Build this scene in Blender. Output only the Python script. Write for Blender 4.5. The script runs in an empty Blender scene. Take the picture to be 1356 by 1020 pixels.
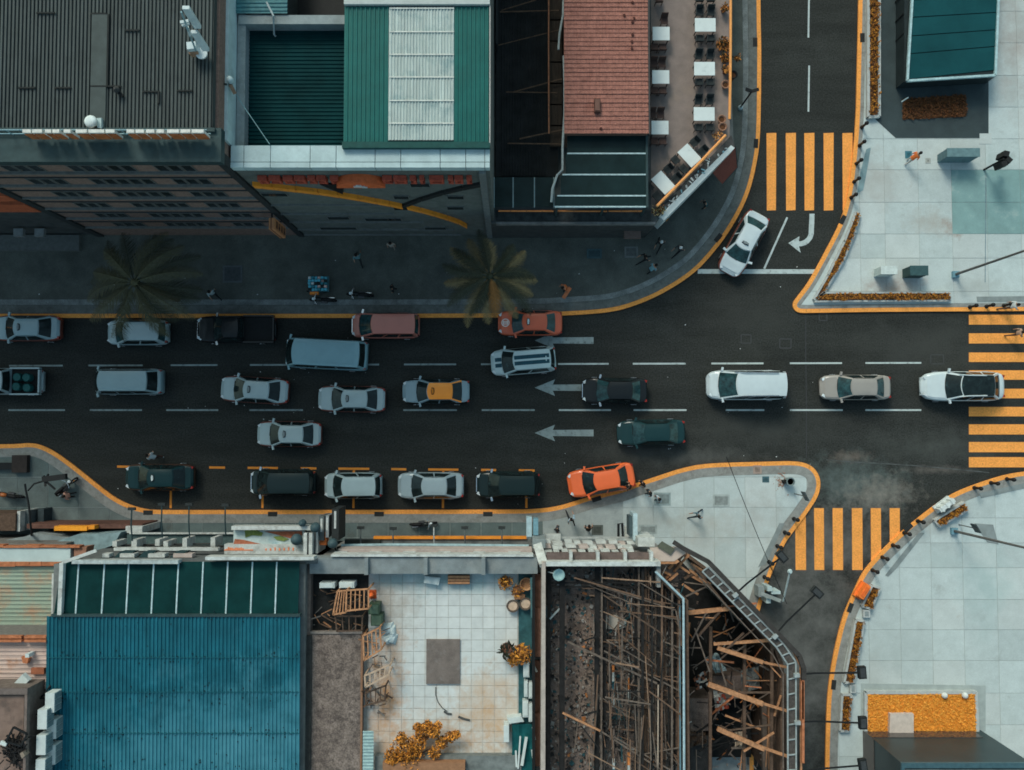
import bpy, bmesh, math, random
from mathutils import Vector, Matrix
R = math.radians
rnd = random.Random(7)
sc = bpy.context.scene
COL = sc.collection

# ------------------------------------------------------------------ camera
F, CX, CY, CAMH = 1200.0, 678.0, 510.0, 60.0
TILT = math.atan(55.0 / F)
cd = bpy.data.cameras.new('camera'); cam = bpy.data.objects.new('camera', cd); COL.objects.link(cam)
cam.location = (0, 0, CAMH); cam.rotation_euler = (TILT, 0, 0)
cd.sensor_fit = 'HORIZONTAL'; cd.sensor_width = 36.0; cd.lens = 36.0 * F / 1356.0
cd.clip_start = 0.5; cd.clip_end = 3000
sc.camera = cam
sc.render.resolution_x, sc.render.resolution_y = 1024, 770

# ------------------------------------------------------------------ sky and sun
SUN_EL, SUN_AZ = 43.0, -25.0           # sun stands in the north-north-west (north = up in the photo)
w = bpy.data.worlds.new('World'); sc.world = w; w.use_nodes = True
nt = w.node_tree; nt.nodes.clear()
sky = nt.nodes.new('ShaderNodeTexSky'); sky.sky_type = 'NISHITA'; sky.sun_disc = False
sky.sun_elevation = R(SUN_EL); sky.sun_rotation = R(SUN_AZ)
sky.air_density = 1.0; sky.dust_density = 2.2; sky.ozone_density = 0.6
bg = nt.nodes.new('ShaderNodeBackground'); bg.inputs[1].default_value = 0.15
wo = nt.nodes.new('ShaderNodeOutputWorld')
tint = nt.nodes.new('ShaderNodeMixRGB'); tint.blend_type = 'MULTIPLY'; tint.inputs[0].default_value = 1.0; tint.inputs[2].default_value = (0.93, 1.09, 0.90, 1)   # teal cast of the air
nt.links.new(sky.outputs[0], tint.inputs[1]); nt.links.new(tint.outputs[0], bg.inputs[0]); nt.links.new(bg.outputs[0], wo.inputs[0])
sd = bpy.data.lights.new('sun', 'SUN'); sd.energy = 1.25; sd.angle = R(17.0); sd.color = (1.0, 0.965, 0.91)
sun = bpy.data.objects.new('sun', sd); COL.objects.link(sun)
_s = Vector((math.sin(R(SUN_AZ)) * math.cos(R(SUN_EL)), math.cos(R(SUN_AZ)) * math.cos(R(SUN_EL)), math.sin(R(SUN_EL))))
sun.rotation_euler = (-_s).to_track_quat('-Z', 'Y').to_euler(); sun.location = _s * 120
sc.view_settings.view_transform = 'Standard'; sc.view_settings.look = 'None'
sc.view_settings.gamma = 1.0; sc.view_settings.use_curve_mapping = False
sc.view_settings.exposure = 0.32
sc.cycles.filter_width = 1.7

# ------------------------------------------------------------------ survey: photo point at a known height -> place on the ground plan
_c, _s1 = math.cos(TILT), math.sin(TILT)
def P(px, py, z=0.0):
    dx, dy, dz = (px - CX) / F, -(py - CY) / F, -1.0
    y, zz = dy * _c - dz * _s1, dy * _s1 + dz * _c
    t = (CAMH - z) / -zz
    return (dx * t, y * t)
def P3(px, py, z=0.0):
    x, y = P(px, py, z); return Vector((x, y, z))
def PL(pts, z=0.0): return [P(x, y, z) for x, y in pts]

# ------------------------------------------------------------------ materials
_mc = {}
def M(name, col, rough=0.75, var=0.18, scale=4.0, metal=0.0, bump=0.0, bscale=30.0, dirt_glint=None, coat=0.0,
      rand=0.0, trans=0.0, spec=0.18, stretch=None, fleck=0.0, fsc=26):
    """principled material: noise varied colour, optional dirt=(colour, amount 0..1, scale), per object random value; the patch colour also paints car glass highlights"""
    if name in _mc: return _mc[name]
    m = bpy.data.materials.new(name); m.use_nodes = True; n = m.node_tree.nodes; l = m.node_tree.links
    b = n['Principled BSDF']; b.inputs['Roughness'].default_value = rough; b.inputs['Metallic'].default_value = metal
    b.inputs['Specular IOR Level'].default_value = spec
    if coat: b.inputs['Coat Weight'].default_value = coat; b.inputs['Coat Roughness'].default_value = 0.08
    if trans: b.inputs['Transmission Weight'].default_value = trans
    g = n.new('ShaderNodeNewGeometry'); src = g.outputs['Position']
    if stretch:
        mp = n.new('ShaderNodeMapping'); mp.inputs['Scale'].default_value = stretch; l.new(src, mp.inputs[0]); src = mp.outputs[0]
    c4 = lambda c, k=1.0: (min(c[0] * k, 1), min(c[1] * k, 1), min(c[2] * k, 1), 1)
    nz = n.new('ShaderNodeTexNoise'); nz.inputs['Scale'].default_value = scale; nz.inputs['Detail'].default_value = 6
    nz.inputs['Roughness'].default_value = 0.65; l.new(src, nz.inputs['Vector'])
    rp = n.new('ShaderNodeValToRGB'); rp.color_ramp.elements[0].position = 0.32; rp.color_ramp.elements[1].position = 0.68
    rp.color_ramp.elements[0].color = c4(col, 1 - var); rp.color_ramp.elements[1].color = c4(col, 1 + var)
    l.new(nz.outputs[0], rp.inputs[0]); out = rp.outputs[0]
    if dirt_glint:
        dc, amt, dsc = dirt_glint
        n2 = n.new('ShaderNodeTexNoise'); n2.inputs['Scale'].default_value = dsc; n2.inputs['Detail'].default_value = 8
        n2.inputs['Roughness'].default_value = 0.7; l.new(g.outputs['Position'], n2.inputs['Vector'])
        r2 = n.new('ShaderNodeValToRGB'); r2.color_ramp.elements[0].position = 0.72 - 0.42 * amt; r2.color_ramp.elements[1].position = 0.86 - 0.3 * amt
        r2.color_ramp.elements[0].color = (0, 0, 0, 1); r2.color_ramp.elements[1].color = (1, 1, 1, 1); l.new(n2.outputs[0], r2.inputs[0])
        mx = n.new('ShaderNodeMixRGB'); mx.inputs[2].default_value = (*dc, 1); l.new(r2.outputs[0], mx.inputs[0]); l.new(out, mx.inputs[1]); out = mx.outputs[0]
    if fleck:
        n3 = n.new('ShaderNodeTexNoise'); n3.inputs['Scale'].default_value = fsc; n3.inputs['Detail'].default_value = 3; l.new(g.outputs['Position'], n3.inputs['Vector'])
        h3 = n.new('ShaderNodeMapRange'); h3.inputs[1].default_value = 0.3; h3.inputs[2].default_value = 0.7; h3.inputs[3].default_value = 1 - fleck; h3.inputs[4].default_value = 1 + fleck
        l.new(n3.outputs[0], h3.inputs[0])
        hf = n.new('ShaderNodeHueSaturation'); l.new(h3.outputs[0], hf.inputs['Value']); l.new(out, hf.inputs['Color']); out = hf.outputs[0]
    if rand:
        oi = n.new('ShaderNodeObjectInfo'); mr = n.new('ShaderNodeMapRange'); mr.inputs[3].default_value = 1 - rand; mr.inputs[4].default_value = 1 + rand
        l.new(oi.outputs['Random'], mr.inputs[0]); hs = n.new('ShaderNodeHueSaturation'); l.new(mr.outputs[0], hs.inputs['Value']); l.new(out, hs.inputs['Color']); out = hs.outputs[0]
    l.new(out, b.inputs['Base Color'])
    if bump:
        nb = n.new('ShaderNodeTexNoise'); nb.inputs['Scale'].default_value = bscale; nb.inputs['Detail'].default_value = 4; l.new(src, nb.inputs['Vector'])
        bp = n.new('ShaderNodeBump'); bp.inputs['Strength'].default_value = bump; bp.inputs['Distance'].default_value = 0.05
        l.new(nb.outputs[0], bp.inputs['Height']); l.new(bp.outputs[0], b.inputs['Normal'])
    _mc[name] = m
    return m

def blobs(m, lst, z=0.0):
    """patches of colour with a shape and place of their own, for wear, silt, stains and painted light: (photo x, y, radius x, radius y, colour, amount, grain)"""
    n = m.node_tree.nodes; l = m.node_tree.links; b = n['Principled BSDF']; out = b.inputs['Base Color'].links[0].from_socket; g = n.new('ShaderNodeNewGeometry')
    for px, py, rx, ry, col, amt, s_ in lst:
        x, y = P(px, py, z)
        mp = n.new('ShaderNodeMapping'); mp.inputs['Location'].default_value = (-x / rx, -y / ry, 0); mp.inputs['Scale'].default_value = (1 / rx, 1 / ry, 0); l.new(g.outputs['Position'], mp.inputs[0])
        ln = n.new('ShaderNodeVectorMath'); ln.operation = 'LENGTH'; l.new(mp.outputs[0], ln.inputs[0])
        nz = n.new('ShaderNodeTexNoise'); nz.inputs['Scale'].default_value = s_; nz.inputs['Detail'].default_value = 8; nz.inputs['Roughness'].default_value = 0.72; l.new(g.outputs['Position'], nz.inputs['Vector'])
        a = n.new('ShaderNodeMath'); a.operation = 'MULTIPLY_ADD'; a.inputs[1].default_value = 2.7; l.new(nz.outputs[0], a.inputs[0]); l.new(ln.outputs['Value'], a.inputs[2])
        r = n.new('ShaderNodeMapRange'); r.inputs[1].default_value = 2.33; r.inputs[2].default_value = 1.15; r.inputs[3].default_value = 0; r.inputs[4].default_value = amt; l.new(a.outputs[0], r.inputs[0])
        mx = n.new('ShaderNodeMixRGB'); mx.inputs[2].default_value = (*col, 1); l.new(r.outputs[0], mx.inputs[0]); l.new(out, mx.inputs[1]); out = mx.outputs[0]
    l.new(out, b.inputs['Base Color']); return m
def asphalt_mat():
    m = M('asphalt', (0.0325, 0.0345, 0.032), 0.9, 0.2, 0.5, bump=0.25, bscale=45, fleck=0.4, fsc=11, spec=0.1, stretch=(0.25, 1.6, 1), dirt_glint=((0.044, 0.047, 0.044), 0.42, 0.22))
    return blobs(m, [(1125, 640, 4.6, 2.2, (0.105, 0.13, 0.125), 0.95, 1.1), (1165, 655, 3.0, 1.6, (0.26, 0.235, 0.205), 0.7, 1.6), (1125, 605, 1.8, .5, (0.20, 0.16, 0.135), .6, 2.0), (1240, 622, 3, .35, (0.16, 0.14, 0.125), .6, 1.8),
            (930, 605, 4.5, 0.8, (0.10, 0.10, 0.094), 0.7, 1.1), (1060, 850, 4.5, 9.0, (0.145, 0.145, 0.138), 0.9, 0.6), (1100, 715, 5.0, 3.2, (0.135, 0.125, 0.116), 0.9, 1.1),
            (1010, 570, 7, 1.5, (0.060, 0.063, 0.058), 0.7, 0.7), (1230, 460, 7, 2.4, (0.056, 0.058, 0.054), 0.7, 0.6), (1240, 590, 6, 1.4, (0.08, 0.086, 0.08), 0.7, 0.8), (1000, 420, 4, 3, (0.05, 0.052, 0.048), 0.6, 0.6), (850, 600, 5, 1, (0.075, 0.078, 0.073), 0.6, 0.9), (480, 600, 9, .5, (0.026, 0.027, 0.025), 0.6, 0.7), (700, 540, 9, .6, (0.026, 0.027, 0.025), 0.5, 0.7)])

# ------------------------------------------------------------------ mesh builder
ORG = {}
class MB:
    def __init__(s): s.v = []; s.f = []; s.mi = []; s.sm = False
    def add(s, vs, fs, m=0):
        o = len(s.v); s.v += [tuple(v) for v in vs]
        for f in fs: s.f.append([i + o for i in f]); s.mi.append(m)
        return s
    def box(s, x0, x1, y0, y1, z0, z1, m=0):
        return s.add([(x0, y0, z0), (x1, y0, z0), (x1, y1, z0), (x0, y1, z0), (x0, y0, z1), (x1, y0, z1), (x1, y1, z1), (x0, y1, z1)],
                     [(0, 3, 2, 1), (4, 5, 6, 7), (0, 1, 5, 4), (1, 2, 6, 5), (2, 3, 7, 6), (3, 0, 4, 7)], m)
    def obox(s, cx, cy, z0, z1, lx, ly, ang=0.0, m=0):
        c, q = math.cos(ang), math.sin(ang); hx, hy = lx / 2, ly / 2
        p = [(cx + a * c - b * q, cy + a * q + b * c) for a, b in ((-hx, -hy), (hx, -hy), (hx, hy), (-hx, hy))]
        return s.prism(p, z0, z1, m)
    def prism(s, poly, z0, z1, m=0):
        a = sum(poly[i][0] * poly[(i + 1) % len(poly)][1] - poly[(i + 1) % len(poly)][0] * poly[i][1] for i in range(len(poly)))
        if a < 0: poly = poly[::-1]
        n = len(poly); vs = [(x, y, z0) for x, y in poly] + [(x, y, z1) for x, y in poly]
        fs = [list(range(n))[::-1], list(range(n, 2 * n))] + [(i, (i + 1) % n, n + (i + 1) % n, n + i) for i in range(n)]
        return s.add(vs, fs, m)
    def beam(s, p, q, w=0.1, h=None, m=0):
        p, q = Vector(p), Vector(q); h = w if h is None else h; d = q - p
        if d.length < 1e-5: return s
        d.normalize(); up = Vector((0, 0, 1)) if abs(d.z) < 0.95 else Vector((0, 1, 0))
        a = d.cross(up).normalized(); b = a.cross(d).normalized(); a *= w / 2; b *= h / 2
        vs = [p - a - b, p + a - b, p + a + b, p - a + b, q - a - b, q + a - b, q + a + b, q - a + b]
        return s.add(vs, [(0, 1, 2, 3), (7, 6, 5, 4), (0, 4, 5, 1), (1, 5, 6, 2), (2, 6, 7, 3), (3, 7, 4, 0)], m)
    def tube(s, pts, r, n=6, m=0):
        pts = [Vector(p) for p in pts]; rs = r if isinstance(r, (list, tuple)) else [r] * len(pts)
        vs = []; fs = []
        for i, p in enumerate(pts):
            d = (pts[min(i + 1, len(pts) - 1)] - pts[max(i - 1, 0)]).normalized()
            up = Vector((0, 0, 1)) if abs(d.z) < 0.9 else Vector((0, 1, 0))
            a = d.cross(up).normalized(); b = a.cross(d)
            for k in range(n):
                t = 2 * math.pi * k / n; vs.append(p + (a * math.cos(t) + b * math.sin(t)) * rs[i])
        for i in range(len(pts) - 1):
            for k in range(n): fs.append((i * n + k, i * n + (k + 1) % n, (i + 1) * n + (k + 1) % n, (i + 1) * n + k))
        fs.append(list(range(n))[::-1]); fs.append(list(range((len(pts) - 1) * n, len(pts) * n)))
        return s.add(vs, fs, m)
    def cyl(s, x, y, z0, z1, r, n=12, m=0, r2=None): return s.lathe([(r, z0), (r if r2 is None else r2, z1)], x, y, n, m)
    def lathe(s, prof, x=0, y=0, n=12, m=0):
        vs = []; fs = []
        for r, z in prof:
            for k in range(n): t = 2 * math.pi * k / n; vs.append((x + r * math.cos(t), y + r * math.sin(t), z))
        for i in range(len(prof) - 1):
            for k in range(n): fs.append((i * n + k, i * n + (k + 1) % n, (i + 1) * n + (k + 1) % n, (i + 1) * n + k))
        fs.append(list(range(n))[::-1]); fs.append(list(range((len(prof) - 1) * n, len(prof) * n)))
        return s.add(vs, fs, m)
    def grid(s, rows, m=0):
        nr, nc = len(rows), len(rows[0])
        return s.add([p for r in rows for p in r], [(i * nc + j, i * nc + j + 1, (i + 1) * nc + j + 1, (i + 1) * nc + j) for i in range(nr - 1) for j in range(nc - 1)], m)
    def quad(s, a, b, c, d, m=0): return s.add([a, b, c, d], [(0, 1, 2, 3)], m)
    def mesh(s, name, mats, smooth=False):
        me = bpy.data.meshes.new(name); me.from_pydata(s.v, [], s.f)
        mats = mats if isinstance(mats, (list, tuple)) else [mats]
        for m in mats: me.materials.append(m)
        if len(mats) > 1: me.polygons.foreach_set('material_index', s.mi)
        if smooth: me.polygons.foreach_set('use_smooth', [True] * len(me.polygons))
        me.update(); return me
    def build(s, name, mats, parent=None, smooth=False, fixn=False):
        if parent is not None:
            o = ORG.get(parent.name, Vector((0, 0, 0)))
            if o.length > 0: s.v = [(v[0] - o.x, v[1] - o.y, v[2] - o.z) for v in s.v]
        me = s.mesh(name, mats, smooth)
        if fixn:
            bm = bmesh.new(); bm.from_mesh(me); bmesh.ops.recalc_face_normals(bm, faces=bm.faces); bm.to_mesh(me); bm.free()
        ob = bpy.data.objects.new(name, me); COL.objects.link(ob)
        if parent is not None: ob.parent = parent; ORG[ob.name] = ORG.get(parent.name, Vector((0, 0, 0)))
        return ob

def tag(o, label, cat, group=None):
    o['label'] = label; o['category'] = cat
    if group: o['group'] = group
    return o
def thing(name, label, cat, loc=(0, 0, 0), group=None, rz=0.0):
    e = bpy.data.objects.new(name, None); COL.objects.link(e); e.empty_display_size = 0.3
    e.location = loc; e.rotation_euler = (0, 0, rz); ORG[e.name] = Vector(loc) if rz == 0 else Vector((0, 0, 0))
    return tag(e, label, cat, group)
def struct(o): o['kind'] = 'structure'; return o
def stuff(o): o['kind'] = 'stuff'; return o
def inst(me, name, parent, loc=(0, 0, 0), rot=(0, 0, 0), scale=(1, 1, 1)):
    ob = bpy.data.objects.new(name, me); COL.objects.link(ob)
    o = ORG.get(parent.name, Vector((0, 0, 0))) if parent else Vector((0, 0, 0))
    ob.location = Vector(loc) - o; ob.rotation_euler = rot; ob.scale = scale
    if parent: ob.parent = parent; ORG[ob.name] = Vector((0, 0, 0))
    return ob
def copy_tree(o, parent=None):
    c = o.copy(); COL.objects.link(c); c.parent = parent
    for ch in o.children: copy_tree(ch, c)
    return c

def smooth_path(pts, n=6):
    out = []
    for i in range(len(pts) - 1):
        p0, p1, p2, p3 = (Vector(pts[max(i - 1, 0)]), Vector(pts[i]), Vector(pts[i + 1]), Vector(pts[min(i + 2, len(pts) - 1)]))
        for k in range(n):
            t = k / n
            out.append(0.5 * ((2 * p1) + (p2 - p0) * t + (2 * p0 - 5 * p1 + 4 * p2 - p3) * t * t + (3 * p1 - p0 - 3 * p2 + p3) * t ** 3))
    out.append(Vector(pts[-1])); return out
def offset(path, d):
    """shift a plan path to its left (d > 0)"""
    out = []
    for i, p in enumerate(path):
        t = (path[min(i + 1, len(path) - 1)] - path[max(i - 1, 0)]); t = Vector((t[0], t[1])).normalized()
        out.append((p[0] - t.y * d, p[1] + t.x * d))
    return out
def inset(path, d):
    return [p for p in offset(path, d) if min((p[0] - q[0]) ** 2 + (p[1] - q[1]) ** 2 for q in path) > (0.93 * d) ** 2]
def strip(mb, path, d0, d1, z0, z1, m=0):
    a, b = offset(path, d0), offset(path, d1)
    for i in range(len(path) - 1):
        if (a[i + 1][0] - a[i][0]) * (b[i + 1][0] - b[i][0]) + (a[i + 1][1] - a[i][1]) * (b[i + 1][1] - b[i][1]) <= 0: continue
        q = [a[i], a[i + 1], b[i + 1], b[i]]
        mb.add([(x, y, z0) for x, y in q] + [(x, y, z1) for x, y in q], [(4, 5, 6, 7) if d1 > d0 else (7, 6, 5, 4), (0, 1, 5, 4), (2, 3, 7, 6)], m)
def clip_rect(poly, x0, y0, x1, y1):
    def cl(p, ins, itr):
        o = []
        for i in range(len(p)):
            a, b = p[i - 1], p[i]; ia, ib = ins(a), ins(b)
            if ib:
                if not ia: o.append(itr(a, b))
                o.append(b)
            elif ia: o.append(itr(a, b))
        return o
    ix = lambda X: (lambda a, b: (X, a[1] + (b[1] - a[1]) * (X - a[0]) / (b[0] - a[0])))
    iy = lambda Y: (lambda a, b: (a[0] + (b[0] - a[0]) * (Y - a[1]) / (b[1] - a[1]), Y))
    p = [tuple(q) for q in poly]
    for ins, itr in ((lambda a: a[0] >= x0, ix(x0)), (lambda a: a[0] <= x1, ix(x1)), (lambda a: a[1] >= y0, iy(y0)), (lambda a: a[1] <= y1, iy(y1))):
        if p: p = cl(p, ins, itr)
    return p
def area(p): return 0.5 * abs(sum(p[i - 1][0] * p[i][1] - p[i][0] * p[i - 1][1] for i in range(len(p))))
def slabs(parent, poly, xs, ys, z0, z1, mats, gap=0.026, name='paving_slab', jit=0.004, pick=None):
    n = 0
    for i in range(len(xs) - 1):
        for j in range(len(ys) - 1):
            p = clip_rect(poly, xs[i] + gap / 2, ys[j] + gap / 2, xs[i + 1] - gap / 2, ys[j + 1] - gap / 2)
            q = []
            for a in p:
                if not q or (a[0] - q[-1][0]) ** 2 + (a[1] - q[-1][1]) ** 2 > 1e-5: q.append(a)
            if len(q) < 3 or area(q) < 0.05: continue
            m = pick(0.5 * (xs[i] + xs[i + 1]), 0.5 * (ys[j] + ys[j + 1])) if pick else None
            MB().prism(q, z0, z1 + rnd.uniform(-jit, jit)).build(name, m or rnd.choice(mats), parent); n += 1
    return n
ORD = ['first', 'second', 'third', 'fourth', 'fifth', 'sixth', 'seventh', 'eighth', 'ninth', 'tenth', 'eleventh', 'twelfth', 'thirteenth']
# ================================================================== THE SETTING
ASPH = asphalt_mat()
ORANGE = M('orange_road_paint', (0.86, 0.335, 0.075), 0.7, 0.1, 1.5, dirt_glint=((0.40, 0.17, 0.05), 0.34, 3.0), fleck=0.16, fsc=9)
WHITEP = M('white_road_paint', (0.44, 0.50, 0.495), 0.7, 0.12, 2.0, dirt_glint=((0.12, 0.13, 0.13), 0.45, 3.0))
DULLP = M('faded_white_road_paint', (0.25, 0.30, 0.30), 0.75, 0.15, 2.0, dirt_glint=((0.06, 0.07, 0.075), 0.45, 3.0))
PAVE_BASE = M('pavement_joint', (0.36, 0.385, 0.375), 0.9, 0.2, 2)
KERBST = M('kerb_stone', (0.25, 0.25, 0.235), 0.85, 0.2, 3, bump=0.2, dirt_glint=((0.14, 0.12, 0.105), 0.4, 1.2), fleck=0.12)
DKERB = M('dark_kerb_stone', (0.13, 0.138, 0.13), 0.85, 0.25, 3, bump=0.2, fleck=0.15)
DPAVE = M('dark_setts_pavement', (0.094, 0.100, 0.088), 0.85, 0.28, 0.5, bump=0.35, bscale=30, fleck=0.3, dirt_glint=((0.06, 0.066, 0.062), 0.45, 0.35))
CONC = [M('pale_concrete_slab_a', (0.455, 0.51, 0.505), 0.85, 0.07, 1.2, bump=0.08, rand=0.06, fleck=0.09, dirt_glint=((0.36, 0.37, 0.35), 0.25, 0.9)),
        M('pale_concrete_slab_b', (0.445, 0.50, 0.495), 0.85, 0.08, 1.5, bump=0.08, rand=0.065, fleck=0.09, dirt_glint=((0.33, 0.36, 0.35), 0.3, 0.7)),
        M('pale_concrete_slab_c', (0.475, 0.515, 0.505), 0.85, 0.07, 1.0, bump=0.08, rand=0.06, fleck=0.09, dirt_glint=((0.38, 0.35, 0.31), 0.25, 1.1))]
TEALS = M('teal_stained_slab', (0.20, 0.315, 0.31), 0.85, 0.14, 0.8, bump=0.08, rand=0.08, fleck=0.06, dirt_glint=((0.36, 0.42, 0.40), 0.35, 0.8))
SHADS = [M('grey_teal_slab_a', (0.115, 0.148, 0.145), 0.85, 0.16, 1.0, rand=0.12, bump=0.12, fleck=0.12, dirt_glint=((0.09, 0.095, 0.088), 0.4, 0.8)),
         M('grey_teal_slab_b', (0.135, 0.162, 0.157), 0.85, 0.16, 1.2, rand=0.12, bump=0.12, fleck=0.12, dirt_glint=((0.10, 0.115, 0.112), 0.4, 0.9))]
MIDS = [M('grey_slab', (0.30, 0.33, 0.325), 0.85, 0.12, 1.2, rand=0.08, bump=0.1, fleck=0.08, dirt_glint=((0.20, 0.23, 0.23), 0.4, 0.8))]

struct(MB().add([(-1500, -1500, -0.03), (1500, -1500, -0.03), (1500, 1500, -0.03), (-1500, 1500, -0.03)], [(0, 1, 2, 3)]).build('ground', M('city_ground', (0.11, 0.115, 0.11), 0.9, 0.3, 0.05)))
road = struct(MB().add([(-120, -90, 0), (120, -90, 0), (120, 90, 0), (-120, 90, 0)], [(0, 1, 2, 3)]).build('road', ASPH))

for m_ in CONC: blobs(m_, [(1262, 303, 1.2, .8, (0.27, 0.16, 0.11), .9, 2.0), (1180, 380, 2.4, 1.1, (0.36, 0.27, 0.225), .85, 1.5), (1330, 250, 3.5, 3, (0.25, 0.34, 0.335), .7, .9), (1230, 295, 2, 1.2, (0.36, 0.32, 0.28), .7, 1.4), (1160, 240, 2.0, 2.4, (0.36, 0.345, 0.32), .7, 1.1), (1290, 380, 2.5, .8, (0.35, 0.37, 0.35), .7, 1.3), (1230, 690, 2.0, 1.4, (0.36, 0.38, 0.37), .7, 1.2), (1190, 860, 2.2, 2.4, (0.38, 0.43, 0.425), .7, 1.0), (1000, 690, 2.4, 2.0, (0.36, 0.35, 0.33), .7, 1.3), (1160, 150, 1.2, .6, (0.32, 0.25, 0.2), .6, 1.5), (1345, 60, 1.8, 6, (0.34, 0.29, 0.265), .8, .6), (1300, 770, 2.6, 3.6, (0.36, 0.46, 0.45), .7, .6), (1240, 740, 1.5, 1.0, (0.40, 0.47, 0.46), .6, .8), (860, 690, 3.0, 1.4, (0.33, 0.335, 0.31), .7, .9), (1020, 770, 1.2, 1.4, (0.33, 0.27, 0.22), .7, 1.2), (930, 700, 2.4, 1.4, (0.40, 0.36, 0.31), .5, .9), (1150, 900, 1.2, 3.0, (0.37, 0.39, 0.37), .6, .9)])  # stains, and a long darker pinkish strip at the upper right
def world_path(pts, n=5): return smooth_path([P(x, y, 0.12) for x, y in pts], n)
K_NW = world_path([(-500, 421), (-200, 421), (200, 421), (500, 421), (690, 420), (745, 418), (805, 413.5), (842, 404), (880, 387), (920, 360.5), (950, 328), (972, 296), (990, 260), (1001, 220), (1006.5, 175), (1008, 75), (1007, 0), (1007, -200), (1007, -500)])
K_NE = world_path([(1138, -500), (1138, -100), (1137, 0), (1134.5, 110), (1133.5, 150), (1130, 200), (1123, 255), (1112, 294), (1091, 336), (1071, 372), (1058, 390), (1053, 396.5), (1050.3, 401.5), (1050.2, 406.5), (1052.7, 410.8), (1057, 413.4), (1063, 414.4), (1080, 414.3), (1166, 413), (1341, 412), (1500, 411), (1900, 411)])
K_S = world_path([(998, 1500), (998, 1000), (1000, 850), (1006, 809), (1021, 762), (1038, 723), (1053, 701), (1068, 681), (1081, 661), (1086, 646), (1085, 632), (1078, 620.5), (1066, 613.5), (1048, 611), (1019, 611.5), (942, 614), (905, 620), (870, 631), (840, 641), (820, 648), (780, 658), (742, 669.5), (710, 674), (660, 675), (450, 675.5), (340, 675.5), (215, 675.5), (190, 673.5), (170, 667.5), (150, 657), (125, 638), (100, 618), (75, 600), (55, 590), (37, 587), (0, 588.5), (-200, 589), (-600, 589)])
K_SE = world_path([(1900, 615), (1500, 616), (1400, 620), (1355, 625), (1328, 630), (1296, 640), (1266, 652), (1241, 667), (1216, 686), (1191, 707), (1166, 731), (1143, 758), (1126, 793), (1116, 818), (1108, 848), (1101, 883), (1096, 921), (1094, 966), (1093, 1020), (1093, 1200), (1093, 1500)])
def pavement(name, path, closing, band, bmat, z=0.12, inner_mat=None):
    base = struct(MB().prism([tuple(p) for p in offset(path, 0.05)] + closing, -0.05, z).build(name, inner_mat or PAVE_BASE))
    mb = MB(); strip(mb, path, 0.0, 0.27, 0.0, 0.13); mb.build('painted_kerb', ORANGE, base)
    if band:
        mb = MB(); strip(mb, path, 0.285, 0.285 + band, 0.05, 0.142); mb.build('kerb_stone_band', bmat, base)
    return base
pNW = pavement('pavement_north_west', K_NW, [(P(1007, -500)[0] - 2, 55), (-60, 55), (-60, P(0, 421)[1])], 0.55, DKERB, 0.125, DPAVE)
pNE = pavement('plaza_north_east', K_NE, [(70, P(0, 411)[1]), (70, 55)], 0.22, KERBST)
pS = pavement('pavement_south', K_S, [(-60, P(0, 589)[1]), (-60, -60), (P(998, 0)[0], -60)], 0.55, KERBST)
pSE = pavement('plaza_south_east', K_SE, [(P(1093, 0)[0], -60), (70, -60), (70, P(0, 615)[1])], 0.5, KERBST)
gx = lambda l, y: sorted(P(x, y, 0.14)[0] for x in l)
gy = lambda l: sorted(P(678, y, 0.14)[1] for y in l)
# inner pavement sheets: second light band of setts beside the dark kerb (north-west)
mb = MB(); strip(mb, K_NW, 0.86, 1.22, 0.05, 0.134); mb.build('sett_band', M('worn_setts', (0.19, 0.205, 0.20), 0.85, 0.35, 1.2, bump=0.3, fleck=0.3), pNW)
polyNE = [tuple(p) for p in inset(K_NE, 0.53)] + [(40, P(0, 405)[1]), (40, 40)]
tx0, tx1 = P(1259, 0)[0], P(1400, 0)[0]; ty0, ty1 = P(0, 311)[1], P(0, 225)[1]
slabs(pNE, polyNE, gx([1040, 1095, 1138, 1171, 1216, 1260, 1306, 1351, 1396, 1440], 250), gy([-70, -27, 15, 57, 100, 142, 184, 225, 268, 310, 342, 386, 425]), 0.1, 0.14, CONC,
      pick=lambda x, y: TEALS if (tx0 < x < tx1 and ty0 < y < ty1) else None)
polyS = [tuple(p) for p in inset(K_S, 0.85)] + [(-40, P(0, 592)[1]), (-40, -12), (17, -12)]
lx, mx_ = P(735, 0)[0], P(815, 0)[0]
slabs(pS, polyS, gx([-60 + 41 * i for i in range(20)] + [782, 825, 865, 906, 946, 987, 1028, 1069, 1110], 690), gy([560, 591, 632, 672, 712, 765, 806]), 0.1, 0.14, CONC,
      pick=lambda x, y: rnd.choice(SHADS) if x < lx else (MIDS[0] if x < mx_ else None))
polySE = [tuple(p) for p in offset(K_SE, 0.8)] + [(16.5, -30), (45, -30), (45, P(0, 618)[1])]
slabs(pSE, polySE, gx([1065, 1108, 1150, 1192, 1234, 1276, 1321, 1364, 1406], 800), gy([603, 645, 686, 719, 752, 794, 834, 875, 918, 960, 1002, 1044]), 0.1, 0.14, CONC)
def patch(name, pts, mat, parent, z=0.14, t=0.012):
    return MB().prism(PL(pts, z), z - 0.03, z + t).build(name, mat, parent)
patch('forecourt_paving', [(1159, -200), (1159, 158), (1186, 183), (1309, 183), (1309, -200)], M('dark_granite_forecourt', (0.040, 0.056, 0.060), 0.7, 0.2, 0.8, bump=0.1, fleck=0.2), pNE)
patch('corner_slab', [(1297, 177), (1313, 177), (1313, 191), (1297, 191)], CONC[2], pNE, t=0.02)
TACT = M('tactile_grey', (0.22, 0.25, 0.25), 0.85, 0.15, 2, bump=0.3)
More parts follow.
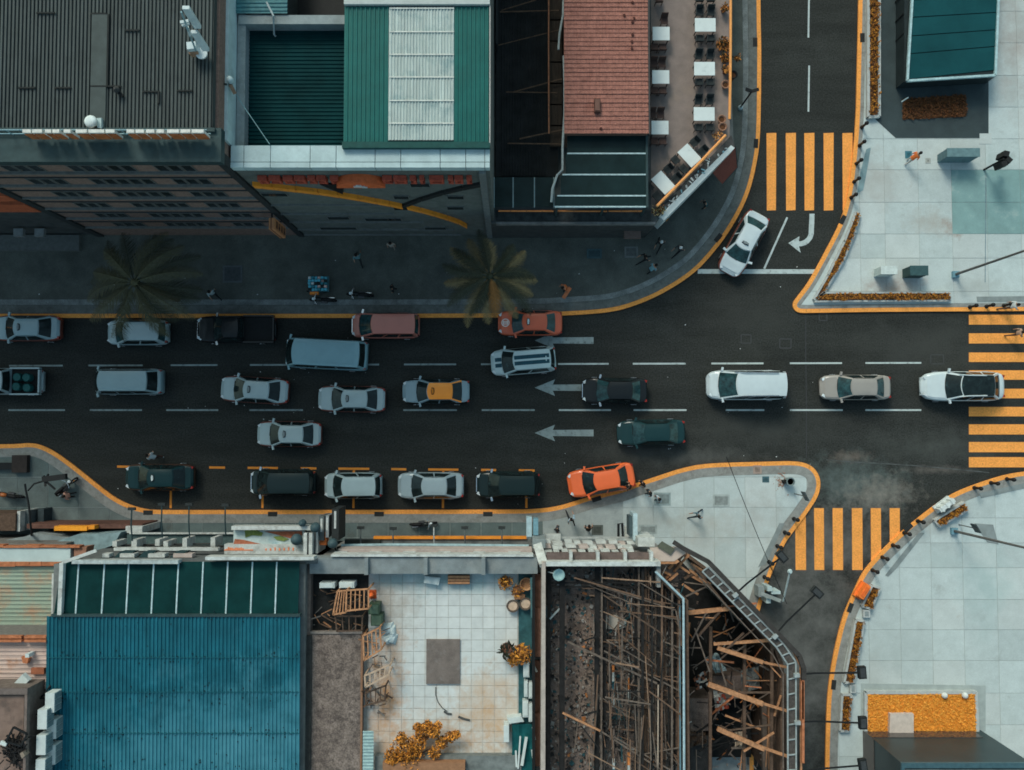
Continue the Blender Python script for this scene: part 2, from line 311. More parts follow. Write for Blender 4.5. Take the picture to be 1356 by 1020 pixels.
patch('tactile_strip', [(1147, 198), (1151, 196), (1153, 196), (1148, 226), (1143, 252), (1135, 256), (1139, 230)], M('tactile_teal', (0.19, 0.28, 0.30), 0.85, 0.2, 1.5, bump=0.3), pNE, t=0.02)
patch('tactile_strip', [(1293, 393), (1400, 392), (1400, 399), (1294, 400)], TACT, pNE, t=0.02)
patch('tactile_strip', [(1032, 693), (1039, 693), (1014, 747), (1004, 751)], TACT, pS, t=0.02)
patch('tactile_strip', [(1296, 653), (1356, 640), (1400, 636), (1400, 643), (1356, 647), (1299, 660)], TACT, pSE, t=0.02)
patch('tactile_strip', [(1172, 762), (1217, 705), (1224, 706), (1188, 752), (1176, 764)], TACT, pSE, t=0.02)
patch('tactile_strip', [(1290, 693), (1315, 695), (1322, 721), (1307, 718)], TACT, pSE, t=0.02)  # flat grey patch beside the lamp post sign
patch('planter_surround', [(1140, 905), (1305, 908), (1305, 968), (1297, 970), (1140, 966)], M('surround_teal_stone', (0.33, 0.37, 0.36), 0.85, 0.12, 2), pSE, t=0.02)
# covers and hatches let into the pavements
def hatch(px, py, wpx, hpx, mat, parent, name='access_cover'):
    base = [e for e in mat.node_tree.nodes if e.type == 'VALTORGB'][0].color_ramp.elements[0].color[:3]
    x, y = P(px, py, 0.15); mb = MB(); mb.obox(x, y, 0.1, 0.158, wpx / 20, hpx / 20); mb.obox(x, y, 0.1, 0.166, wpx / 20 - 0.24, hpx / 20 - 0.24, 0, 1)
    return mb.build(name, [mat, M(mat.name + '_lid', tuple(k * 0.8 for k in base), 0.8, 0.25, 4, bump=0.3)], parent)
hatch(308, 363, 26, 23, M('hatch_grey', (0.10, 0.11, 0.115), 0.8), pNW); hatch(787, 336, 20, 13, M('hatch_teal', (0.06, 0.10, 0.11), 0.8), pNW)
hatch(836, 334, 18, 15, M('hatch_pale', (0.15, 0.16, 0.155), 0.8), pNW); hatch(1203, 205, 9, 10, M('hatch_blue', (0.05, 0.16, 0.20), 0.7), pNE)
hatch(1229, 213, 7, 7, M('hatch_stone', (0.33, 0.34, 0.32), 0.8), pNE); hatch(1014, 635, 9, 8, M('hatch_slate', (0.06, 0.12, 0.14), 0.7), pS)
hatch(858, 701, 24, 12, M('hatch_flag', (0.30, 0.34, 0.33), 0.8), pS); hatch(955, 663, 22, 16, M('hatch_flag2', (0.35, 0.39, 0.38), 0.8), pS)
hatch(791, 702, 15, 13, M('hatch_dark', (0.09, 0.10, 0.09), 0.8), pS); hatch(1003, 622, 11, 11, M('hatch_rust', (0.33, 0.25, 0.21), 0.8), pS)
hatch(877, 661, 22, 17, M('hatch_teal2', (0.27, 0.33, 0.33), 0.8), pS)
DRAIN = M('drain_iron', (0.028, 0.03, 0.03), 0.7, 0.2)
def drain(px, py, ang, parent):
    x, y = P(px, py, 0.14); o = MB(); c, s_ = math.cos(ang), math.sin(ang)
    o.obox(x, y, 0.1, 0.148, 0.62, 0.3, ang)
    for k in range(5):
        t = (k - 2) * 0.11; o.obox(x + c * t, y + s_ * t, 0.1, 0.16, 0.04, 0.26, ang)
    return o.build('drain_grating', DRAIN, parent)
for d in [(1001, 190, 1.5, pNW), (1000, 56, 1.57, pNW), (951, 315, 0.9, pNW), (1142, 50, 1.57, pNE), (1116, 291, 1.1, pNE), (1126, 805, 1.2, pSE), (1104, 907, 1.45, pSE), (1203, 699, 0.75, pSE),
          (361, 681, 0, pS), (502, 681, 0, pS), (646, 681, 0, pS), (196, 679, 0, pS), (790, 661, 0.3, pS)]: drain(*d)

# ------------------------------------------------------------------ road markings (painted sheets on the asphalt)
ZM = 0.004
def mark(name, pts, mat, z=ZM):
    p = PL(pts, z); a = sum(p[i - 1][0] * p[i][1] - p[i][0] * p[i - 1][1] for i in range(len(p)))
    if a < 0: p = p[::-1]
    return MB().add([(x, y, z) for x, y in p], [list(range(len(p)))]).build(name, mat, road)
def mline(name, x0, y0, x1, y1, wpx, mat):
    dx, dy = x1 - x0, y1 - y0; L = math.hypot(dx, dy); nx, ny = -dy / L * wpx / 2, dx / L * wpx / 2
    return mark(name, [(x0 + nx, y0 + ny), (x1 + nx, y1 + ny), (x1 - nx, y1 - ny), (x0 - nx, y0 - ny)], mat)
for a, b in [(-90, -20), (12, 83), (117, 189), (226, 288), (331, 401), (433, 502), (535, 604), (637, 706), (739, 806), (838, 908), (942, 1011), (1046, 1115), (1146, 1220)]:
    ya = 484.5 - 3.8 * a / 1200; mline('lane_dash', a, ya, b, ya - 0.2, 2.3, DULLP if a < 700 else WHITEP)
for a, b in [(-90, -20), (11, 86), (119, 188), (220, 289), (330, 401), (432, 502), (534, 605), (638, 708), (740, 809), (839, 909), (961, 1012), (1046, 1116), (1146, 1220)]:
    mline('lane_dash', a, 543.2, b, 543.2, 2.3, DULLP if a < 700 else WHITEP)
for a, b in [(-110, -40), (-20, 50), (87, 148)]: mline('lane_dash', 1071.5, a, 1070.5, b, 2.3, WHITEP)
def arrow(y, m): mark('lane_arrow', [(708, y), (735, y - 11), (732, y - 4), (786, y - 4.5), (786, y + 4.5), (732, y + 4), (735, y + 11)], m)
for y, m in ((451, DULLP), (513.5, DULLP), (573.5, DULLP)): arrow(y, m)
mark('turn_arrow', [(1078.7, 283.2), (1077.6, 310), (1075.5, 316.5), (1070.4, 322.5), (1066, 325), (1061, 326.3), (1058, 326.3), (1060.4, 335), (1044, 322), (1058.6, 313), (1058, 319.8), (1062, 319.2), (1065.7, 317.4), (1069, 314.3), (1070.8, 310), (1072, 283.2)], WHITEP)
mline('stop_line', 924, 359.5, 1082, 359.8, 6, WHITEP); mline('edge_line', 1042.5, 288, 1012, 356, 2.6, WHITEP)
for a, b in ((1015, 1028), (1040.5, 1054), (1065, 1078.5), (1090.5, 1104), (1115.5, 1129)): mark('crosswalk_bar', [(a, 176.5), (b, 176), (b - 0.5, 278.5), (a + 0.5, 279)], ORANGE)
for a, b in ((417, 430), (441.5, 455), (467, 479.5), (490.5, 503), (515, 527.5), (539, 551.5), (562, 575.5), (585.5, 599), (605.5, 619)): mark('crosswalk_bar', [(1283, a), (1500, a), (1500, b), (1283, b)], ORANGE)
for a, b in ((1053, 1067), (1078, 1091), (1102.5, 1116), (1128, 1142), (1153, 1166.5), (1178, 1191.5)): mark('crosswalk_bar', [(a, 673), (b, 673), (b + 0.5, 755), (a + 0.5, 755)], ORANGE)
POR = M('parking_orange_paint', (0.72, 0.25, 0.04), 0.75, 0.12, 2, dirt_glint=((0.25, 0.10, 0.03), 0.3, 3))
for i, (a, b) in enumerate([(155, 176), (206, 247), (277, 298), (328, 368), (398, 419), (448, 489), (518, 538), (567, 607), (637, 657), (687, 708)]):
    mline('parking_dash', a, 618 + i * 0.55, b, 618.3 + i * 0.55, 3, POR)
    if i in (1, 3, 5, 7, 9): mline('parking_divider', (a + b) / 2, 620.5 + i * 0.5, (a + b) / 2 - 0.5, 673, 3, POR)
CRK = M('sealed_crack', (0.075, 0.08, 0.08), 0.9, 0.4, 2)
def crack(pts, w, mat=CRK): 
    mb = MB(); p = [P3(x, y, 0.003) for x, y in pts]
    for a, b in zip(p, p[1:]):
        d = (b - a).normalized(); nrm = Vector((-d.y, d.x, 0)) * w / 2
        mb.quad(a - nrm, b - nrm, b + nrm, a + nrm)
    return mb.build('road_crack', mat, road)
crack([(1094, 609), (1130, 612), (1170, 614), (1215, 617), (1260, 621), (1310, 626)], 0.07)
crack([(1067, 418), (1067, 470), (1068, 540), (1068, 606)], 0.06, M('road_joint', (0.045, 0.048, 0.05), 0.9)); 
def square_patch(px, py, w, h): 
    mb = MB(); a, b, c, d = [P3(px + i * w / 2, py + j * h / 2, 0.003) for i, j in ((-1, 1), (1, 1), (1, -1), (-1, -1))]
    for p, q in ((a, b), (b, c), (c, d), (d, a)):
        t = (q - p).normalized(); nn = Vector((-t.y, t.x, 0)) * 0.035; mb.quad(p - nn, q - nn, q + nn, p + nn)
    mb.build('manhole_outline', M('manhole_joint', (0.055, 0.058, 0.06), 0.9), road)
for a in [(988, 449, 13, 11), (1090, 420, 10, 9), (1241, 476, 17, 12), (1040, 455, 15, 12)]: square_patch(*a)
LIT = M('litter_white', (0.6, 0.62, 0.62), 0.8)
mb = MB()
for _ in range(70):
    px, py = rnd.uniform(0, 1080), rnd.choice([rnd.uniform(430, 600), rnd.uniform(590, 670), rnd.uniform(330, 410)])
    x, y = P(px, py); z = 0.15 if py < 412 else 0.004; s_ = rnd.uniform(0.03, 0.075); mb.obox(x, y, z - 0.01, z + 0.02, s_, s_ * 0.7, rnd.uniform(0, 3))
litter = stuff(mb.build('litter', LIT)); litter['label'] = 'scraps of white litter scattered over the road'; litter['category'] = 'litter'
# ================================================================== VEHICLES
def paint(name, col, rough=0.42, var=0.05): return M('paint_' + name, col, rough, var, 1.5, coat=0.3 if max(col) > .15 else 0.1, spec=0.4 if max(col) > .15 else 0.22)
GLASS = M('car_glass', (0.012, 0.020, 0.021), 0.06, 0.4, 2.5, spec=0.25, dirt_glint=((0.045, 0.09, 0.096), 0.33, 2.4))  # paler teal patches painted in as highlights on the glass
GLASS2 = M('car_glass_teal_glint', (0.02, 0.055, 0.06), 0.08, 0.6, 2.5, spec=0.3, dirt_glint=((0.012, 0.016, 0.017), 0.45, 2.0))  # teal tone painted in for highlights, broken up by dark patches
TRIM = M('black_trim', (0.012, 0.013, 0.014), 0.6)
TYRE = M('tyre_rubber', (0.014, 0.014, 0.015), 0.85); RIM = M('wheel_rim', (0.45, 0.46, 0.47), 0.35, metal=0.8)
HEADL = M('headlamp_glass', (0.62, 0.68, 0.70), 0.15, coat=0.5); TAILL = M('tail_lamp_red', (0.28, 0.02, 0.012), 0.25, coat=0.5)
CHROME = M('chrome_trim', (0.6, 0.62, 0.63), 0.2, metal=0.9)

def lerp_tab(tab, t):
    for (a, va), (b, vb) in zip(tab, tab[1:]):
        if t <= b:
            k = 0 if b == a else (t - a) / (b - a); k = k * k * (3 - 2 * k); return va + (vb - va) * k
    return tab[-1][1]
WTAB = [(0, .62), (.01, .75), (.035, .88), (.09, .96), (.2, 1), (.76, 1), (.86, .98), (.925, .92), (.965, .83), (.988, .70), (1, .54)]
WBOX = [(0, .84), (.01, .92), (.04, .975), (.1, 1), (.86, 1), (.93, .985), (.97, .94), (.99, .86), (1, .76)]
# type: ztop table (0 rear .. 1 front), greenhouse x fractions (rear glass base, rear roof, front roof, windscreen base), belt z, roof z, roof half width frac, width table
TYPES = {
    'sedan':  dict(z=[(0, .80), (.03, .93), (.2, .98), (.74, .98), (.82, .93), (.93, .82), (1, .60)], g=(.120, .265, .585, .755), belt=.97, roof=1.45, rw=.64, wt=WTAB),
    'hatch':  dict(z=[(0, .80), (.02, .98), (.2, 1.0), (.77, 1.0), (.84, .95), (.94, .84), (1, .62)], g=(.035, .10, .62, .80), belt=1.0, roof=1.55, rw=.70, wt=WTAB),
    'suv':    dict(z=[(0, .85), (.02, 1.05), (.2, 1.07), (.76, 1.07), (.84, 1.03), (.94, .93), (1, .66)], g=(.03, .10, .60, .78), belt=1.06, roof=1.72, rw=.71, wt=WTAB),
    'crossover': dict(z=[(0, .85), (.03, 1.0), (.2, 1.05), (.7, 1.05), (.8, 1.0), (.94, .88), (1, .60)], g=(.085, .20, .56, .715), belt=1.04, roof=1.62, rw=.68, wt=[(0, .55), (.015, .72), (.05, .87), (.12, .96), (.22, 1), (.72, 1), (.84, .96), (.92, .86), (.965, .72), (.988, .57), (1, .40)]),
    'mpv':    dict(z=[(0, .90), (.01, 1.12), (.2, 1.12), (.80, 1.10), (.89, 1.02), (.96, .88), (1, .62)], g=(.02, .055, .64, .845), belt=1.09, roof=1.85, rw=.76, wt=WTAB),
    'microvan': dict(z=[(0, .90), (.01, 1.10), (.2, 1.10), (.94, 1.10), (.975, .98), (1, .70)], g=(.06, .165, .855, .97), belt=1.08, roof=1.85, rw=.76, wt=WBOX),
    'bigvan': dict(z=[(0, .90), (.01, 1.12), (.2, 1.12), (.90, 1.12), (.95, 1.05), (.985, .9), (1, .7)], g=(.03, .075, .845, .955), belt=1.1, roof=2.0, rw=.84, wt=WBOX),
    'pickup': dict(z=[(0, .70), (.02, .74), (.40, .74), (.42, 1.08), (.74, 1.08), (.83, 1.03), (.95, .93), (1, .68)], g=(.405, .435, .60, .74), belt=1.07, roof=1.72, rw=.70, wt=WTAB),
}
def make_car(label, kind, L, W, px, py, deg, col, group, side=None, roofcol=None, cat='car', name='parked_car', sign=None, glassroof=False, stripes=None,
             ribs=False, emblem=False, load=False, teal=False, rails=False, chrome=False, barrels=False):
    T = TYPES[kind]; hw = W / 2
    t = thing(name, label, cat, group=group)
    side = side or col; roofcol = roofcol or col; G_ = GLASS2 if teal else GLASS
    X = lambda f: (f - 0.5) * L
    fr = sorted(set([0, .012, .03, .05, .08, .12, .2, .3, .4, .41, .42, .5, .6, .7, .78, .84, .89, .93, .96, .98, .992, 1]))
    rows = []
    zt = lambda f: lerp_tab(T['z'], f); wf = lambda f: hw * lerp_tab(T['wt'], f)
    for f in fr:
        w_, z = wf(f), zt(f); lo = 0.26 if 0.05 < f < 0.95 else 0.34
        prof = [(0.90 * w_, lo), (0.985 * w_, 0.42), (w_, 0.60), (0.99 * w_, max(z - 0.22, 0.62)), (0.955 * w_, z - 0.07), (0.885 * w_, z - 0.015), (0.5 * w_, z + 0.012), (0, z + 0.02)]
        rows.append([(X(f), y, zz) for y, zz in prof] + [(X(f), -y, zz) for y, zz in prof[::-1][1:]])
    mb = MB(); nc = len(rows[0])
    for i in range(len(rows) - 1):
        for j in range(nc - 1):
            a = i * nc + j; mb.f.append([a, a + nc, a + nc + 1, a + 1]); mb.mi.append(1 if (j < 5 or j >= nc - 6) else 0)
        mb.f.append([i * nc + nc - 1, (i + 1) * nc + nc - 1, (i + 1) * nc, i * nc]); mb.mi.append(2)
    mb.v = [p for r in rows for p in r]
    mb.f.append(list(range(nc))); mb.mi.append(1); mb.f.append(list(range((len(rows) - 1) * nc, len(rows) * nc))[::-1]); mb.mi.append(1)
    mb.build('body', [col, side, TRIM], t, smooth=True, fixn=True)
    # greenhouse
    b0, r0, r1, b1 = T['g']; zb, zr = T['belt'] - 0.02, T['roof']; wr = hw * T['rw']; wb = hw * 0.93
    def patch_(c00, c10, c01, c11, nu, nv, bulge, dirv, inset=(0, 1, 0, 1), push=0.0):
        u0, u1, v0, v1 = inset; rws = []
        for j in range(nv + 1):
            v = v0 + (v1 - v0) * j / nv; rw_ = []
            for i in range(nu + 1):
                u = u0 + (u1 - u0) * i / nu
                p = (Vector(c00) * (1 - u) + Vector(c10) * u) * (1 - v) + (Vector(c01) * (1 - u) + Vector(c11) * u) * v
                p += Vector(dirv) * (bulge * (1 - (2 * u - 1) ** 2) + push); rw_.append(p)
            rws.append(rw_)
        return rws
    xb0, xr0, xr1, xb1 = X(b0), X(r0), X(r1), X(b1)
    BF = [(xb1, -wb, zb), (xb1, wb, zb), (xr1, -wr, zr), (xr1, wr, zr)]; BR = [(xb0, wb * .96, zb), (xb0, -wb * .96, zb), (xr0, wr, zr), (xr0, -wr, zr)]
    nf = Vector((zr - zb, 0, xb1 - xr1)).normalized(); nr_ = Vector((-(zr - zb), 0, xr0 - xb0)).normalized()
    SL = [(xb0, wb * .96, zb), (xb1, wb, zb), (xr0, wr, zr), (xr1, wr, zr)]
    bf, br_ = 0.16 * min(1, W / 1.8), 0.07
    mb = MB()
    mb.grid(patch_(*BF, 8, 3, bf, (1, 0, 0))); mb.grid(patch_(*BR, 8, 3, br_, (-1, 0, 0)), 1)
    for s_ in (1, -1):
        c = [(p[0], p[1] * s_, p[2]) for p in SL]; mb.grid(patch_(*c, 6, 3, 0.03, (0, s_, 0)))
    mb.build('pillars', [col, roofcol], t, fixn=True)
    rf = MB(); rr = []
    for j in range(9):
        v = j / 8; row = []
        for i in range(9):
            u = i / 8; yy = -wr + 2 * wr * u
            x0_, x1_ = xr0 - br_ * (1 - (2 * u - 1) ** 2), xr1 + bf * (1 - (2 * u - 1) ** 2)
            row.append((x0_ + (x1_ - x0_) * v, yy, zr + 0.004 + 0.05 * (1 - (2 * u - 1) ** 4) * (1 - 0.6 * (2 * v - 1) ** 4)))
        rr.append(row)
    rf.grid(rr); roof = rf.build('roof', GLASS if glassroof else roofcol, t, smooth=True, fixn=True)
    MB().grid(patch_(*BF, 8, 3, bf, (1, 0, 0), (.045, .955, .03, .96), 0) if False else [[p + nf * 0.012 for p in r] for r in patch_(*BF, 8, 3, bf, (1, 0, 0), (.05, .95, .02, .95))]).build('windscreen', G_, t, smooth=True, fixn=True)
    MB().grid([[p + nr_ * 0.012 for p in r] for r in patch_(*BR, 8, 3, br_, (-1, 0, 0), (.07, .93, .04, .93))]).build('rear_window', G_, t, smooth=True, fixn=True)
    for s_ in (1, -1):
        c = [Vector((p[0], p[1] * s_, p[2])) for p in SL]; n_ = Vector((0, s_ * (zr - zb), wb - wr)).normalized()
        cuts = [(.10, .50), (.54, .93)] if kind in ('sedan', 'hatch', 'pickup') else [(.05, .33), (.36, .62), (.65, .94)]
        for u0, u1 in cuts:
            MB().grid([[p + n_ * 0.014 for p in r] for r in patch_(*c, 3, 2, 0.03, (0, s_, 0), (u0, u1, .06, .90))]).build('side_window', GLASS, t, fixn=True)
    # bonnet and boot lids with a visible shut line
    def lid(nm, f0, f1, wfr, mt):
        g = []
        for j in range(7):
            f = f0 + (f1 - f0) * j / 6; g.append([(X(f), wf(f) * wfr * u, zt(f) + 0.012 + 0.008 * (1 - u * u) + 0.012) for u in (-1, -.6, -.2, .2, .6, 1)])
        return MB().grid(g).build(nm, mt, t, smooth=True, fixn=True)
    hood = lid('bonnet', b1 + 0.03 if kind != 'bigvan' else b1 + .005, .945, .80, col)
    if kind == 'sedan': lid('boot_lid', .03, b0 - .012, .80, col)
    if kind == 'pickup':
        mb = MB(); z1 = 1.06
        for s_ in (1, -1): mb.box(X(.015), X(.40), s_ * wf(.2) * .97 - .05, s_ * wf(.2) * .97 + .05, .7, z1)
        mb.box(X(.01), X(.03), -wf(.05) * .95, wf(.05) * .95, .7, z1)
        mb.build('cargo_bed_walls', col, t)
        MB().box(X(.03), X(.398), -wf(.2) * .9, wf(.2) * .9, .74, .79).build('bed_liner', TRIM, t)
    for s_ in (1, -1):
        f0 = .955; x_, y_ = X(f0), wf(.955) * .80
        MB().obox(x_ - .02, s_ * y_, .66, zt(.955) + .012, .30, .16, -s_ * .55).build('headlight', HEADL, t)
        x_, y_ = X(.012), wf(.03) * .86
        MB().obox(x_ + .05, s_ * y_, .66, zt(.03) - .015, .16, .14, s_ * .3).build('tail_light', TAILL, t)
        xm, ym = X(b1) - .12, wb + .12
        m_ = MB(); m_.obox(xm, s_ * ym, zb + .02, zb + .16, .13, .24, s_ * .25); m_.beam((xm + .03, s_ * wb * .97, zb + .05), (xm, s_ * ym, zb + .08), .05); m_.build('wing_mirror', CHROME if chrome else col, t)
        for f in (.19, .80):
            wh = MB(); n_ = 16
            prof = [(.0, .10), (.20, .10), (.30, .095), (.325, .06), (.325, -.08)]
            for k in range(n_):
                a0, a1 = 2 * math.pi * k / n_, 2 * math.pi * (k + 1) / n_
                for (ra, ya), (rb, yb) in zip(prof, prof[1:]):
                    wh.add([(X(f) + r_ * math.cos(a), s_ * (hw - .09 + y_), .325 + r_ * math.sin(a)) for r_, y_, a in ((ra, ya, a0), (rb, yb, a0), (rb, yb, a1), (ra, ya, a1))], [(0, 1, 2, 3)])
            w_o = wh.build('wheel', TYRE, t, fixn=True)
            rm = MB()
            for k in range(5):
                a = 2 * math.pi * k / 5; rm.beam((X(f), s_ * (hw + .015), .325), (X(f) + .19 * math.cos(a), s_ * (hw + .015), .325 + .19 * math.sin(a)), .05)
            rm.build('rim', RIM, w_o)
    MB().obox(X(.985), 0, .33, .52, .10, W * .6).build('front_bumper', side, t); MB().obox(X(.014), 0, .33, .55, .10, W * .72).build('rear_bumper', side, t)
    MB().beam((X(b1) + bf * .6, -.5, zb + .05), (X(b1) + bf * .9, .12, zb + .05), .025).build('wiper', TRIM, t)
    if chrome: MB().obox(X(.992), 0, .55, .72, .05, W * .55).build('chrome_grille', CHROME, t)
    if sign:
        sm = MB(); xs_ = xr1 - .22; sm.prism([(xs_ - .09, -.2), (xs_ + .06, -.24), (xs_ + .1, 0), (xs_ + .06, .24), (xs_ - .09, .2), (xs_ - .12, 0)], zr + .045, zr + .075, 1)
        sm.prism([(xs_ - .06, -.15), (xs_ + .03, -.19), (xs_ + .06, 0), (xs_ + .03, .19), (xs_ - .06, .15), (xs_ - .08, 0)], zr + .07, zr + .17)
        sm.build('taxi_roof_sign', [sign, TRIM], t)
    if stripes:
        for y0 in (-.19, .19):
            MB().grid([[(xr0 + .02 + (xr1 + .06 - xr0) * j / 4, y0 + u * .125, zr + .063 - .03 * (2 * j / 4 - 1) ** 4) for u in (-1, 1)] for j in range(5)]).build('racing_stripe', stripes, roof, fixn=True)
            MB().grid([[(X(b1 + .035 + (.935 - b1 - .035) * j / 4), y0 + u * .125, zt(b1 + .035 + (.935 - b1 - .035) * j / 4) + .048) for u in (-1, 1)] for j in range(5)]).build('racing_stripe', stripes, hood, fixn=True)
    if ribs:
        rb = MB()
        for k in range(9): y0 = -wr * .8 + wr * 1.6 * k / 8; rb.box(xr0 + .25, xr1 - .9, y0 - .022, y0 + .022, zr + .03, zr + .075)
        rb.box(xr1 - .75, xr1 - .1, -wr * .7, wr * .7, zr + .04, zr + .062)
        rb.build('roof_ribs', roofcol, roof)
    if rails:
        for s_ in (1, -1): MB().tube([(xr0 + .5, s_ * (wr - .02), zr + .09), (xr1 - .3, s_ * (wr - .0), zr + .09), (xr1 + .3, s_ * (wr + .06), zr - .06)], .035).build('roof_rail', CHROME if not glassroof else col, roof)
    if emblem:
        em = MB(); n_ = 20; xe = X(.885); ze = zt(.885) + .05
        for k in range(n_):
            a0, a1 = 2 * math.pi * k / n_, 2 * math.pi * (k + 1) / n_
            em.add([(xe + r_ * math.cos(a), r_ * math.sin(a), ze + .035 * (-1 if False else 0) - .22 * (r_ * math.cos(a))) for r_, a in ((.21, a0), (.27, a0), (.27, a1), (.21, a1))], [(0, 1, 2, 3)])
        for yy in (-.09, 0, .09): em.add([(xe + a, yy + b, ze - .22 * a) for a, b in ((-.12, -.025), (.12, -.025), (.12, .025), (-.12, .025))], [(0, 1, 2, 3)])
        for xx in (-.14, .14): em.add([(xe + xx + a, b, ze - .22 * (xx + a)) for a, b in ((-.025, -.13), (.025, -.13), (.025, .13), (-.025, .13))], [(0, 1, 2, 3)])
        em.build('round_emblem', M('emblem_white', (0.75, 0.7, 0.66), 0.6), hood, fixn=True)
    if barrels:
        for i, (bx, by) in enumerate([(.13, .38), (.27, .40), (.12, -.36), (.25, -.42)]): pass
    x, y = P(px, py, 0.9); t.location = (x, y, 0.004); t.rotation_euler = (0, 0, R(deg))
    return t
SILV = paint('silver', (0.25, 0.36, 0.39)); SILV2 = paint('pale_silver', (0.34, 0.435, 0.455)); WHITE = paint('white', (0.53, 0.60, 0.62), 0.4)
MAROON = paint('maroon_side', (0.20, 0.055, 0.04)); BLACK = paint('black', (0.012, 0.015, 0.017), 0.25); STEEL = paint('steel_blue', (0.23, 0.33, 0.38))
SALMON = paint('salmon', (0.50, 0.17, 0.13)); ORED = paint('orange_red', (0.62, 0.115, 0.05)); ORED2 = paint('vivid_orange', (0.85, 0.15, 0.04)); AMBER = paint('amber', (1.0, 0.30, 0.02))
GREENT = paint('dark_green_teal', (0.008, 0.033, 0.037), 0.3); TEALC = paint('dark_teal', (0.012, 0.040, 0.044), 0.25); TAUPE = paint('taupe', (0.30, 0.275, 0.25)); NAVY = M('navy_stripe', (0.012, 0.06, 0.085), 0.4)
SIGNW = M('sign_white', (0.6, 0.66, 0.66), 0.5); SIGND = M('sign_dull', (0.20, 0.235, 0.245), 0.5); SIGNO = M('sign_orange', (0.62, 0.2, 0.02), 0.5); DKSUV = paint('charcoal_green', (0.013, 0.026, 0.028), 0.3)
MOV, PARK = 'vehicles driving along the street', 'cars parked along the kerb'
make_car('silver taxi sedan at the kerb, cut by the left edge of the photo', 'sedan', 4.4, 1.7, 34, 434.5, 180, SILV, PARK, side=MAROON, sign=SIGND)
make_car('pale silver hatchback parked under the big left palm', 'hatch', 4.0, 1.68, 181, 440, 180, SILV2, PARK, teal=True)
make_car('black pickup truck parked at the north kerb', 'pickup', 5.2, 1.78, 312, 436, 180, BLACK, PARK, cat='pickup', chrome=True)
pk = make_car('silver pickup with dark drums in its bed, at left edge', 'pickup', 5.0, 1.75, 4, 505, 180, SILV2, MOV, name='driving_car', cat='pickup')
make_car('boxy silver blue van in the middle lane at far left', 'microvan', 4.3, 1.68, 171, 505.5, 180, SILV, MOV, name='driving_car', cat='van')
make_car('silver taxi with maroon sides behind the boxy van', 'sedan', 4.45, 1.72, 336, 516.5, 176.5, SILV2, MOV, side=MAROON, sign=SIGND, name='driving_car', cat='taxi')
make_car('long grey blue van with ribbed roof', 'bigvan', 5.35, 1.98, 432, 469, 177, paint('grey_blue', (0.20, 0.36, 0.41), 0.5), MOV, ribs=True, name='driving_car', cat='van')
make_car('salmon red minivan parked at the north kerb', 'mpv', 4.45, 1.68, 510, 431, 180, SALMON, PARK, teal=True, chrome=True, cat='van')
make_car('silver taxi with maroon sides next to the amber roofed taxi', 'sedan', 4.4, 1.72, 465, 528.5, 179, SILV2, MOV, side=MAROON, sign=SIGND, name='driving_car', cat='taxi')
make_car('steel blue taxi with bright amber roof', 'sedan', 4.4, 1.66, 577, 518.5, 180, STEEL, MOV, roofcol=AMBER, sign=SIGNO, name='driving_car', cat='taxi', side=TRIM)
make_car('silver taxi with dark sides alone in the lowest lane', 'sedan', 4.2, 1.68, 382, 575, 179.5, SILV2, MOV, side=MAROON, sign=SIGND, name='driving_car', cat='taxi')
make_car('orange red taxi with round white emblem on its bonnet', 'sedan', 4.2, 1.66, 702, 427.5, 180, ORED, PARK, sign=SIGNW, emblem=True, teal=True, cat='taxi')
make_car('pale blue hatchback with twin dark racing stripes', 'hatch', 4.25, 1.74, 693, 478, 184.5, paint('pale_blue_white', (0.42, 0.53, 0.55)), MOV, stripes=NAVY, name='driving_car')
make_car('black sedan covering the end of the middle lane arrow', 'sedan', 4.25, 1.72, 814, 517.5, 179.5, BLACK, MOV, teal=True, name='driving_car', chrome=True)
make_car('white van in the middle lane right of centre', 'mpv', 5.15, 1.95, 989, 510, 180, WHITE, MOV, rails=True, teal=True, name='driving_car', cat='van')
make_car('taupe sedan between the white van and the white car', 'sedan', 4.55, 1.66, 1134, 513, 180, TAUPE, MOV, teal=True, name='driving_car')
make_car('white car with black glass roof on the east crosswalk', 'crossover', 5.35, 1.95, 1276, 511.5, 180, WHITE, MOV, glassroof=True, rails=True, name='driving_car')
make_car('white taxi with maroon sides turning out of the side street', 'sedan', 4.45, 1.78, 985.5, 322, 241, WHITE, MOV, side=MAROON, sign=SIGND, name='driving_car', cat='taxi', teal=True)
make_car('dark green taxi parked with its driver door open', 'sedan', 4.5, 1.74, 210, 632.5, 180, GREENT, PARK, side=paint('green_brown_side', (0.07, 0.04, 0.03)), sign=SIGNW, cat='taxi')
make_car('charcoal minivan in the first marked parking bay', 'mpv', 4.25, 1.7, 374, 639, 180, DKSUV, PARK, chrome=True)
make_car('small silver car with black roof rails in second parking bay', 'hatch', 3.75, 1.7, 467, 643.5, 180.5, SILV2, PARK)
make_car('silver sedan in the third marked parking bay', 'sedan', 4.3, 1.74, 570, 643.5, 180, paint('blue_silver', (0.30, 0.38, 0.41)), PARK)
make_car('dark green car in the fourth marked parking bay', 'suv', 4.15, 1.72, 672.5, 642, 180, paint('blackish_green', (0.010, 0.022, 0.023), 0.3), PARK, chrome=True)
make_car('vivid orange sedan pulled up askew at the curved kerb', 'sedan', 4.35, 1.8, 796.5, 636, 189.5, ORED2, PARK)
make_car('dark teal sedan in the lowest lane right of centre', 'sedan', 4.4, 1.68, 862.5, 573, 181.5, TEALC, MOV, teal=True, name='driving_car')
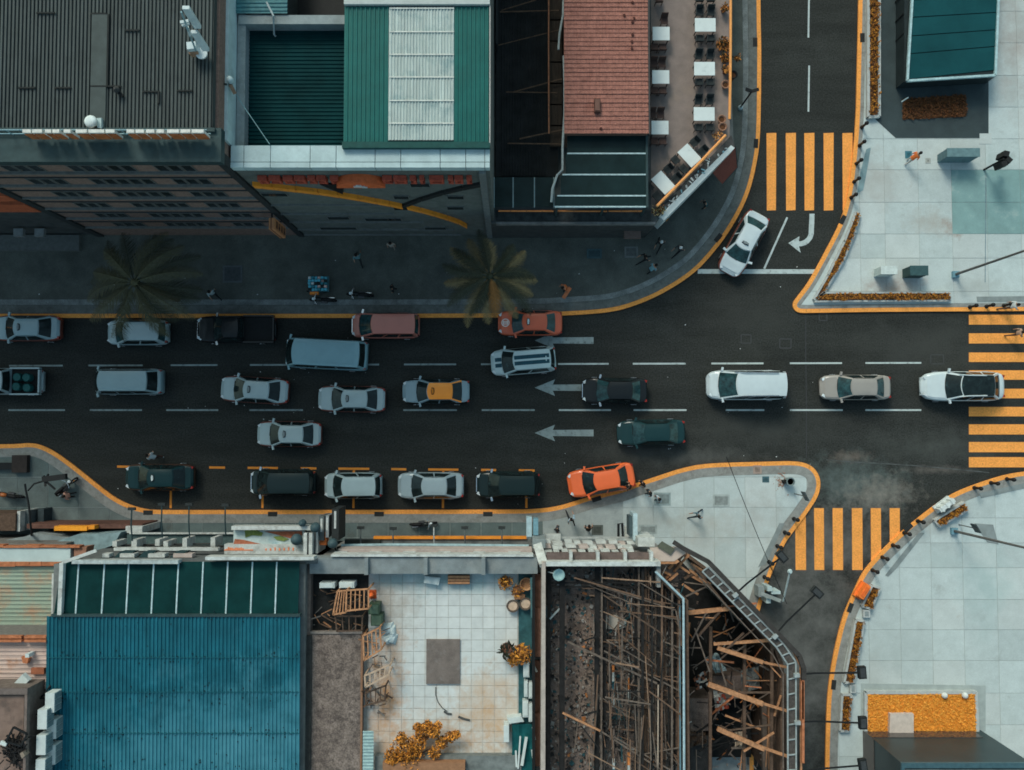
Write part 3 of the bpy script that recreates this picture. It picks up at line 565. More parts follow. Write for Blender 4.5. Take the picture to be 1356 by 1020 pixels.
# drums standing in the pickup bed
for i, (px, py) in enumerate([(22, 499.5), (34.5, 500), (21, 512), (35, 513.5)]):
    x, y = P(px, py, 1.3); d = MB(); d.lathe([(.26, .80), (.265, 1.0), (.275, 1.05), (.265, 1.1), (.265, 1.3), (.24, 1.33), (.23, 1.31)], x, y, 16)
    tag(d.build('drum', M('drum_teal', (0.01, 0.085, 0.085), 0.4), smooth=False), ['teal drum in the pickup bed, far side near the cab', 'teal drum in the pickup bed, far side near the tailgate', 'teal drum in the pickup bed, near side by the cab', 'teal drum in the pickup bed, near side by the tailgate'][i], 'drum', 'drums in the pickup bed')
# open driver door of the green taxi
# ================================================================== NORTH SIDE BUILDINGS
def bx(px, z): return P(px, 510, z)[0]
def by(py, z): return P(678, py, z)[1]
def corrugated(mb, x0, x1, y0, y1, z, pitch, amp, along='y', slope=0.0, m=0, rnd_=0.0):
    """trapezoid sheet: ridges run along 'along'"""
    a0, a1 = (x0, x1) if along == 'y' else (y0, y1)
    n = max(1, int((a1 - a0) / pitch)); p = (a1 - a0) / n; prof = []
    for i in range(n):
        b = a0 + i * p; h = amp * (1 + rnd.uniform(-rnd_, rnd_))
        prof += [(b, 0), (b + .50 * p, 0), (b + .62 * p, h), (b + .88 * p, h)]
    prof.append((a1, 0))
    if along == 'y': rows = [[(a, y0, z + h) for a, h in prof], [(a, y1, z + h + slope) for a, h in prof]]
    else: rows = [[(x1, a, z + h + slope) for a, h in prof], [(x0, a, z + h) for a, h in prof]]
    mb.grid(rows, m)
    return mb
WN = P(678, 312)[1]                       # street front of the northern row
BRICK = M('brown_brick', (0.215, 0.14, 0.115), 0.85, 0.22, 6, bump=0.3, bscale=60, fleck=0.2)
FACADE_B = M('grey_render', (0.115, 0.125, 0.118), 0.85, 0.2, 2, bump=0.15, fleck=0.15)
DKTEAL = M('dark_teal_metal', (0.030, 0.055, 0.058), 0.55, 0.2, 2)
ROOFA = M('grey_standing_seam', (0.058, 0.070, 0.069), 0.6, 0.22, 1.2, stretch=(6, 0.4, 1), bump=0.1, dirt_glint=((0.036, 0.044, 0.044), 0.4, 0.6), fleck=0.14)
WINF = M('window_frame_grey', (0.13, 0.135, 0.13), 0.6); PANE = M('dark_window_pane', (0.012, 0.016, 0.018), 0.08, 0.3, spec=0.5)
LEDGE = M('ledge_grey', (0.15, 0.155, 0.15), 0.8, 0.2, 3)
PALEC = M('pale_parapet', (0.42, 0.52, 0.53), 0.7, 0.12, 1.2, dirt_glint=((0.30, 0.38, 0.39), 0.35, 1.0), rand=0.06, fleck=0.05)
GREYC = M('grey_concrete', (0.24, 0.275, 0.28), 0.85, 0.18, 1.5, bump=0.15, dirt_glint=((0.15, 0.17, 0.17), 0.4, 0.7), fleck=0.1)

# ---- A: tall brick block at the left
HA = 18.0; xa0, xa1 = -27.4, -13.95; yb = 60.0
A = thing('office_building', 'tall brick building with grey seamed roof and ledges under window rows', 'building', (xa0, WN, 0))
MB().box(xa0, xa1, WN, yb, 0, HA - .4).build('wall', BRICK, A)
rm = MB(); ry0 = by(170, HA)
rm.box(xa0, bx(276, HA), ry0 - .2, yb, HA - .4, HA - .11); corrugated(rm, xa0, bx(276, HA), ry0, yb, HA, .178, -.09)
ra = rm.build('roof', ROOFA, A)
sl = MB()
for x0, x1, y in [(37, 62, 18), (110, 132, 19), (157, 176, 41), (15, 38, 117), (64, 86, 117), (112, 153, 115), (182, 205, 122), (228, 249, 121)]:
    a, b, yy = bx(x0, HA), bx(x1, HA), by(y, HA); sl.box(a, b, yy - .035, yy + .035, HA + .02, HA + .085)
sl.box(bx(133.5, HA), bx(135.5, HA), by(116, HA), by(20, HA), HA, HA + .1); sl.box(bx(203, HA), bx(205, HA), by(138, HA), by(122, HA), HA, HA + .1)
stuff(sl.build('roof_lap_joint', M('roof_joint_dark', (0.02, 0.022, 0.022), 0.8), ra))
MB().box(bx(112, HA), bx(133, HA), by(170, HA), by(20, HA), HA + .02, HA + .075).build('smooth_roof_panel', M('roof_panel_teal', (0.055, 0.07, 0.069), 0.6, 0.2, 1.5), ra)
mb = MB(); mb.box(xa0, xa1 + .3, WN - .35, ry0, HA - .5, HA + .05); mb.box(xa0, bx(281, HA), by(176, HA), by(171, HA), HA + .05, HA + .2)
mb.build('cornice', DKTEAL, A)
PIER = M('pier_dark', (0.03, 0.033, 0.034), 0.8); MB().box(xa1 - .25, xa1 + .12, WN - .12, WN + .4, 0, HA - .5).build('corner_pier', PIER, A); MB().box(xa0 - .25, xa0 + .2, WN - .12, WN + .3, 0, HA - .5).build('corner_pier', PIER, A)
for zc in (15.2, 12.76, 10.2, 7.75, 5.25, 2.75):
    MB().box(xa0 + .2, xa1 - .26, WN - .07, WN, zc + 1.42, zc + 1.5).build('lintel_band', M('band_dark', (0.05, 0.05, 0.05), 0.8), A)
    MB().box(xa0 + .2, xa1 - .26, WN - .13, WN, zc - .1, zc + .02).build('string_course', LEDGE, A)
    MB().box(xa0 + .2, xa1 - .26, WN - .05, WN, zc - .42, zc - .22).build('dark_band', M('band_dark', (0.05, 0.05, 0.05), 0.8), A)  # dark strip a little below each string course
wf_me = MB()
for a, b, c, d in ((-.29, .29, -.05, 0), (-.29, .29, 1.0, 1.05), (-.29, -.25, 0, 1.0), (.25, .29, 0, 1.0)): wf_me.box(a, b, -.05, 0, c, d)
wf_me = wf_me.mesh('window', [WINF]); pn_me = MB().box(-.25, .25, -.02, 0, 0, 1.0).mesh('pane', [PANE])
for zc in (15.2, 12.76, 10.2, 7.75, 5.25, 2.75):
    for g0, n in ((-24.75, 3), (-21.5, 5), (-17.25, 3)):
        for k in range(n):
            wd = inst(wf_me, 'window', A, (g0 + .65 * k, WN, zc + .18)); inst(pn_me, 'pane', wd)
# sign letters standing on the cornice
LW = M('sign_letter_edge', (0.62, 0.60, 0.56), 0.6, dirt_glint=((0.4, 0.42, 0.42), 0.4, 5)); LO = M('sign_letter_face', (0.46, 0.14, 0.05), 0.6, 0.3, 4)
sg = thing('roof_sign', 'row of white edged orange letters standing along the grey roof edge', 'sign', P3(150, 187, HA + .05))
yl = by(186, HA)
for a, b in [(24, 35), (37, 50), (54, 62), (64, 73), (79, 88), (95, 110), (112, 133), (135, 147), (163, 173), (175, 186), (189, 200), (203, 213), (217, 233), (235, 248), (250, 266)]:
    x0, x1 = bx(a, HA + 1), bx(b, HA + 1); z0 = HA + .25; mb = MB()
    mb.box(x0, x1, yl - .02, yl + .14, z0 + .78, z0 + .92)
    mb.box(x0, x0 + .1, yl, yl + .12, z0, z0 + .78); mb.box(x1 - .1, x1, yl, yl + .12, z0, z0 + .78)
    if rnd.random() < .7: mb.box(x0 + .1, x1 - .1, yl, yl + .12, z0 + .36, z0 + .46)
    if rnd.random() < .5: mb.box(x0 + .1, x1 - .1, yl, yl + .12, z0, z0 + .1)
    mb.box(x0 + .01, x1 - .01, yl - .05, yl - .01, z0 + .05, z0 + .74, 1)
    mb.build('letter', [LW, LO], sg)
mb = MB()
for zz in (.2, .75): mb.tube([(bx(0, HA + 1) - 2, yl + .25, HA + zz), (bx(266, HA + 1), yl + .25, HA + zz)], .03)
for k in range(14): x = bx(10 + 19 * k, HA); mb.tube([(x, yl + .25, HA), (x, yl + .25, HA + .8)], .025)
mb.build('sign_frame', M('galvanised_blue', (0.22, 0.34, 0.38), 0.5), sg)
# neighbour west of A with the red orange board
A2 = thing('corner_building', 'dark building with red orange boards at the left edge', 'building', (-45, WN, 0))
MB().box(-45, xa0 - .25, WN + .05, yb, 0, HA - 1).build('wall', M('dark_stucco', (0.06, 0.064, 0.064), 0.85, 0.25, 2), A2)
for z0, z1 in ((9.75, 11.0), (7.2, 9.0)): MB().box(-40, xa0 - .3, WN - .15, WN + .05, z0, z1).build('red_board', M('red_board', (0.42, 0.10, 0.045), 0.7, 0.2, 3, fleck=0.15), A2)
mb = MB(); mb.box(-40, bx(100, 0.5), WN - 1.1, WN - .05, 0, .45); mb.build('entrance_step', M('step_stone', (0.12, 0.125, 0.12), 0.85), A2)
for px in (20, 48): MB().box(bx(px, 2.5) - .3, bx(px, 2.5) + .3, WN - .6, WN - .1, 2.3, 2.6).build('wall_lamp', M('lamp_grey', (0.2, 0.21, 0.21), 0.6), A2)
# roof antenna group on A
an = thing('antenna_mast', 'cellular antenna with two pale panels leaning at the roof corner', 'antenna', P3(262, 62, HA))
q = lambda px, py, z: P3(px, py, z)
PANEL = M('antenna_pale', (0.50, 0.56, 0.57), 0.6, 0.1)
b0 = q(262, 74, HA)
MB().tube([b0, q(240, 16, HA + 4.6)], .045, 8).build('mast', M('galvanised_teal', (0.22, 0.34, 0.37), 0.5), an)
MB().beam(q(246, 10, HA + 4.4), q(262, 36, HA + 2.9), .30, .16).build('antenna_panel', PANEL, an)
MB().beam(q(257, 42, HA + 2.9), q(273, 66, HA + 1.4), .30, .16).build('antenna_panel', PANEL, an)
mb = MB(); mb.beam(q(239, 30, HA + 3.6), q(250, 28, HA + 3.6), .12); mb.beam(q(241, 34, HA + 3.4), q(251, 31, HA + 3.4), .10); mb.beam(q(248, 36, HA + 3.0), q(252, 47, HA + 2.4), .10); mb.build('bracket', PANEL, an)
mb = MB(); x, y = P(253, 60, HA + .9); mb.obox(x, y, HA + .2, HA + .9, .42, .34, .1); mb.obox(x, y - .22, HA + .2, HA + .6, .40, .1, .1, 1); mb.build('equipment_box', [PANEL, M('rust_tan', (0.33, 0.19, 0.12), 0.8)], an)
x, y = P(267, 71, HA + .4); MB().lathe([(.05, HA + .1), (.25, HA + .3), (.28, HA + .45)], x, y, 12).build('small_dish', PANEL, an)
v = thing('roof_vent', 'round white vent cap near the front of the grey roof', 'vent', P3(120, 161, HA)); x, y = P(120, 161, HA + .5)
MB().lathe([(.16, HA), (.16, HA + .4), (.3, HA + .45), (.28, HA + .55), (.15, HA + .62)], x, y, 16).build('cap', M('vent_white', (0.6, 0.66, 0.66), 0.5), v, smooth=True)
mb = MB(); mb.prism(PL([(125, 157), (134, 156), (134, 170), (129, 169)], HA + .3), HA, HA + .3); mb.build('duct', PALEC, v)
v = thing('roof_cowl', 'small dark cowl standing alone amid the grey seams', 'vent', P3(155, 118, HA)); x, y = P(154, 119, HA + .3)
MB().lathe([(.1, HA), (.1, HA + .3), (.16, HA + .32), (.05, HA + .5)], x, y, 10).build('cowl', M('cowl_dark', (0.05, 0.05, 0.05), 0.6), v); MB().beam(P3(155, 120, HA + .1), P3(163, 128, HA + .1), .14, .08).build('flashing', TRIM, v)

# ---- B: block with the pale parapet
HB = 16.0; xb0_, xb1_ = -13.8, bx(648, HB)
B = thing('shop_building', 'building with pale tiled parapet, green roofs and orange swoosh on its facade', 'building', (xb0_, WN, 0))
MB().box(xb0_, xb1_, WN, yb, 0, HB - 3.4).build('wall', FACADE_B, B)
MB().box(xb0_, xb1_, WN, WN + .25, HB - 3.4, HB - .1).build('front_wall', FACADE_B, B)
MB().box(xb1_ - .25, xb1_, WN + .25, yb, HB - 3.4, HB).build('side_wall', FACADE_B, B)
mb = MB(); mb.box(xb0_ - .9, bx(290, HB), by(192, HB), yb, HB - 3.4, HB + .5); mb.build('side_parapet', GREYC, B)
MB().box(bx(290.5, HB), bx(302, HB), by(192, HB), yb, HB - 3.4, HB + .7).build('coping', PALEC, B)
MB().box(bx(303, HB), bx(314, HB), by(192, HB), yb, HB - 3.4, HB - .6).build('inner_ledge', GREYC, B)
e = [301, 319, 354.5, 407.6, 442.4, 494.6, 529, 581.8, 616, 641.5, 648.5]
for a, b in zip(e, e[1:]):
    MB().box(bx(a, HB) + .015, bx(b, HB) - .015, by(214.5, HB), by(193, HB), HB - .5, HB + .02).build('parapet_panel', PALEC, B)
    MB().box(bx(a, HB) + .015, bx(b, HB) - .015, WN - .04, by(215.5, HB), HB - .5, HB + .045).build('parapet_edge_tile', PALEC, B)
DG = M('dark_green_sheet', (0.002, 0.034, 0.037), 0.6, 0.25, 0.6, spec=0.06, dirt_glint=((0.002, 0.022, 0.025), 0.4, 0.25)); GRN = M('green_sheet', (0.008, 0.105, 0.095), 0.5, 0.14, 0.8, fleck=0.06, dirt_glint=((0.012, 0.10, 0.09), 0.35, 0.5))  # first sheet: shade of the sunken roof put into its darker green
mb = MB(); zz = HB - 1.3
corrugated(mb, bx(314, zz), bx(452, zz) + .3, by(193, zz), by(26, zz), zz, .20, .05, along='x'); mb.build('sunken_roof', DG, B)
MB().box(bx(305, HB), bx(452, HB), by(26, HB), by(14, HB), HB - 3, HB - .5).build('back_ledge', GREYC, B)
mb = MB(); corrugated(mb, bx(300, HB), bx(372, HB), by(13, HB), yb, HB - .4, .2, .05, along='x'); mb.build('back_roof', M('blue_green_sheet', (0.06, 0.18, 0.20), 0.5, 0.2), B)
MB().box(bx(372, HB), bx(452, HB), by(8, HB), yb, HB - 3, HB - 2.5).build('back_gap', TRIM, B)
zg = HB + .22
gr = MB(); gr.box(bx(452, zg), bx(647, zg), by(190, zg), by(9, zg), zg - .6, zg - .03); gr.build('roof_deck', DG, B)
mb = MB(); corrugated(mb, bx(452, zg), bx(512, zg), by(188, zg), by(9, zg), zg, .21, .05); corrugated(mb, bx(600, zg), bx(647, zg), by(188, zg), by(9, zg), zg, .21, .05)
gr = mb.build('green_roof', GRN, B)
mb = MB(); corrugated(mb, bx(512, zg), bx(600, zg), by(186, zg), by(10, zg), zg + .01, .15, .05)
mb.build('translucent_sheet', M('dirty_translucent', (0.42, 0.48, 0.46), 0.5, 0.2, 1.2, stretch=(5, 0.35, 1), dirt_glint=((0.20, 0.30, 0.31), 0.5, 0.8), fleck=0.1), B)
for py in (12, 43, 73, 103, 134, 164): MB().box(bx(513, zg), bx(600, zg), by(py + .8, zg), by(py - .8, zg), zg + .05, zg + .085).build('sheet_batten', M('batten_pale', (0.55, 0.56, 0.52), 0.7), B)
MB().box(bx(450.5, zg), bx(648.5, zg), by(196.5, zg), by(188.5, zg), zg - .5, zg + .09).build('gutter', M('gutter_green', (0.008, 0.06, 0.055), 0.5), B)
MB().box(bx(452, zg), bx(648, zg), by(8, zg), yb, zg - .6, zg + .2).build('pale_back_roof', M('pale_roof_felt', (0.42, 0.45, 0.44), 0.8, 0.1), B)
MB().box(bx(647.5, zg), bx(649, zg), by(190, zg), by(8, zg), zg - .4, zg + .1).build('roof_flashing', M('flashing_pale', (0.4, 0.38, 0.36), 0.7), B)
mb = MB(); mb.tube([P3(353, 3, HB), P3(362, 21, HB), P3(363, 46, HB - 1), P3(365, 48, HB - 1.1)], .05, 8); mb.build('vent_pipe', M('pipe_grey', (0.33, 0.38, 0.39), 0.5), B)
MB().tube([P3(301, 105, HB + .4), P3(322, 140, HB), P3(357, 191, HB + .2)], .02, 5).build('guy_wire', M('wire_teal', (0.18, 0.33, 0.36), 0.5), B)
fl = thing('roof_floodlight', 'pale floodlight on a bracket on the parapet between two roofs', 'floodlight', P3(292, 111, HB + .5))
mb = MB(); mb.beam(P3(285, 110, HB + .6), P3(300, 112, HB + .9), .08); mb.build('bracket', M('bracket_dark', (0.05, 0.06, 0.06), 0.6), fl); x, y = P(304, 105, HB + 1)
MB().lathe([(.08, HB + .55), (.17, HB + .8), (.15, HB + 1.05), (.05, HB + 1.1)], x, y, 10).build('lamp_head', PALEC, fl, smooth=True); MB().beam(P3(305, 112, HB + .7), P3(311, 124, HB + .3), .16, .12).build('visor', M('visor_rust', (0.30, 0.18, 0.12), 0.7), fl)
mb = MB(); mb.tube([P3(275.5, 3, HB), P3(276, 60, HB), P3(278, 130, HB), P3(277, 168, HB)], .07, 8); d = tag(mb.build('drain_pipe', M('pipe_white', (0.45, 0.5, 0.5), 0.5)), 'pale drain pipe running along the gap between the roofs', 'pipe')
# facade B: ledges, windows, swoosh, letters
fz = lambda y: CAMH * (1 - 253.0 / (565.0 - y))     # height on the street front seen at photo row y
for y, a, b in [(270, 352, 520), (282, 358, 520), (293, 375, 560), (303, 390, 600), (310, 400, 610)]:
    zc = fz(y); MB().box(bx(a, zc), bx(b, zc), WN - .10, WN, zc - .08, zc).build('ledge', LEDGE, B)
for a, b, y in [(340, 376, 254), (540, 568, 241), (518, 540, 258), (590, 614, 258), (590, 614, 272.5), (518, 545, 273), (420, 470, 300), (480, 530, 288), (560, 590, 300), (430, 460, 286)]:
    zc = fz(y); wd = MB().box(bx(a, zc), bx(b, zc), WN - .06, WN, zc - .65, zc).build('window', WINF, B); MB().box(bx(a, zc) + .06, bx(b, zc) - .06, WN - .075, WN - .055, zc - .6, zc - .05).build('pane', PANE, wd)
MB().box(bx(640, 8), bx(648, 8) , WN - .2, WN, 0, HB - .5).build('pilaster', M('pilaster_grey', (0.14, 0.15, 0.15), 0.85), B)
def facade_band(name, pts, h, mat, parent, proud=.22, joint=.03):
    p = [(bx(x, fz(y)), fz(y)) for x, y in pts]
    for (xa, za), (xc, zc) in zip(p, p[1:]):
        mb = MB(); dx = joint / 2
        mb.add([(xa + dx, WN - proud, za - h), (xc - dx, WN - proud, zc - h), (xc - dx, WN, zc - h), (xa + dx, WN, za - h), (xa + dx, WN - proud, za), (xc - dx, WN - proud, zc), (xc - dx, WN, zc), (xa + dx, WN, za)],
               [(0, 3, 2, 1), (4, 5, 6, 7), (0, 1, 5, 4), (1, 2, 6, 5), (2, 3, 7, 6), (3, 0, 4, 7)]); mb.build(name, mat, parent)
SW = M('orange_swoosh', (0.80, 0.27, 0.03), 0.6, 0.12, 2, dirt_glint=((0.38, 0.14, 0.04), 0.42, 2.6))
facade_band('swoosh_panel', [(330, 239.5), (357, 242), (388, 245.5), (418, 249), (445, 253), (472, 257.5), (496, 262), (514, 265.5), (531, 269)], .56, SW, B)
facade_band('swoosh_panel', [(537, 270), (556, 274.5), (574, 279.5), (592, 285), (606, 290), (618, 296)], .5, SW, B)
facade_band('dark_swoosh_panel', [(530, 270), (556, 260), (585, 251), (612, 244.5), (640, 239)], .55, M('dark_swoosh', (0.02, 0.022, 0.023), 0.6), B, .15)
mb = MB(); z = fz(246); mb.add([(bx(425, z), WN - .12, fz(241)), (bx(457, z), WN - .12, fz(241)), (bx(446, z), WN - .12, fz(254)), (bx(425, z), WN, fz(241)), (bx(457, z), WN, fz(241)), (bx(446, z), WN, fz(254))], [(0, 2, 1), (3, 4, 5), (0, 1, 4, 3), (1, 2, 5, 4), (2, 0, 3, 5)]); mb.build('dark_chevron', TRIM, B)
RL = M('red_letters', (0.40, 0.075, 0.045), 0.65, 0.3, 5, fleck=0.2)
ss = thing('facade_sign', 'red letters and red dome badge under the pale parapet', 'sign', (bx(470, 14), WN, 14))
for a, b in [(337, 349), (352, 367), (371, 384), (386, 400), (404, 414), (416, 428), (434, 445), (504, 517), (519, 536), (541, 549), (554, 560), (567, 586), (592, 599), (601, 612), (617, 624)]:
    z0, z1 = fz(236), fz(230.5); x0, x1 = bx(a, z1), bx(b, z1); mb = MB(); y0, y1 = WN - .28, WN - .02; m_ = (x0 + x1) / 2
    k = rnd.randint(0, 2); mb.box(x0, x1, y0, y1, z1 - .16, z1)
    if k != 1: mb.box(x0, x0 + .13, y0, y1, z0, z1 - .16)
    if k != 2: mb.box(x1 - .13, x1, y0, y1, z0, z1 - .16)
    mb.box(x0 + .14, x1 - .14, y0 + .02, y1, (z0 + z1) / 2 - .09, (z0 + z1) / 2 + .08); mb.box(x0 + (.14 if k != 1 else 0), x1 - (.14 if k != 2 else 0), y0 + .01, y1, z0, z0 + .14); mb.build('letter', RL, ss)
zc = fz(237); mb = MB(); n = 16; xc = bx(474, zc + .5); poly = [(xc + 1.25 * math.cos(math.pi * k / n), zc + 1.05 * math.sin(math.pi * k / n)) for k in range(n + 1)]
mb.add([(x, WN - .45, z) for x, z in poly] + [(x, WN, z) for x, z in poly], [list(range(n + 1))[::-1]] + [(i, i + 1, n + 2 + i, n + 1 + i) for i in range(n)] + [(n, 0, n + 1, 2 * n + 1)]); dome = mb.build('dome_badge', M('badge_red', (0.62, 0.13, 0.045), 0.6, 0.2, 4), ss, fixn=True)
mb = MB()
for a, b, c, d in ((-.32, .25, .28, .44), (-.18, .1, .44, .62), (.1, .36, .18, .3)): mb.box(xc + a, xc + b, WN - .5, WN - .45, zc + c, zc + d)
mb.build('emblem', M('emblem_grey', (0.5, 0.52, 0.52), 0.6), dome)
# blade sign at the corner
bs = thing('blade_sign', 'rust orange blade sign hanging at the corner between two facades', 'sign', P3(362, 305, 4))
zt_, zb_ = 7.0, 4.4; y0, y1 = P(360, 288.5, zt_)[1], P(360, 303.5, zt_)[1]; x0, x1 = bx(353.3, zt_), bx(361, zt_)
SGN = M('sign_rust_orange', (0.52, 0.22, 0.10), 0.7, 0.2, 3)
MB().box(x0, x1, y1, y0, zb_, zt_).build('sign_box', SGN, bs)
mb = MB(); mb.box(x0 + .11, x0 + .16, y1 - .02, y0 + .02, zb_, zt_ + .015); mb.build('seam', M('sign_brown', (0.14, 0.06, 0.04), 0.8), bs)
mb = MB()
for k in range(4):
    za = zt_ - .35 - .58 * k
    for j in range(2): mb.box(x1, x1 + .02, y1 + .12, y0 - .12, za - .10 - .22 * j, za - .02 - .22 * j)
    mb.box(x1, x1 + .02, (y0 + y1) / 2 - .12, (y0 + y1) / 2, za - .24, za - .1)
mb.build('lettering', M('sign_dark_letter', (0.06, 0.03, 0.025), 0.7), bs)
MB().beam((x0 + .1, y0, zt_ - .3), (x0 + .1, WN, zt_ - .3), .07).build('bracket', TRIM, bs)

# ---- C + D: podium, dark yard roofs, red tiled roof, terrace
HP = 4.4; xc0 = xb1_ + .12
C_ = thing('terrace_building', 'low building with red tiled roof, dark glass canopy and open terrace', 'building', (xc0, WN, 0))
tz = HP
terr = PL([(650, 296), (866, 296), (972, 197), (970, 150), (968, 60), (966, -300), (650, -300)], tz)
MB().prism(terr, 0, tz - .25).build('podium_wall', M('podium_dark', (0.055, 0.058, 0.058), 0.85, 0.25, 2, bump=0.1), C_)
MB().prism(terr, tz - .25, tz - .02).build('podium_slab', M('podium_edge', (0.10, 0.11, 0.11), 0.85, 0.2, 2), C_)
tfl = PL([(862, -300), (862, 276), (880, 268), (966, 183), (968, 60), (965, -300)], tz)
MB().prism(tfl, tz - .02, tz + .02).build('terrace_floor', M('terrace_taupe', (0.235, 0.185, 0.165), 0.85, 0.14, 1.5, bump=0.1, fleck=0.12, dirt_glint=((0.26, 0.20, 0.165), 0.4, 0.6)), C_)
# front parapet line and shop front
MB().box(xc0, P(868, 296, tz)[0], by(297.5, tz), by(294.5, tz), tz - .3, tz + .12).build('front_parapet', M('parapet_grey_worn', (0.17, 0.17, 0.165), 0.85, 0.3, 2), C_)
MB().box(xc0, P(862, 296, tz)[0], by(293, tz), by(279, tz), tz - .02, tz + .03).build('front_gutter', M('gutter_dark', (0.045, 0.05, 0.05), 0.85, 0.4, 3, fleck=0.25), C_)
for a, b in ((660, 733), (735, 804), (806, 850)):
    MB().tube([P3(a, 279.5, tz + .9), P3(b, 279.7, tz + .9)], .055, 8).build('orange_rail', M('rail_orange', (0.62, 0.22, 0.07), 0.55, 0.15), C_)
mb = MB()
for k in range(10): x = 655 + 21 * k; mb.tube([P3(x, 280, tz), P3(x, 279.7, tz + .95)], .03, 5)
mb.build('rail_posts', DKTEAL, C_)
MB().box(bx(826, 1.6), bx(848, 1.6), by(300, 3) - .6, WN + .3, 2.0, 2.25).build('door_canopy', M('canopy_dull_red', (0.16, 0.11, 0.095), 0.8), C_)
# dark yard (C)
DKR = M('black_felt_roof', (0.016, 0.018, 0.019), 0.85, 0.35, 1.2, fleck=0.3, dirt_glint=((0.032, 0.03, 0.028), 0.35, 0.8)); zC = 5.2
MB().box(xc0, bx(740, zC), by(233, zC), 55, HP - .2, zC - .2).build('yard_roof', DKR, C_)
mb = MB(); corrugated(mb, bx(662, zC), bx(724, zC), by(232, zC), 50, zC - .17, .16, .04); mb.build('yard_roof_sheet', DKR, C_)
MB().box(xc0, bx(659, zC), by(66, zC), 50, zC - .2, zC + .9).build('lift_housing', M('housing_dark', (0.022, 0.026, 0.027), 0.8), C_)
for a, b, w_ in [((662, 16), (740, 14), .07), ((664, 14), (710, 0), .06), ((670, 122), (738, 123), .06), ((680, 122), (746, 104), .07), ((672, 190), (746, 191), .07), ((688, 184), (745, 172), .08), ((660, 60), (740, 40), .05)]:
    MB().beam(P3(*a, zC + .1), P3(*b, zC + .4), w_, .06).build('roof_batten', M('batten_brown', (0.10, 0.065, 0.045), 0.8, 0.3), C_)
MB().tube([P3(727, -60, zC + .8), P3(726.5, 60, zC + .8), P3(727, 177, zC + .8)], .05, 8).build('rusty_pipe', M('rusty_pipe', (0.30, 0.14, 0.08), 0.75, 0.3, 5), C_)
for a in range(0, 170, 28): MB().box(bx(729, zC), bx(745, zC), by(a + 26, zC), by(a, zC), zC - .15, zC + rnd.uniform(.02, .08)).build('wooden_board', M('dark_board', (0.045, 0.035, 0.028), 0.85, 0.35, 3, stretch=(4, .5, 1)), C_)
PIPEW = M('white_duct', (0.45, 0.52, 0.53), 0.5, 0.2)
MB().tube([P3(747, -20, zC + 1.2), P3(745.5, 20, zC + 1.2), P3(741, 45, zC + 1.1), P3(739.5, 66, zC + 1)], .07, 8).build('white_duct', PIPEW, C_)
MB().tube([P3(746.5, 74, zC + 1.2), P3(747.5, 110, zC + 1.2), P3(747.5, 150, zC + 1.2), P3(745, 195, zC + 1.1), P3(745, 225, zC + 1), P3(738, 232, zC + .9), P3(731.5, 250, zC + .8), P3(730, 268, zC + .7)], .075, 8).build('white_duct', PIPEW, C_)
GLZ = M('dark_canopy_glass', (0.010, 0.024, 0.025), 0.3, 0.3, 0.8, spec=0.12); GBAR = M('glazing_bar', (0.40, 0.52, 0.54), 0.5, 0.25, 6)
zL = HP + 1.1; ex = [651, 654, 679.5, 708, 734]
for a, b in zip(ex[1:], ex[2:]): MB().box(bx(a, zL) + .04, bx(b, zL) - .04, by(274, zL), by(235, zL), zL - .06, zL).build('glass_pane', GLZ, C_)
for a in ex[1:]: MB().box(bx(a, zL) - .035, bx(a, zL) + .035, by(275, zL), by(235, zL), zL - .08, zL + .03).build('glazing_bar', M('bar_dull', (0.20, 0.27, 0.28), 0.5), C_)
zK = HP + 2.3; ey = [177, 203.5, 231.5, 259.5, 274]
for a, b in zip(ey, ey[1:]):
    x0 = bx(752 - 16 * max(0, (a - 195)) / 65, zK); MB().box(x0, bx(857, zK), by(b, zK) + .04, by(a, zK) - .04, zK - .05, zK).build('glass_pane', GLZ, C_)
for a in ey[1:]: MB().box(bx(752 - 16 * max(0, (a - 205)) / 65, zK), bx(857, zK), by(a + .9, zK), by(a - .9, zK), zK - .1, zK + .04).build('glazing_bar', GBAR, C_)
MB().box(bx(857, zK), bx(860, zK), by(275, zK), by(176, zK), zK - .2, zK + .06).build('canopy_edge', DKTEAL, C_)
mb = MB()
for a, b in ((752, 178), (856, 178), (856, 273), (738, 273), (800, 273)): x, y = P(a, b, zK); mb.box(x - .06, x + .06, y - .06, y + .06, HP, zK - .1)
mb.build('canopy_posts', DKTEAL, C_)
# red tiled roof: courses of tiles over a deck
zR = HP + 3.0; TILE = M('red_clay_tile', (0.31, 0.135, 0.105), 0.8, 0.25, 4, fleck=0.16, dirt_glint=((0.22, 0.085, 0.066), 0.4, 1.2), bump=0.1)
MB().box(bx(750, zR), bx(861, zR), by(175, zR), 45, HP, zR - .12).build('roof_deck', M('deck_brown', (0.12, 0.07, 0.055), 0.85), C_)
mb = MB(); x0, x1 = bx(748, zR), bx(862, zR); y = by(177, zR); nt_ = int((x1 - x0) / .19); k = 0
while y < by(-25, zR):
    prof = []
    for i in range(nt_):
        xa = x0 + (x1 - x0) * i / nt_; d = (x1 - x0) / nt_; prof += [(xa, 0), (xa + .3 * d, .022), (xa + .7 * d, .022)]
    prof.append((x1, 0)); jz = rnd.uniform(-.012, .012)
    mb.grid([[(a, y + rnd.uniform(-.008, .008), zR + h + .03 + jz) for a, h in prof], [(a, y + .29, zR + h - .015 + jz) for a, h in prof]])
    mb.grid([[(a, y, zR - .06) for a, h in prof], [(a, y, zR + h + .03 + jz) for a, h in prof]]); y += .262; k += 1
tr = stuff(mb.build('roof_tiles', TILE, C_))
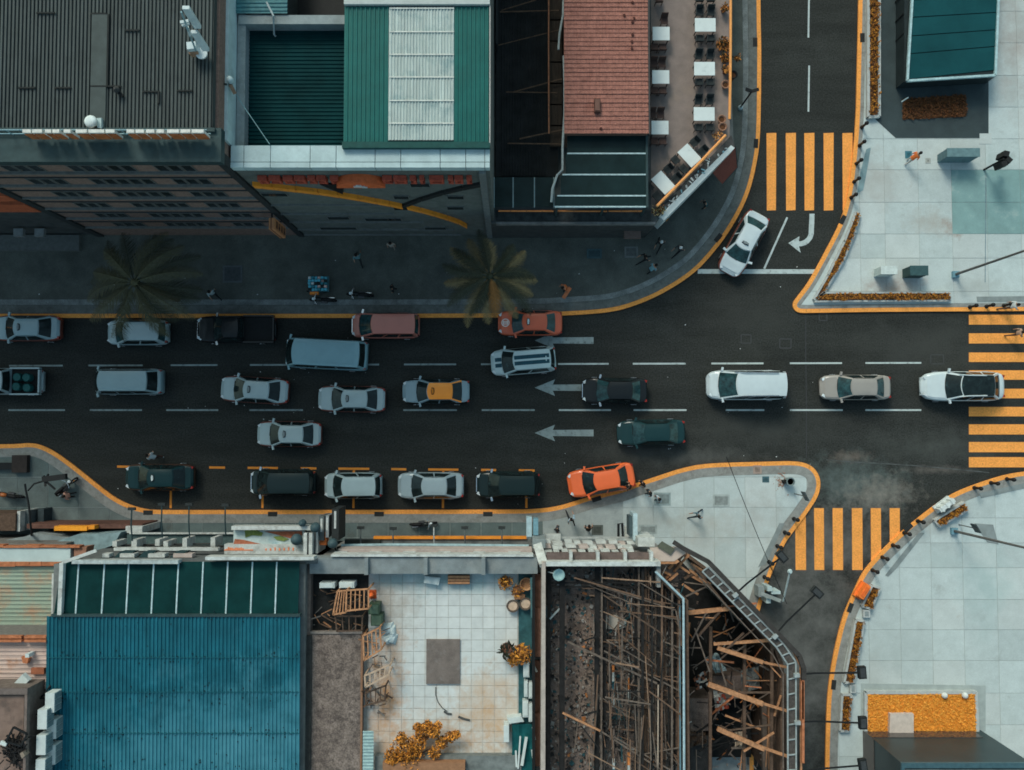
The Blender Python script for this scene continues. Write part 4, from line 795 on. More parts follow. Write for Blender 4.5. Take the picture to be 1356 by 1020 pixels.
MB().box(x0, x1, by(-25, zR), 45, zR - .1, zR + .04).build('far_roof', TILE, C_)
MB().box(bx(861.2, zR), bx(863.5, zR), by(178, zR), 45, zR - .2, zR + .06).build('roof_gutter', M('roof_gutter', (0.06, 0.055, 0.055), 0.7), C_)
x, y = P(791, 140, zR + .2); rv = MB().obox(x, y, zR, zR + .28, .36, .78).build('roof_hatch', M('hatch_brown', (0.10, 0.05, 0.04), 0.8), C_); MB().obox(x, y, zR + .28, zR + .33, .28, .66).build('hatch_lid', M('hatch_lid', (0.17, 0.09, 0.07), 0.8), rv)
mb = MB()
for a, b in ((838, 3), (840, 24), (838, 29), (838, 46), (837, 55), (837, 64), (827, 20), (796, 170)): x, y = P(a, b, zR + .1); mb.obox(x, y, zR, zR + .11, .12, .14, rnd.uniform(0, 1))
stuff(mb.build('broken_tiles', M('tile_dark', (0.08, 0.03, 0.025), 0.85), C_))
# terrace edge: orange tube rail, planted trough, pale wall, red awning
RO = M('rail_bright_orange', (0.80, 0.33, 0.10), 0.5, 0.1)
tr = thing('terrace_railing', 'bright orange tube railing along the terrace edge', 'railing', P3(968, 100, tz))
MB().tube([P3(967.5, -60, tz + 1), P3(967.5, 40, tz + 1), P3(967, 110, tz + 1), P3(966, 158, tz + 1)], .085, 8).build('top_rail', RO, tr)
MB().tube([P3(961, 179, tz + 1), P3(930, 212, tz + 1), P3(870, 273, tz + 1)], .085, 8).build('top_rail', RO, tr)
for a, b in [(967, 0), (967, 40), (967, 80), (967, 120), (966, 155), (958, 182), (930, 212), (900, 242), (873, 270)]: MB().tube([P3(a, b, tz), P3(a, b, tz + 1)], .035, 6).build('post', DKTEAL, tr)
mb = MB(); p = PL([(967, 181), (972, 196), (881, 290), (868, 285)], tz); mb.prism(p, tz - .3, tz + .25); tg = thing('planter_trough', 'narrow dark trough between orange rail and white wall', 'planter', P3(920, 240, tz)); mb.build('trough', M('trough_dark', (0.055, 0.055, 0.055), 0.85, 0.4, 4), tg)
mb = MB()
for k in range(26):
    u = rnd.random(); a, b = 963 - 88 * u + rnd.uniform(-3, 3), 192 + 90 * u + rnd.uniform(-3, 3); x, y = P(a, b, tz + .3); mb.obox(x, y, tz + .25, tz + .32, rnd.uniform(.06, .3), rnd.uniform(.05, .12), rnd.uniform(0, 3), 1 if rnd.random() < .3 else 0)
mb.build('debris', [M('debris_pale', (0.35, 0.38, 0.38), 0.8, 0.4), M('debris_blue', (0.18, 0.33, 0.38), 0.6)], tg)
tw = thing('white_sign_wall', 'slanting white wall top beside the planted trough', 'wall', P3(925, 245, 0)); mb = MB(); mb.prism(PL([(968, 192.5), (973, 196), (879, 292), (873, 286)], tz + .3), 2.2, tz + .3); mb.build('wall', M('white_plaster', (0.52, 0.57, 0.57), 0.7, 0.12, 2, dirt_glint=((0.35, 0.39, 0.39), 0.3, 2)), tw)
aw = thing('awning', 'dull red awning sloping off the terrace corner', 'awning', P3(960, 218, 2.6)); a, b, c, d = P3(974, 194, 3.7), P3(976.5, 222, 2.6), P3(957, 244, 2.6), P3(944, 229, 3.4)
mb = MB(); n = Vector((0, 0, .06)); mb.add([a, b, c, d, a - n, b - n, c - n, d - n], [(0, 1, 2, 3), (7, 6, 5, 4), (0, 4, 5, 1), (1, 5, 6, 2), (2, 6, 7, 3), (3, 7, 4, 0)]); mb.build('canvas', M('awning_red', (0.18, 0.055, 0.04), 0.85, 0.15, 8, fleck=0.15), aw, fixn=True)
mb = MB(); mb.tube([b, (b + c) / 2, c], .03, 5); mb.tube([a, b], .03, 5); mb.build('frame', DKTEAL, aw)
# ================================================================== TERRACE FURNITURE
MARB = M('marble_top', (0.62, 0.67, 0.66), 0.4, 0.06, 1.5, dirt_glint=((0.40, 0.46, 0.46), 0.33, 2.0)); CHB = M('black_woven', (0.025, 0.032, 0.034), 0.6, 0.2, 20); CHR = M('brown_slat_chair', (0.075, 0.045, 0.038), 0.7, 0.2, 20)
def table_tree(lx, ly):
    t = thing('cafe_table', 'x', 'table', group='marble tables on the terrace')
    MB().box(-lx / 2, lx / 2, -ly / 2, ly / 2, .72, .76).build('table_top', MARB, t)
    for a in (-1, 1):
        for b in (-1, 1): MB().box(a * (lx / 2 - .08) - .025, a * (lx / 2 - .08) + .025, b * (ly / 2 - .08) - .025, b * (ly / 2 - .08) + .025, 0, .72).build('leg', TRIM, t)
    return t
def chair_tree(mt, armrest):
    t = thing('cafe_chair', 'x', 'chair', group='chairs on the terrace')
    MB().box(-.22, .22, -.21, .21, .43, .47).build('seat', mt, t)
    mb = MB(); mb.add([(-.22, .20, .47), (.22, .20, .47), (.22, .25, .47), (-.22, .25, .47), (-.21, .29, .88), (.21, .29, .88), (.21, .33, .88), (-.21, .33, .88)], [(0, 3, 2, 1), (4, 5, 6, 7), (0, 1, 5, 4), (1, 2, 6, 5), (2, 3, 7, 6), (3, 0, 4, 7)]); mb.build('backrest', mt, t)
    for a in (-1, 1):
        for b in (-1, 1): MB().box(a * .2 - .02, a * .2 + .02, b * .19 - .02, b * .19 + .02, 0, .43).build('leg', mt, t)
        if armrest: MB().box(a * .22 - .025, a * .22 + .025, -.18, .26, .64, .67).build('armrest', mt, t)
    return t
def place(t, px, py, z, zz, rz, label, first):
    o = t if first else copy_tree(t); x, y = P(px, py, z + zz); o.location = (x, y, z); o.rotation_euler = (0, 0, rz); o['label'] = label; return o
TB, TS = table_tree(1.28, .84), table_tree(1.05, .84); CB, CR = chair_tree(CHB, True), chair_tree(CHR, False)
used = {'b': False, 'r': False}
def chair(px, py, rz, label, k='b'):
    f = not used[k]; used[k] = True; return place(CB if k == 'b' else CR, px, py, HP + .02, .55, rz, label, f)
zt2 = HP + .02
place(TB, 934, 33, zt2, .76, 0, 'white marble table of the right row, topmost in view', True)
place(TB, 933, 91, zt2, .76, 0, 'white marble table, middle one of the right row', False)
place(TB, 932.5, 151, zt2, .76, 0, 'white marble table, lowest of the right row', False)
place(TB, 913, 206, zt2, .76, R(-48), 'white marble table set askew, upper one by the slanting rail', False)
place(TB, 878, 242, zt2, .76, R(-48), 'white marble table set askew, lower one by the dark canopy', False)
place(TS, 875.5, 44.5, zt2, .76, 0, 'white marble table beside the tiled roof, topmost one', True)
place(TS, 875, 102, zt2, .76, 0, 'white marble table beside the tiled roof, middle one', False)
place(TS, 874, 169, zt2, .76, 0, 'white marble table beside the tiled roof, lowest one', False)
nm = {33: 'topmost', 91: 'middle', 151: 'lowest'}
for ty, xx in ((33, 934), (91, 933), (151, 932.5)):
    for s_, w1 in ((-1, 'left'), (1, 'right')):
        chair(xx + s_ * 7.5, ty - 17.5, 0, 'black chair behind the %s right row table, %s one' % (nm[ty], w1)); chair(xx + s_ * 7.5, ty + 17, math.pi, 'black chair in front of the %s right row table, %s one' % (nm[ty], w1))
for s_, w1 in ((-1, 'left'), (1, 'right')): chair(934 + s_ * 7.5, -3, math.pi, 'black chair cut by the top edge, %s one' % w1)
for (cx, cy), nme in (((913, 206), 'upper'), ((878, 242), 'lower')):
    for s_, w1 in ((-1, 'nearer'), (1, 'farther')):
        ux, uy = .67, .74
        chair(cx + s_ * ux * 8 + uy * 17 - 1, cy + s_ * uy * 8 - ux * 17, R(-48), 'black chair on the rail side of the %s askew table, %s one' % (nme, w1))
        chair(cx + s_ * ux * 8 - uy * 17, cy + s_ * uy * 8 + ux * 17, R(-48 + 180), 'black chair on the floor side of the %s askew table, %s one' % (nme, w1))
for ty, nme, l1 in ((44.5, 'topmost', (8,)), (102, 'middle', (-6, 5)), (169, 'lowest', (-8, 3))):
    for i, dx in enumerate(l1): chair(875 + dx - 3, ty - 18, 0, 'brown chair behind the %s table beside the tiled roof%s' % (nme, ('' if len(l1) == 1 else ', ' + ['left', 'right'][i] + ' one')), 'r')
    for i, dx in enumerate((-5, 6)): chair(875 + dx - 3, ty + 17, math.pi, 'brown chair in front of the %s table beside the tiled roof, %s one' % (nme, ['left', 'right'][i]), 'r')
chair(873, -2, math.pi, 'brown chair at the top edge beside the tiled roof', 'r')

# ================================================================== PLANTS
def leaf_blob(mb, c, rx, ry, rz, n, size, m=0, ms=1, flat=1.0):
    for _ in range(n):
        while True:
            u = Vector((rnd.uniform(-1, 1), rnd.uniform(-1, 1), rnd.uniform(-1, 1)))
            if u.length <= 1: break
        p = Vector((c[0] + u.x * rx, c[1] + u.y * ry, c[2] + u.z * rz)); d = Vector((rnd.gauss(0, 1), rnd.gauss(0, 1), rnd.gauss(0, .6) * flat)).normalized()
        a = d.cross(Vector((rnd.gauss(0, 1) * flat, rnd.gauss(0, 1) * flat, rnd.gauss(0, 1) + (1 - flat) * 3))).normalized(); s_ = size * rnd.uniform(.6, 1.4)
        mb.add([p - d * s_, p + a * s_ * .38, p + d * s_, p - a * s_ * .38], [(0, 1, 2, 3)], rnd.randrange(ms) + m)
LEAF_O = [M('leaf_rust', (0.30, 0.105, 0.018), 0.7, 0.3, 8), M('leaf_amber', (0.42, 0.17, 0.02), 0.7, 0.3, 8), M('leaf_brown', (0.11, 0.045, 0.014), 0.7, 0.3, 8)]
LEAF_B = [M('leaf_bright_orange', (0.90, 0.36, 0.05), 0.7, 0.2, 8), M('leaf_gold', (0.95, 0.40, 0.07), 0.7, 0.2, 8), M('leaf_ochre', (0.72, 0.26, 0.03), 0.7, 0.3, 8)]
LEAF_DB = [M('leaf_dull_brown', (0.075, 0.035, 0.018), 0.8, 0.3, 8), M('leaf_brown', (0.11, 0.045, 0.014)), M('leaf_dull_rust', (0.15, 0.055, 0.022), 0.8, 0.3, 8)]
LEAF_D = [M('leaf_dark_olive', (0.025, 0.028, 0.014), 0.7, 0.3, 8), M('leaf_olive', (0.05, 0.05, 0.02), 0.7, 0.3, 8)]
SOIL = M('soil', (0.10, 0.045, 0.022), 0.95, 0.4, 5, bump=0.5); PLST = M('planter_stone', (0.42, 0.44, 0.43), 0.85, 0.12, 2, fleck=0.08, dirt_glint=((0.28, 0.29, 0.28), 0.35, 1.5))
def bed(name, label, pts, z1, wall, dens, size, leaves, group=None, h=.35, cat='planter', wallmat=None, zs=.14, soilmat=None):
    """planter bed: polygon of photo points at height z1"""
    p = PL(pts, z1); c = (sum(a for a, _ in p) / len(p), sum(b for _, b in p) / len(p)); ar = sum(p[i - 1][0] * p[i][1] - p[i][0] * p[i - 1][1] for i in range(len(p)))
    if ar < 0: p = p[::-1]
    t = thing(name, label, cat, (c[0], c[1], zs), group); n = len(p)
    for i in range(n):
        a, b = Vector(p[i]), Vector(p[(i + 1) % n]); d = (b - a).normalized(); o = Vector((d.y, -d.x)) * wall
        if wall: MB().prism([tuple(a - d * 0 ), tuple(b), tuple(b + o + d * wall * .6), tuple(a + o - d * wall * .6)], zs - .02, z1).build('planter_wall', wallmat or PLST, t)
    MB().prism(p, zs - .02, z1 - .08).build('soil', soilmat or SOIL, t)
    xs, ys = [a for a, _ in p], [b for _, b in p]; mb = MB(); cnt = int(area(p) * dens); k = 0
    def inside(x, y):
        r = False
        for i in range(n):
            (xa, ya), (xb, yb_) = p[i - 1], p[i]
            if (ya > y) != (yb_ > y) and x < (xb - xa) * (y - ya) / (yb_ - ya) + xa: r = not r
        return r
    while k < cnt:
        x, y = rnd.uniform(min(xs), max(xs)), rnd.uniform(min(ys), max(ys))
        if not inside(x, y): continue
        k += 1; leaf_blob(mb, (x, y, z1 - .04 + rnd.uniform(0, h)), size, size, size * .8, 5, size * .8, 0, len(leaves), .45)
    stuff(mb.build('foliage', leaves, t)); return t
PG = 'planted beds along the kerbs'
bed('planter', 'long rust coloured hedge strip beside the side street', [(1152, -60), (1163, -60), (1163, 152), (1152, 153)], .45, .18, 55, .10, LEAF_O, PG)
bed('planter', 'rust coloured bed in front of the glass pavilion', [(1196, 131), (1280, 125), (1280, 154), (1196, 158)], .25, 0, 90, .085, LEAF_DB, PG, h=.12)
bed('planter', 'slanting rust hedge along the turning kerb of the plaza', [(1134.5, 283), (1138, 284), (1131, 309), (1116, 345), (1091, 386), (1080, 396), (1098, 365), (1120, 320)], .4, .12, 90, .085, LEAF_O, PG)
bed('planter', 'straight rust hedge along the plaza edge above the main street', [(1080, 398), (1092, 389), (1257, 388.5), (1257, 397)], .4, .12, 90, .085, LEAF_O, PG)
bed('planter', 'short askew planter beside the white barrier on the curve', [(1240, 690), (1277, 667), (1281, 675), (1245, 696)], .5, .12, 70, .10, LEAF_O, PG)
bed('planter', 'short rust bed just below the orange barrier', [(1156, 777.5), (1164, 780), (1153, 805), (1144, 802)], .45, .14, 85, .09, LEAF_O, PG)
bed('planter', 'long rust bed in the middle of the curved kerb', [(1135, 823), (1143, 824), (1130, 902), (1120, 903)], .45, .14, 85, .09, LEAF_O, PG)
bed('planter', 'lowest rust bed on the curved kerb', [(1117, 922), (1126, 922), (1123, 967), (1114.5, 967)], .45, .14, 85, .09, LEAF_O, PG)
bed('flower_bed', 'big bright orange bed in front of the dark pavilion', [(1149, 919.5), (1291, 919.5), (1293, 975), (1149, 975)], .45, .2, 150, .07, LEAF_B, h=.07, soilmat=M('ground_cover_orange', (0.88, 0.34, 0.05), 0.9, 0.2, 3, dirt_glint=((0.45, 0.16, 0.02), 0.3, 1.5)))
sq = thing('stone_slab', 'pale square slab lying in the bright orange bed', 'slab', P3(1194, 957, .5)); MB().prism(PL([(1179, 945.5), (1210, 945.5), (1210, 972), (1178, 972)], .75), .1, .75).build('block', M('slab_pinkish', (0.55, 0.47, 0.42), 0.8, 0.15, 3), sq)
for i, (a, b) in enumerate(((1252, 922), (1279, 922))):
    x, y = P(a, b, .7); tag(MB().lathe([(.1, .4), (.2, .55), (.17, .7), (.06, .76)], x, y, 10).build('white_boulder', M('boulder_white', (0.6, 0.62, 0.6), 0.7), smooth=True), ['white stone at the bed edge, left of two', 'white stone at the bed edge, right of two'][i], 'stone')

# palms
def palm(px, py, zc, rad, nf, label, tint, seed, angs=None, dead=()):
    r_ = random.Random(seed); x, y = P(px, py, zc); t = thing('palm_tree', label, 'palm tree', (x, y, .12), 'palms on the dark pavement')
    mb = MB(); mb.tube([(x, y, .1), (x + .05, y, zc * .5), (x, y, zc - .1)], [.24, .17, .15], 10); mb.build('trunk', M('palm_trunk', (0.10, 0.075, 0.055), 0.9, 0.3, 6, bump=0.5), t)
    MB().lathe([(.12, zc - .5), (.28, zc - .25), (.22, zc + .05), (.05, zc + .2)], x, y, 10).build('crown_heart', tint[1], t, smooth=True)
    for k in range(nf):
        a = 2 * math.pi * k / nf + r_.uniform(-.2, .2); L = rad * r_.uniform(.8, 1.15); up = r_.uniform(.15, .6) if k % 2 else r_.uniform(-.15, .2)
        cv = r_.uniform(-.25, .25); pts = []
        for j in range(11):
            u = j / 10; rr = L * u * (1 - .12 * u); aa = a + cv * u * u; pts.append(Vector((x + rr * math.cos(aa), y + rr * math.sin(aa), zc + L * (up * u - (.45 + up * .6) * u * u))))
        mb = MB(); mb.tube(pts, [.035 - .028 * j / 10 for j in range(11)], 4)
        for j in range(46):
            u = .10 + .9 * j / 45; f = u * 10; i0 = min(int(f), 9); p = pts[i0].lerp(pts[i0 + 1], f - i0); d = (pts[i0 + 1] - pts[i0]).normalized(); sd_ = d.cross(Vector((0, 0, 1))).normalized()
            ll = rad * .21 * (math.sin(math.pi * min(u * .9 + .12, 1)) ** .6) * r_.uniform(.8, 1.15)
            for s_ in (1, -1):
                q_ = p + (sd_ * s_ * .70 + d * .75).normalized() * ll + Vector((0, 0, -ll * r_.uniform(.25, .6))); wv = d * .026
                m_ = (p + q_) / 2 + Vector((0, 0, ll * .06)); mb.add([p - wv, p + wv, m_ + wv * .9, m_ - wv * .9, q_], [(0, 1, 2, 3), (3, 2, 4)])
        mb.build('frond', tint[2] if k in dead else tint[k % 2], t)
    return t
palm(178, 374, 7.0, 4.0, 21, 'large dark palm overhanging the parked hatchback', [M('palm_dark_green', (0.034, 0.037, 0.022), 0.6, 0.3, 6), M('palm_green', (0.075, 0.07, 0.038), 0.6, 0.3, 6), M('palm_orange_dead', (0.24, 0.11, 0.035), 0.7, 0.2, 6)], 3)
palm(649, 366, 7.0, 3.3, 19, 'palm with one orange dead frond beside the red taxi', [M('palm_olive', (0.19, 0.14, 0.065), 0.6, 0.3, 6), M('palm_dark_green', (0.03, 0.034, 0.018)), M('palm_orange_dead', (0.24, 0.11, 0.035))], 11, dead=(15,))
def pot_plant(px, py, z, r, leaves, label, n=60, pot=True, size=.12, name='potted_plant', cat='plant', h=.5):
    x, y = P(px, py, z + h); t = thing(name, label, cat, (x, y, z), 'potted plants')
    if pot: MB().lathe([(r * .45, z), (r * .62, z + .28), (r * .68, z + .3), (r * .6, z + .3), (r * .5, z + .2)], x, y, 12).build('pot', M('clay_pot', (0.22, 0.10, 0.065), 0.8, 0.2, 6), t)
    mb = MB(); leaf_blob(mb, (x, y, z + h), r, r, r * .55, n, size, 0, len(leaves)); mb.tube([(x, y, z + .15), (x, y, z + h)], .02, 4); mb.build('foliage', leaves, t); return t
LT = [M('leaf_terrace_rust', (0.22, 0.09, 0.03), 0.7, 0.3, 8), M('leaf_terrace_orange', (0.55, 0.22, 0.05), 0.7, 0.3, 8), M('leaf_dark_olive', (0.03, 0.03, 0.015))]
for i, (a, b, r_, n) in enumerate([(959, 58, .52, 160), (962, 76, .40, 90), (962, 92, .30, 60), (960, 10, .30, 60), (977, 76, .25, 40)]):
    pot_plant(a, b, HP + .02 if i < 4 else HP - .6, r_, LT, ['big rusty bush by the terrace rail', 'rusty plant just below the big bush on the terrace', 'small dark plant below the rusty plants on the terrace', 'small plant at the top end of the terrace rail', 'sprig hanging outside the orange rail'][i], n, pot=i < 4)
for i, (a, b) in enumerate([(961, 112), (956, 158), (957, 168), (971, 99)]):
    x, y = P(a, b, HP + .4); t = thing('terracotta_pot', ['single pot by the rail level with the lowest tables', 'upper of two pots by the rail corner', 'lower of two pots by the rail corner', 'dark pot outside the orange rail'][i], 'pot', (x, y, HP + .02 if i < 3 else HP - .5))
    z0 = HP + .02; MB().lathe([(.16, z0 if i < 3 else z0 - .5), (.24, z0 + .38), (.28, z0 + .4), (.24, z0 + .42), (.18, z0 + .36), (.14, z0 + .2)], x, y, 14).build('pot', M('clay_pot_pale', (0.28, 0.15, 0.10), 0.8, 0.2) if i < 3 else TRIM, t); MB().cyl(x, y, z0 + .2, z0 + .3, .17, 10).build('soil', SOIL, t)
pot_plant(950, 180, HP, .34, [M('leaf_orange_pale', (0.7, 0.32, 0.10), 0.7, 0.2, 8), LT[0]], 'pale orange plant at the corner of the two rails', 70, pot=False, size=.1)
pot_plant(872, 278, HP, .45, [M('leaf_straw', (0.42, 0.33, 0.16), 0.7, 0.2, 8), LT[0], LT[2]], 'straw coloured bush at the lower end of the slanting rail', 130, pot=False, size=.1)
pot_plant(882, 290, 2, .16, LT[:2], 'tiny rusty plant under the end of the white wall', 26, pot=False, size=.08)
# ================================================================== SOUTH SIDE BUILDINGS
WS = P(678, 716)[1]; SB = -60.0
WHT = M('dirty_white', (0.50, 0.52, 0.50), 0.75, 0.2, 3, dirt_glint=((0.27, 0.255, 0.23), 0.5, 1.6), fleck=0.1); PINKW = M('pinkish_plaster', (0.46, 0.38, 0.345), 0.8, 0.18, 3, dirt_glint=((0.32, 0.25, 0.22), 0.4, 1.5))
WOOD = M('weathered_orange_wood', (0.42, 0.205, 0.105), 0.8, 0.3, 5, dirt_glint=((0.22, 0.12, 0.07), 0.4, 3)); WOODD = M('dark_timber', (0.10, 0.064, 0.046), 0.85, 0.35, 5, fleck=0.2); RUST = M('rust_orange', (0.42, 0.15, 0.07), 0.8, 0.3, 4, dirt_glint=((0.55, 0.33, 0.24), 0.35, 2))
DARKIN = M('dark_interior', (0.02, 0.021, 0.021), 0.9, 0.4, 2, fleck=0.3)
def pbox(mb, a, b, c, d, z0, z1, m=0, zr=None):
    """box from photo columns a..b and rows c..d measured at its top z1"""
    z = z1 if zr is None else zr; return mb.box(bx(a, z), bx(b, z), by(d, z), by(c, z), z0, z1, m)
# ---- I: blue roof
zI = 9.0
I = thing('blue_roof_building', 'building with big blue ribbed roof and dark glazed front strip', 'building', (bx(236, 0), WS, 0))
MB().box(bx(68, zI), bx(403, zI), SB, WS - .3, 0, zI - .75).build('wall', M('stained_wall', (0.16, 0.17, 0.165), 0.85, 0.25, 2), I)
BLUE = M('blue_ribbed_sheet', (0.011, 0.120, 0.165), 0.55, 0.3, 0.5, dirt_glint=((0.008, 0.075, 0.105), 0.48, 0.3), fleck=0.16, stretch=(3, 0.5, 1))
blobs(BLUE, [(90, 850, 2.2, 3.0, (0.006, 0.055, 0.075), .8, .5), (330, 1010, 8.0, 6.0, (0.075, 0.255, 0.32), .9, .6), (200, 1000, 5.0, 3.5, (0.055, 0.22, 0.28), .8, .8), (280, 835, 6, 1.0, (0.007, 0.07, 0.10), .6, 1.0), (140, 940, 1.5, 2.5, (0.02, 0.13, 0.17), .6, 1.2)], 9.0)  # lower roof lightened, upper left darkened: fall of light put into the blue
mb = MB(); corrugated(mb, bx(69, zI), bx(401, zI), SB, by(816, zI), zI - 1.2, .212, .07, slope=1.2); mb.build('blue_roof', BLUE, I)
sc_ = MB(); ROOFSL = 1.2 / (by(816, zI) - SB)
for _ in range(260):
    px, py = rnd.uniform(75, 398), rnd.choice([818, 868, 872, 915, 925, 970, 975, 1012]) + rnd.gauss(0, 5); x, y = P(px, py, zI); zz = zI - 1.2 + (y - SB) * ROOFSL; sc_.obox(x, y, zz, zz + .08, .05, .05)
for py in (871, 917, 972): yy = by(py, zI); zz = zI - 1.2 + (yy - SB) * ROOFSL; MB().box(bx(70, zI), bx(401, zI), yy - .02, yy + .02, zz - .02, zz + .085).build('sheet_lap', M('lap_dark_blue', (0.008, 0.085, 0.115), 0.6), I)  # sheet laps as rows of slightly darker blue
stuff(sc_.build('roof_screws', M('screw_dark', (0.01, 0.03, 0.04), 0.7), I))
GI = M('dark_green_glazing', (0.004, 0.032, 0.032), 0.5, 0.3, 0.6, spec=0.06); ex = [83, 107, 141, 173, 206, 238.5, 271, 303.5, 336, 368, 399]
for i, (a, b) in enumerate(zip(ex, ex[1:])):
    z = zI - .1; MB().add([(bx(a - (0 if i else 6), z) + .05, by(814, z), z), (bx(b, z) - .05, by(814, z), z), (bx(b, z) - .05, by(745, z), z - .25), (bx(a, z) + .05, by(745, z), z - .25), (bx(a - (0 if i else 6), z) + .05, by(814, z), z - .06), (bx(b, z) - .05, by(814, z), z - .06), (bx(b, z) - .05, by(745, z), z - .31), (bx(a, z) + .05, by(745, z), z - .31)],
               [(0, 1, 2, 3), (7, 6, 5, 4), (0, 4, 5, 1), (1, 5, 6, 2), (2, 6, 7, 3), (3, 7, 4, 0)]).build('glazing_panel', GI, I)
for a in ex[1:-1]: z = zI - .1; MB().beam((bx(a, z), by(814, z), z), (bx(a, z), by(745, z), z - .25), .075, .1).build('glazing_bar', GBAR, I)
MB().box(bx(76, zI), bx(401, zI), by(816.5, zI), by(813, zI), zI - .4, zI + .12).build('roof_kerb', DKTEAL, I)
MB().beam(P3(80, 814, zI), P3(83, 745, zI), .22, .3).build('end_flashing', WHT, I); MB().beam(P3(83, 745, zI), P3(128, 729, zI - .5), .18, .2).build('end_flashing', WHT, I)
mb = MB(); pbox(mb, 275, 418, 737.5, 742, zI - .6, zI + .25); mb.build('front_coping', WHT, I)
mb = MB(); pbox(mb, 100, 240, 742, 747, zI - .5, zI + .1); mb.build('crumbling_coping', M('crumbling_plaster', (0.36, 0.40, 0.40), 0.85, 0.3, 4, dirt_glint=((0.46, 0.40, 0.32), 0.4, 2)), I)
MB().box(bx(86, zI), bx(418, zI), WS - .3, WS, 0, zI - .9).build('front_wall', M('front_grey', (0.12, 0.13, 0.13), 0.85, 0.25, 2), I)
mb = MB(); pbox(mb, 155, 292, 725.5, 729.5, 6.6, 7.0); mb.build('white_beam', WHT, I)
mb = MB(); pbox(mb, 175, 312, 705.5, 707.5, 3.5, 3.7); mb.build('canopy_edge', WHT, I)
mb = MB(); pbox(mb, 172, 312, 708, 722, 3.3, 3.5); mb.build('canopy', M('canopy_teal', (0.07, 0.11, 0.11), 0.7, 0.25), I)
for a, b in [(140, 149), (163, 182), (200, 222), (233, 258)]:
    mb = MB(); pbox(mb, a, b, 733.5, 738.5, zI - 1.6, zI - 1.0); mb.build('cornice_block', WHT if a != 233 else PINKW, I)
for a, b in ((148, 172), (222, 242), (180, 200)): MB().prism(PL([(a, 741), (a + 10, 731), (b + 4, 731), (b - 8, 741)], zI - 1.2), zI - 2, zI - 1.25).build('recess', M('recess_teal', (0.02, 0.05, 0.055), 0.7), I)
lt = thing('white_letter_sign', 'row of white block letters standing on the canopy of the blue roofed house', 'sign', P3(220, 722, 5))
for a, b, c, d in [(153, 159, 717, 724), (178, 185, 715, 725), (209, 215, 714.5, 723), (220, 226, 717, 724), (245, 251, 713, 725), (282, 288, 712, 724)]:
    mb = MB(); pbox(mb, a, b, c, d, 4.6, 6.0); mb.build('letter', WHT, lt)
mb = MB()
for z in (4.2, 5.0): mb.tube([P3(150, 722, z), P3(292, 720, z)], .05, 5)
mb.build('sign_frame', M('sign_frame_dark', (0.05, 0.05, 0.05), 0.7), lt)
def arm_light(a, b, c, z, label, mat, head=True, name='facade_floodlight'):
    t = thing(name, label, 'floodlight', P3(a, c, z), 'floodlights on arms over the southern pavement'); p, q_ = P3(a, c, z), P3(a - .5, b, z + .25)
    MB().tube([p, (p + q_) / 2 + Vector((0, 0, .12)), q_], .045, 6).build('arm', mat, t); MB().obox(q_.x, q_.y, z + .12, z + .34, .42, .16).build('lamp_head', M('lamp_head_dark', (0.03, 0.035, 0.035), 0.5), t); return t
ARM = M('arm_teal', (0.03, 0.055, 0.06), 0.5)
for i, (a, b, c) in enumerate([(175, 674, 716), (215, 668, 712), (251, 668, 712), (299, 669, 708)]): arm_light(a, b, c, 6.0, 'dark floodlight arm before the blue roofed house, %s from the left' % ORD[i], ARM)
for i, (a, b, c) in enumerate([(478, 699, 722), (521, 700, 722), (616, 699, 722), (665, 699, 722)]): arm_light(a, b, c, 4.0, 'thin floodlight arm before the grey parapet, %s from the left' % ORD[i], M('arm_thin', (0.12, 0.14, 0.14), 0.5))
arm_light(575, 696, 721, 4.2, 'white floodlight arm over the parked scooter', WHT)
# big painted billboard
bb = thing('billboard', 'white framed billboard with leafy green picture and orange lettering', 'billboard', P3(360, 715, 6))
mb = MB(); pbox(mb, 309, 413, 697, 702, 6.2, 7.0); mb.build('top_frame', WHT, bb); mb = MB(); pbox(mb, 300, 411, 721, 734, 6.0, 6.7); mb.build('lettered_panel', WHT, bb)
mb = MB(); pbox(mb, 312, 405, 702.5, 720.5, 6.0, 6.5); mb.build('picture_panel', M('picture_teal_white', (0.44, 0.52, 0.51), 0.7, 0.25, 1.5, dirt_glint=((0.14, 0.28, 0.33), 0.45, 0.9)), bb)
BRK = M('picture_brick', (0.36, 0.12, 0.065), 0.8, 0.3, 8)
MB().prism(PL([(311, 714), (322, 715), (345, 720.5), (309, 720.5)], 6.53), 6.5, 6.53).build('picture_brick_patch', BRK, bb); MB().prism(PL([(350, 704), (400, 703.5), (400, 709), (384, 713), (366, 708)], 6.53), 6.5, 6.53).build('picture_brick_patch', BRK, bb)
LFP = M('picture_leaf', (0.16, 0.21, 0.06), 0.8, 0.35, 4); MB().prism(PL([(324, 703), (335, 700), (348, 706), (346, 710), (334, 709), (325, 712)], 6.56), 6.5, 6.56).build('picture_leaf', LFP, bb); MB().prism(PL([(362, 711), (372, 710), (382, 714), (376, 717), (366, 715)], 6.56), 6.5, 6.56).build('picture_leaf', LFP, bb)
LRO = M('orange_lettering', (0.75, 0.25, 0.12), 0.7, 0.2, 5)
for k in range(17):
    a = 300 + 2.4 * k if k < 10 else 352 + 6 * (k - 10); h = rnd.uniform(.10, .2); x, y = P(a, 728.3, 6.72); mb = MB(); mb.box(x - .035, x + .05, y - .04, y + h - .04, 6.7, 6.725); mb.build('painted_stroke', LRO, bb)
mb = MB(); pbox(mb, 300, 338, 727.8, 729.3, 6.7, 6.722); mb.build('painted_line', LRO, bb)
for a in (404, 411): mb = MB(); pbox(mb, a, a + 4.5, 706, 735, 5.8, 7.1); mb.build('side_frame', WHT, bb)
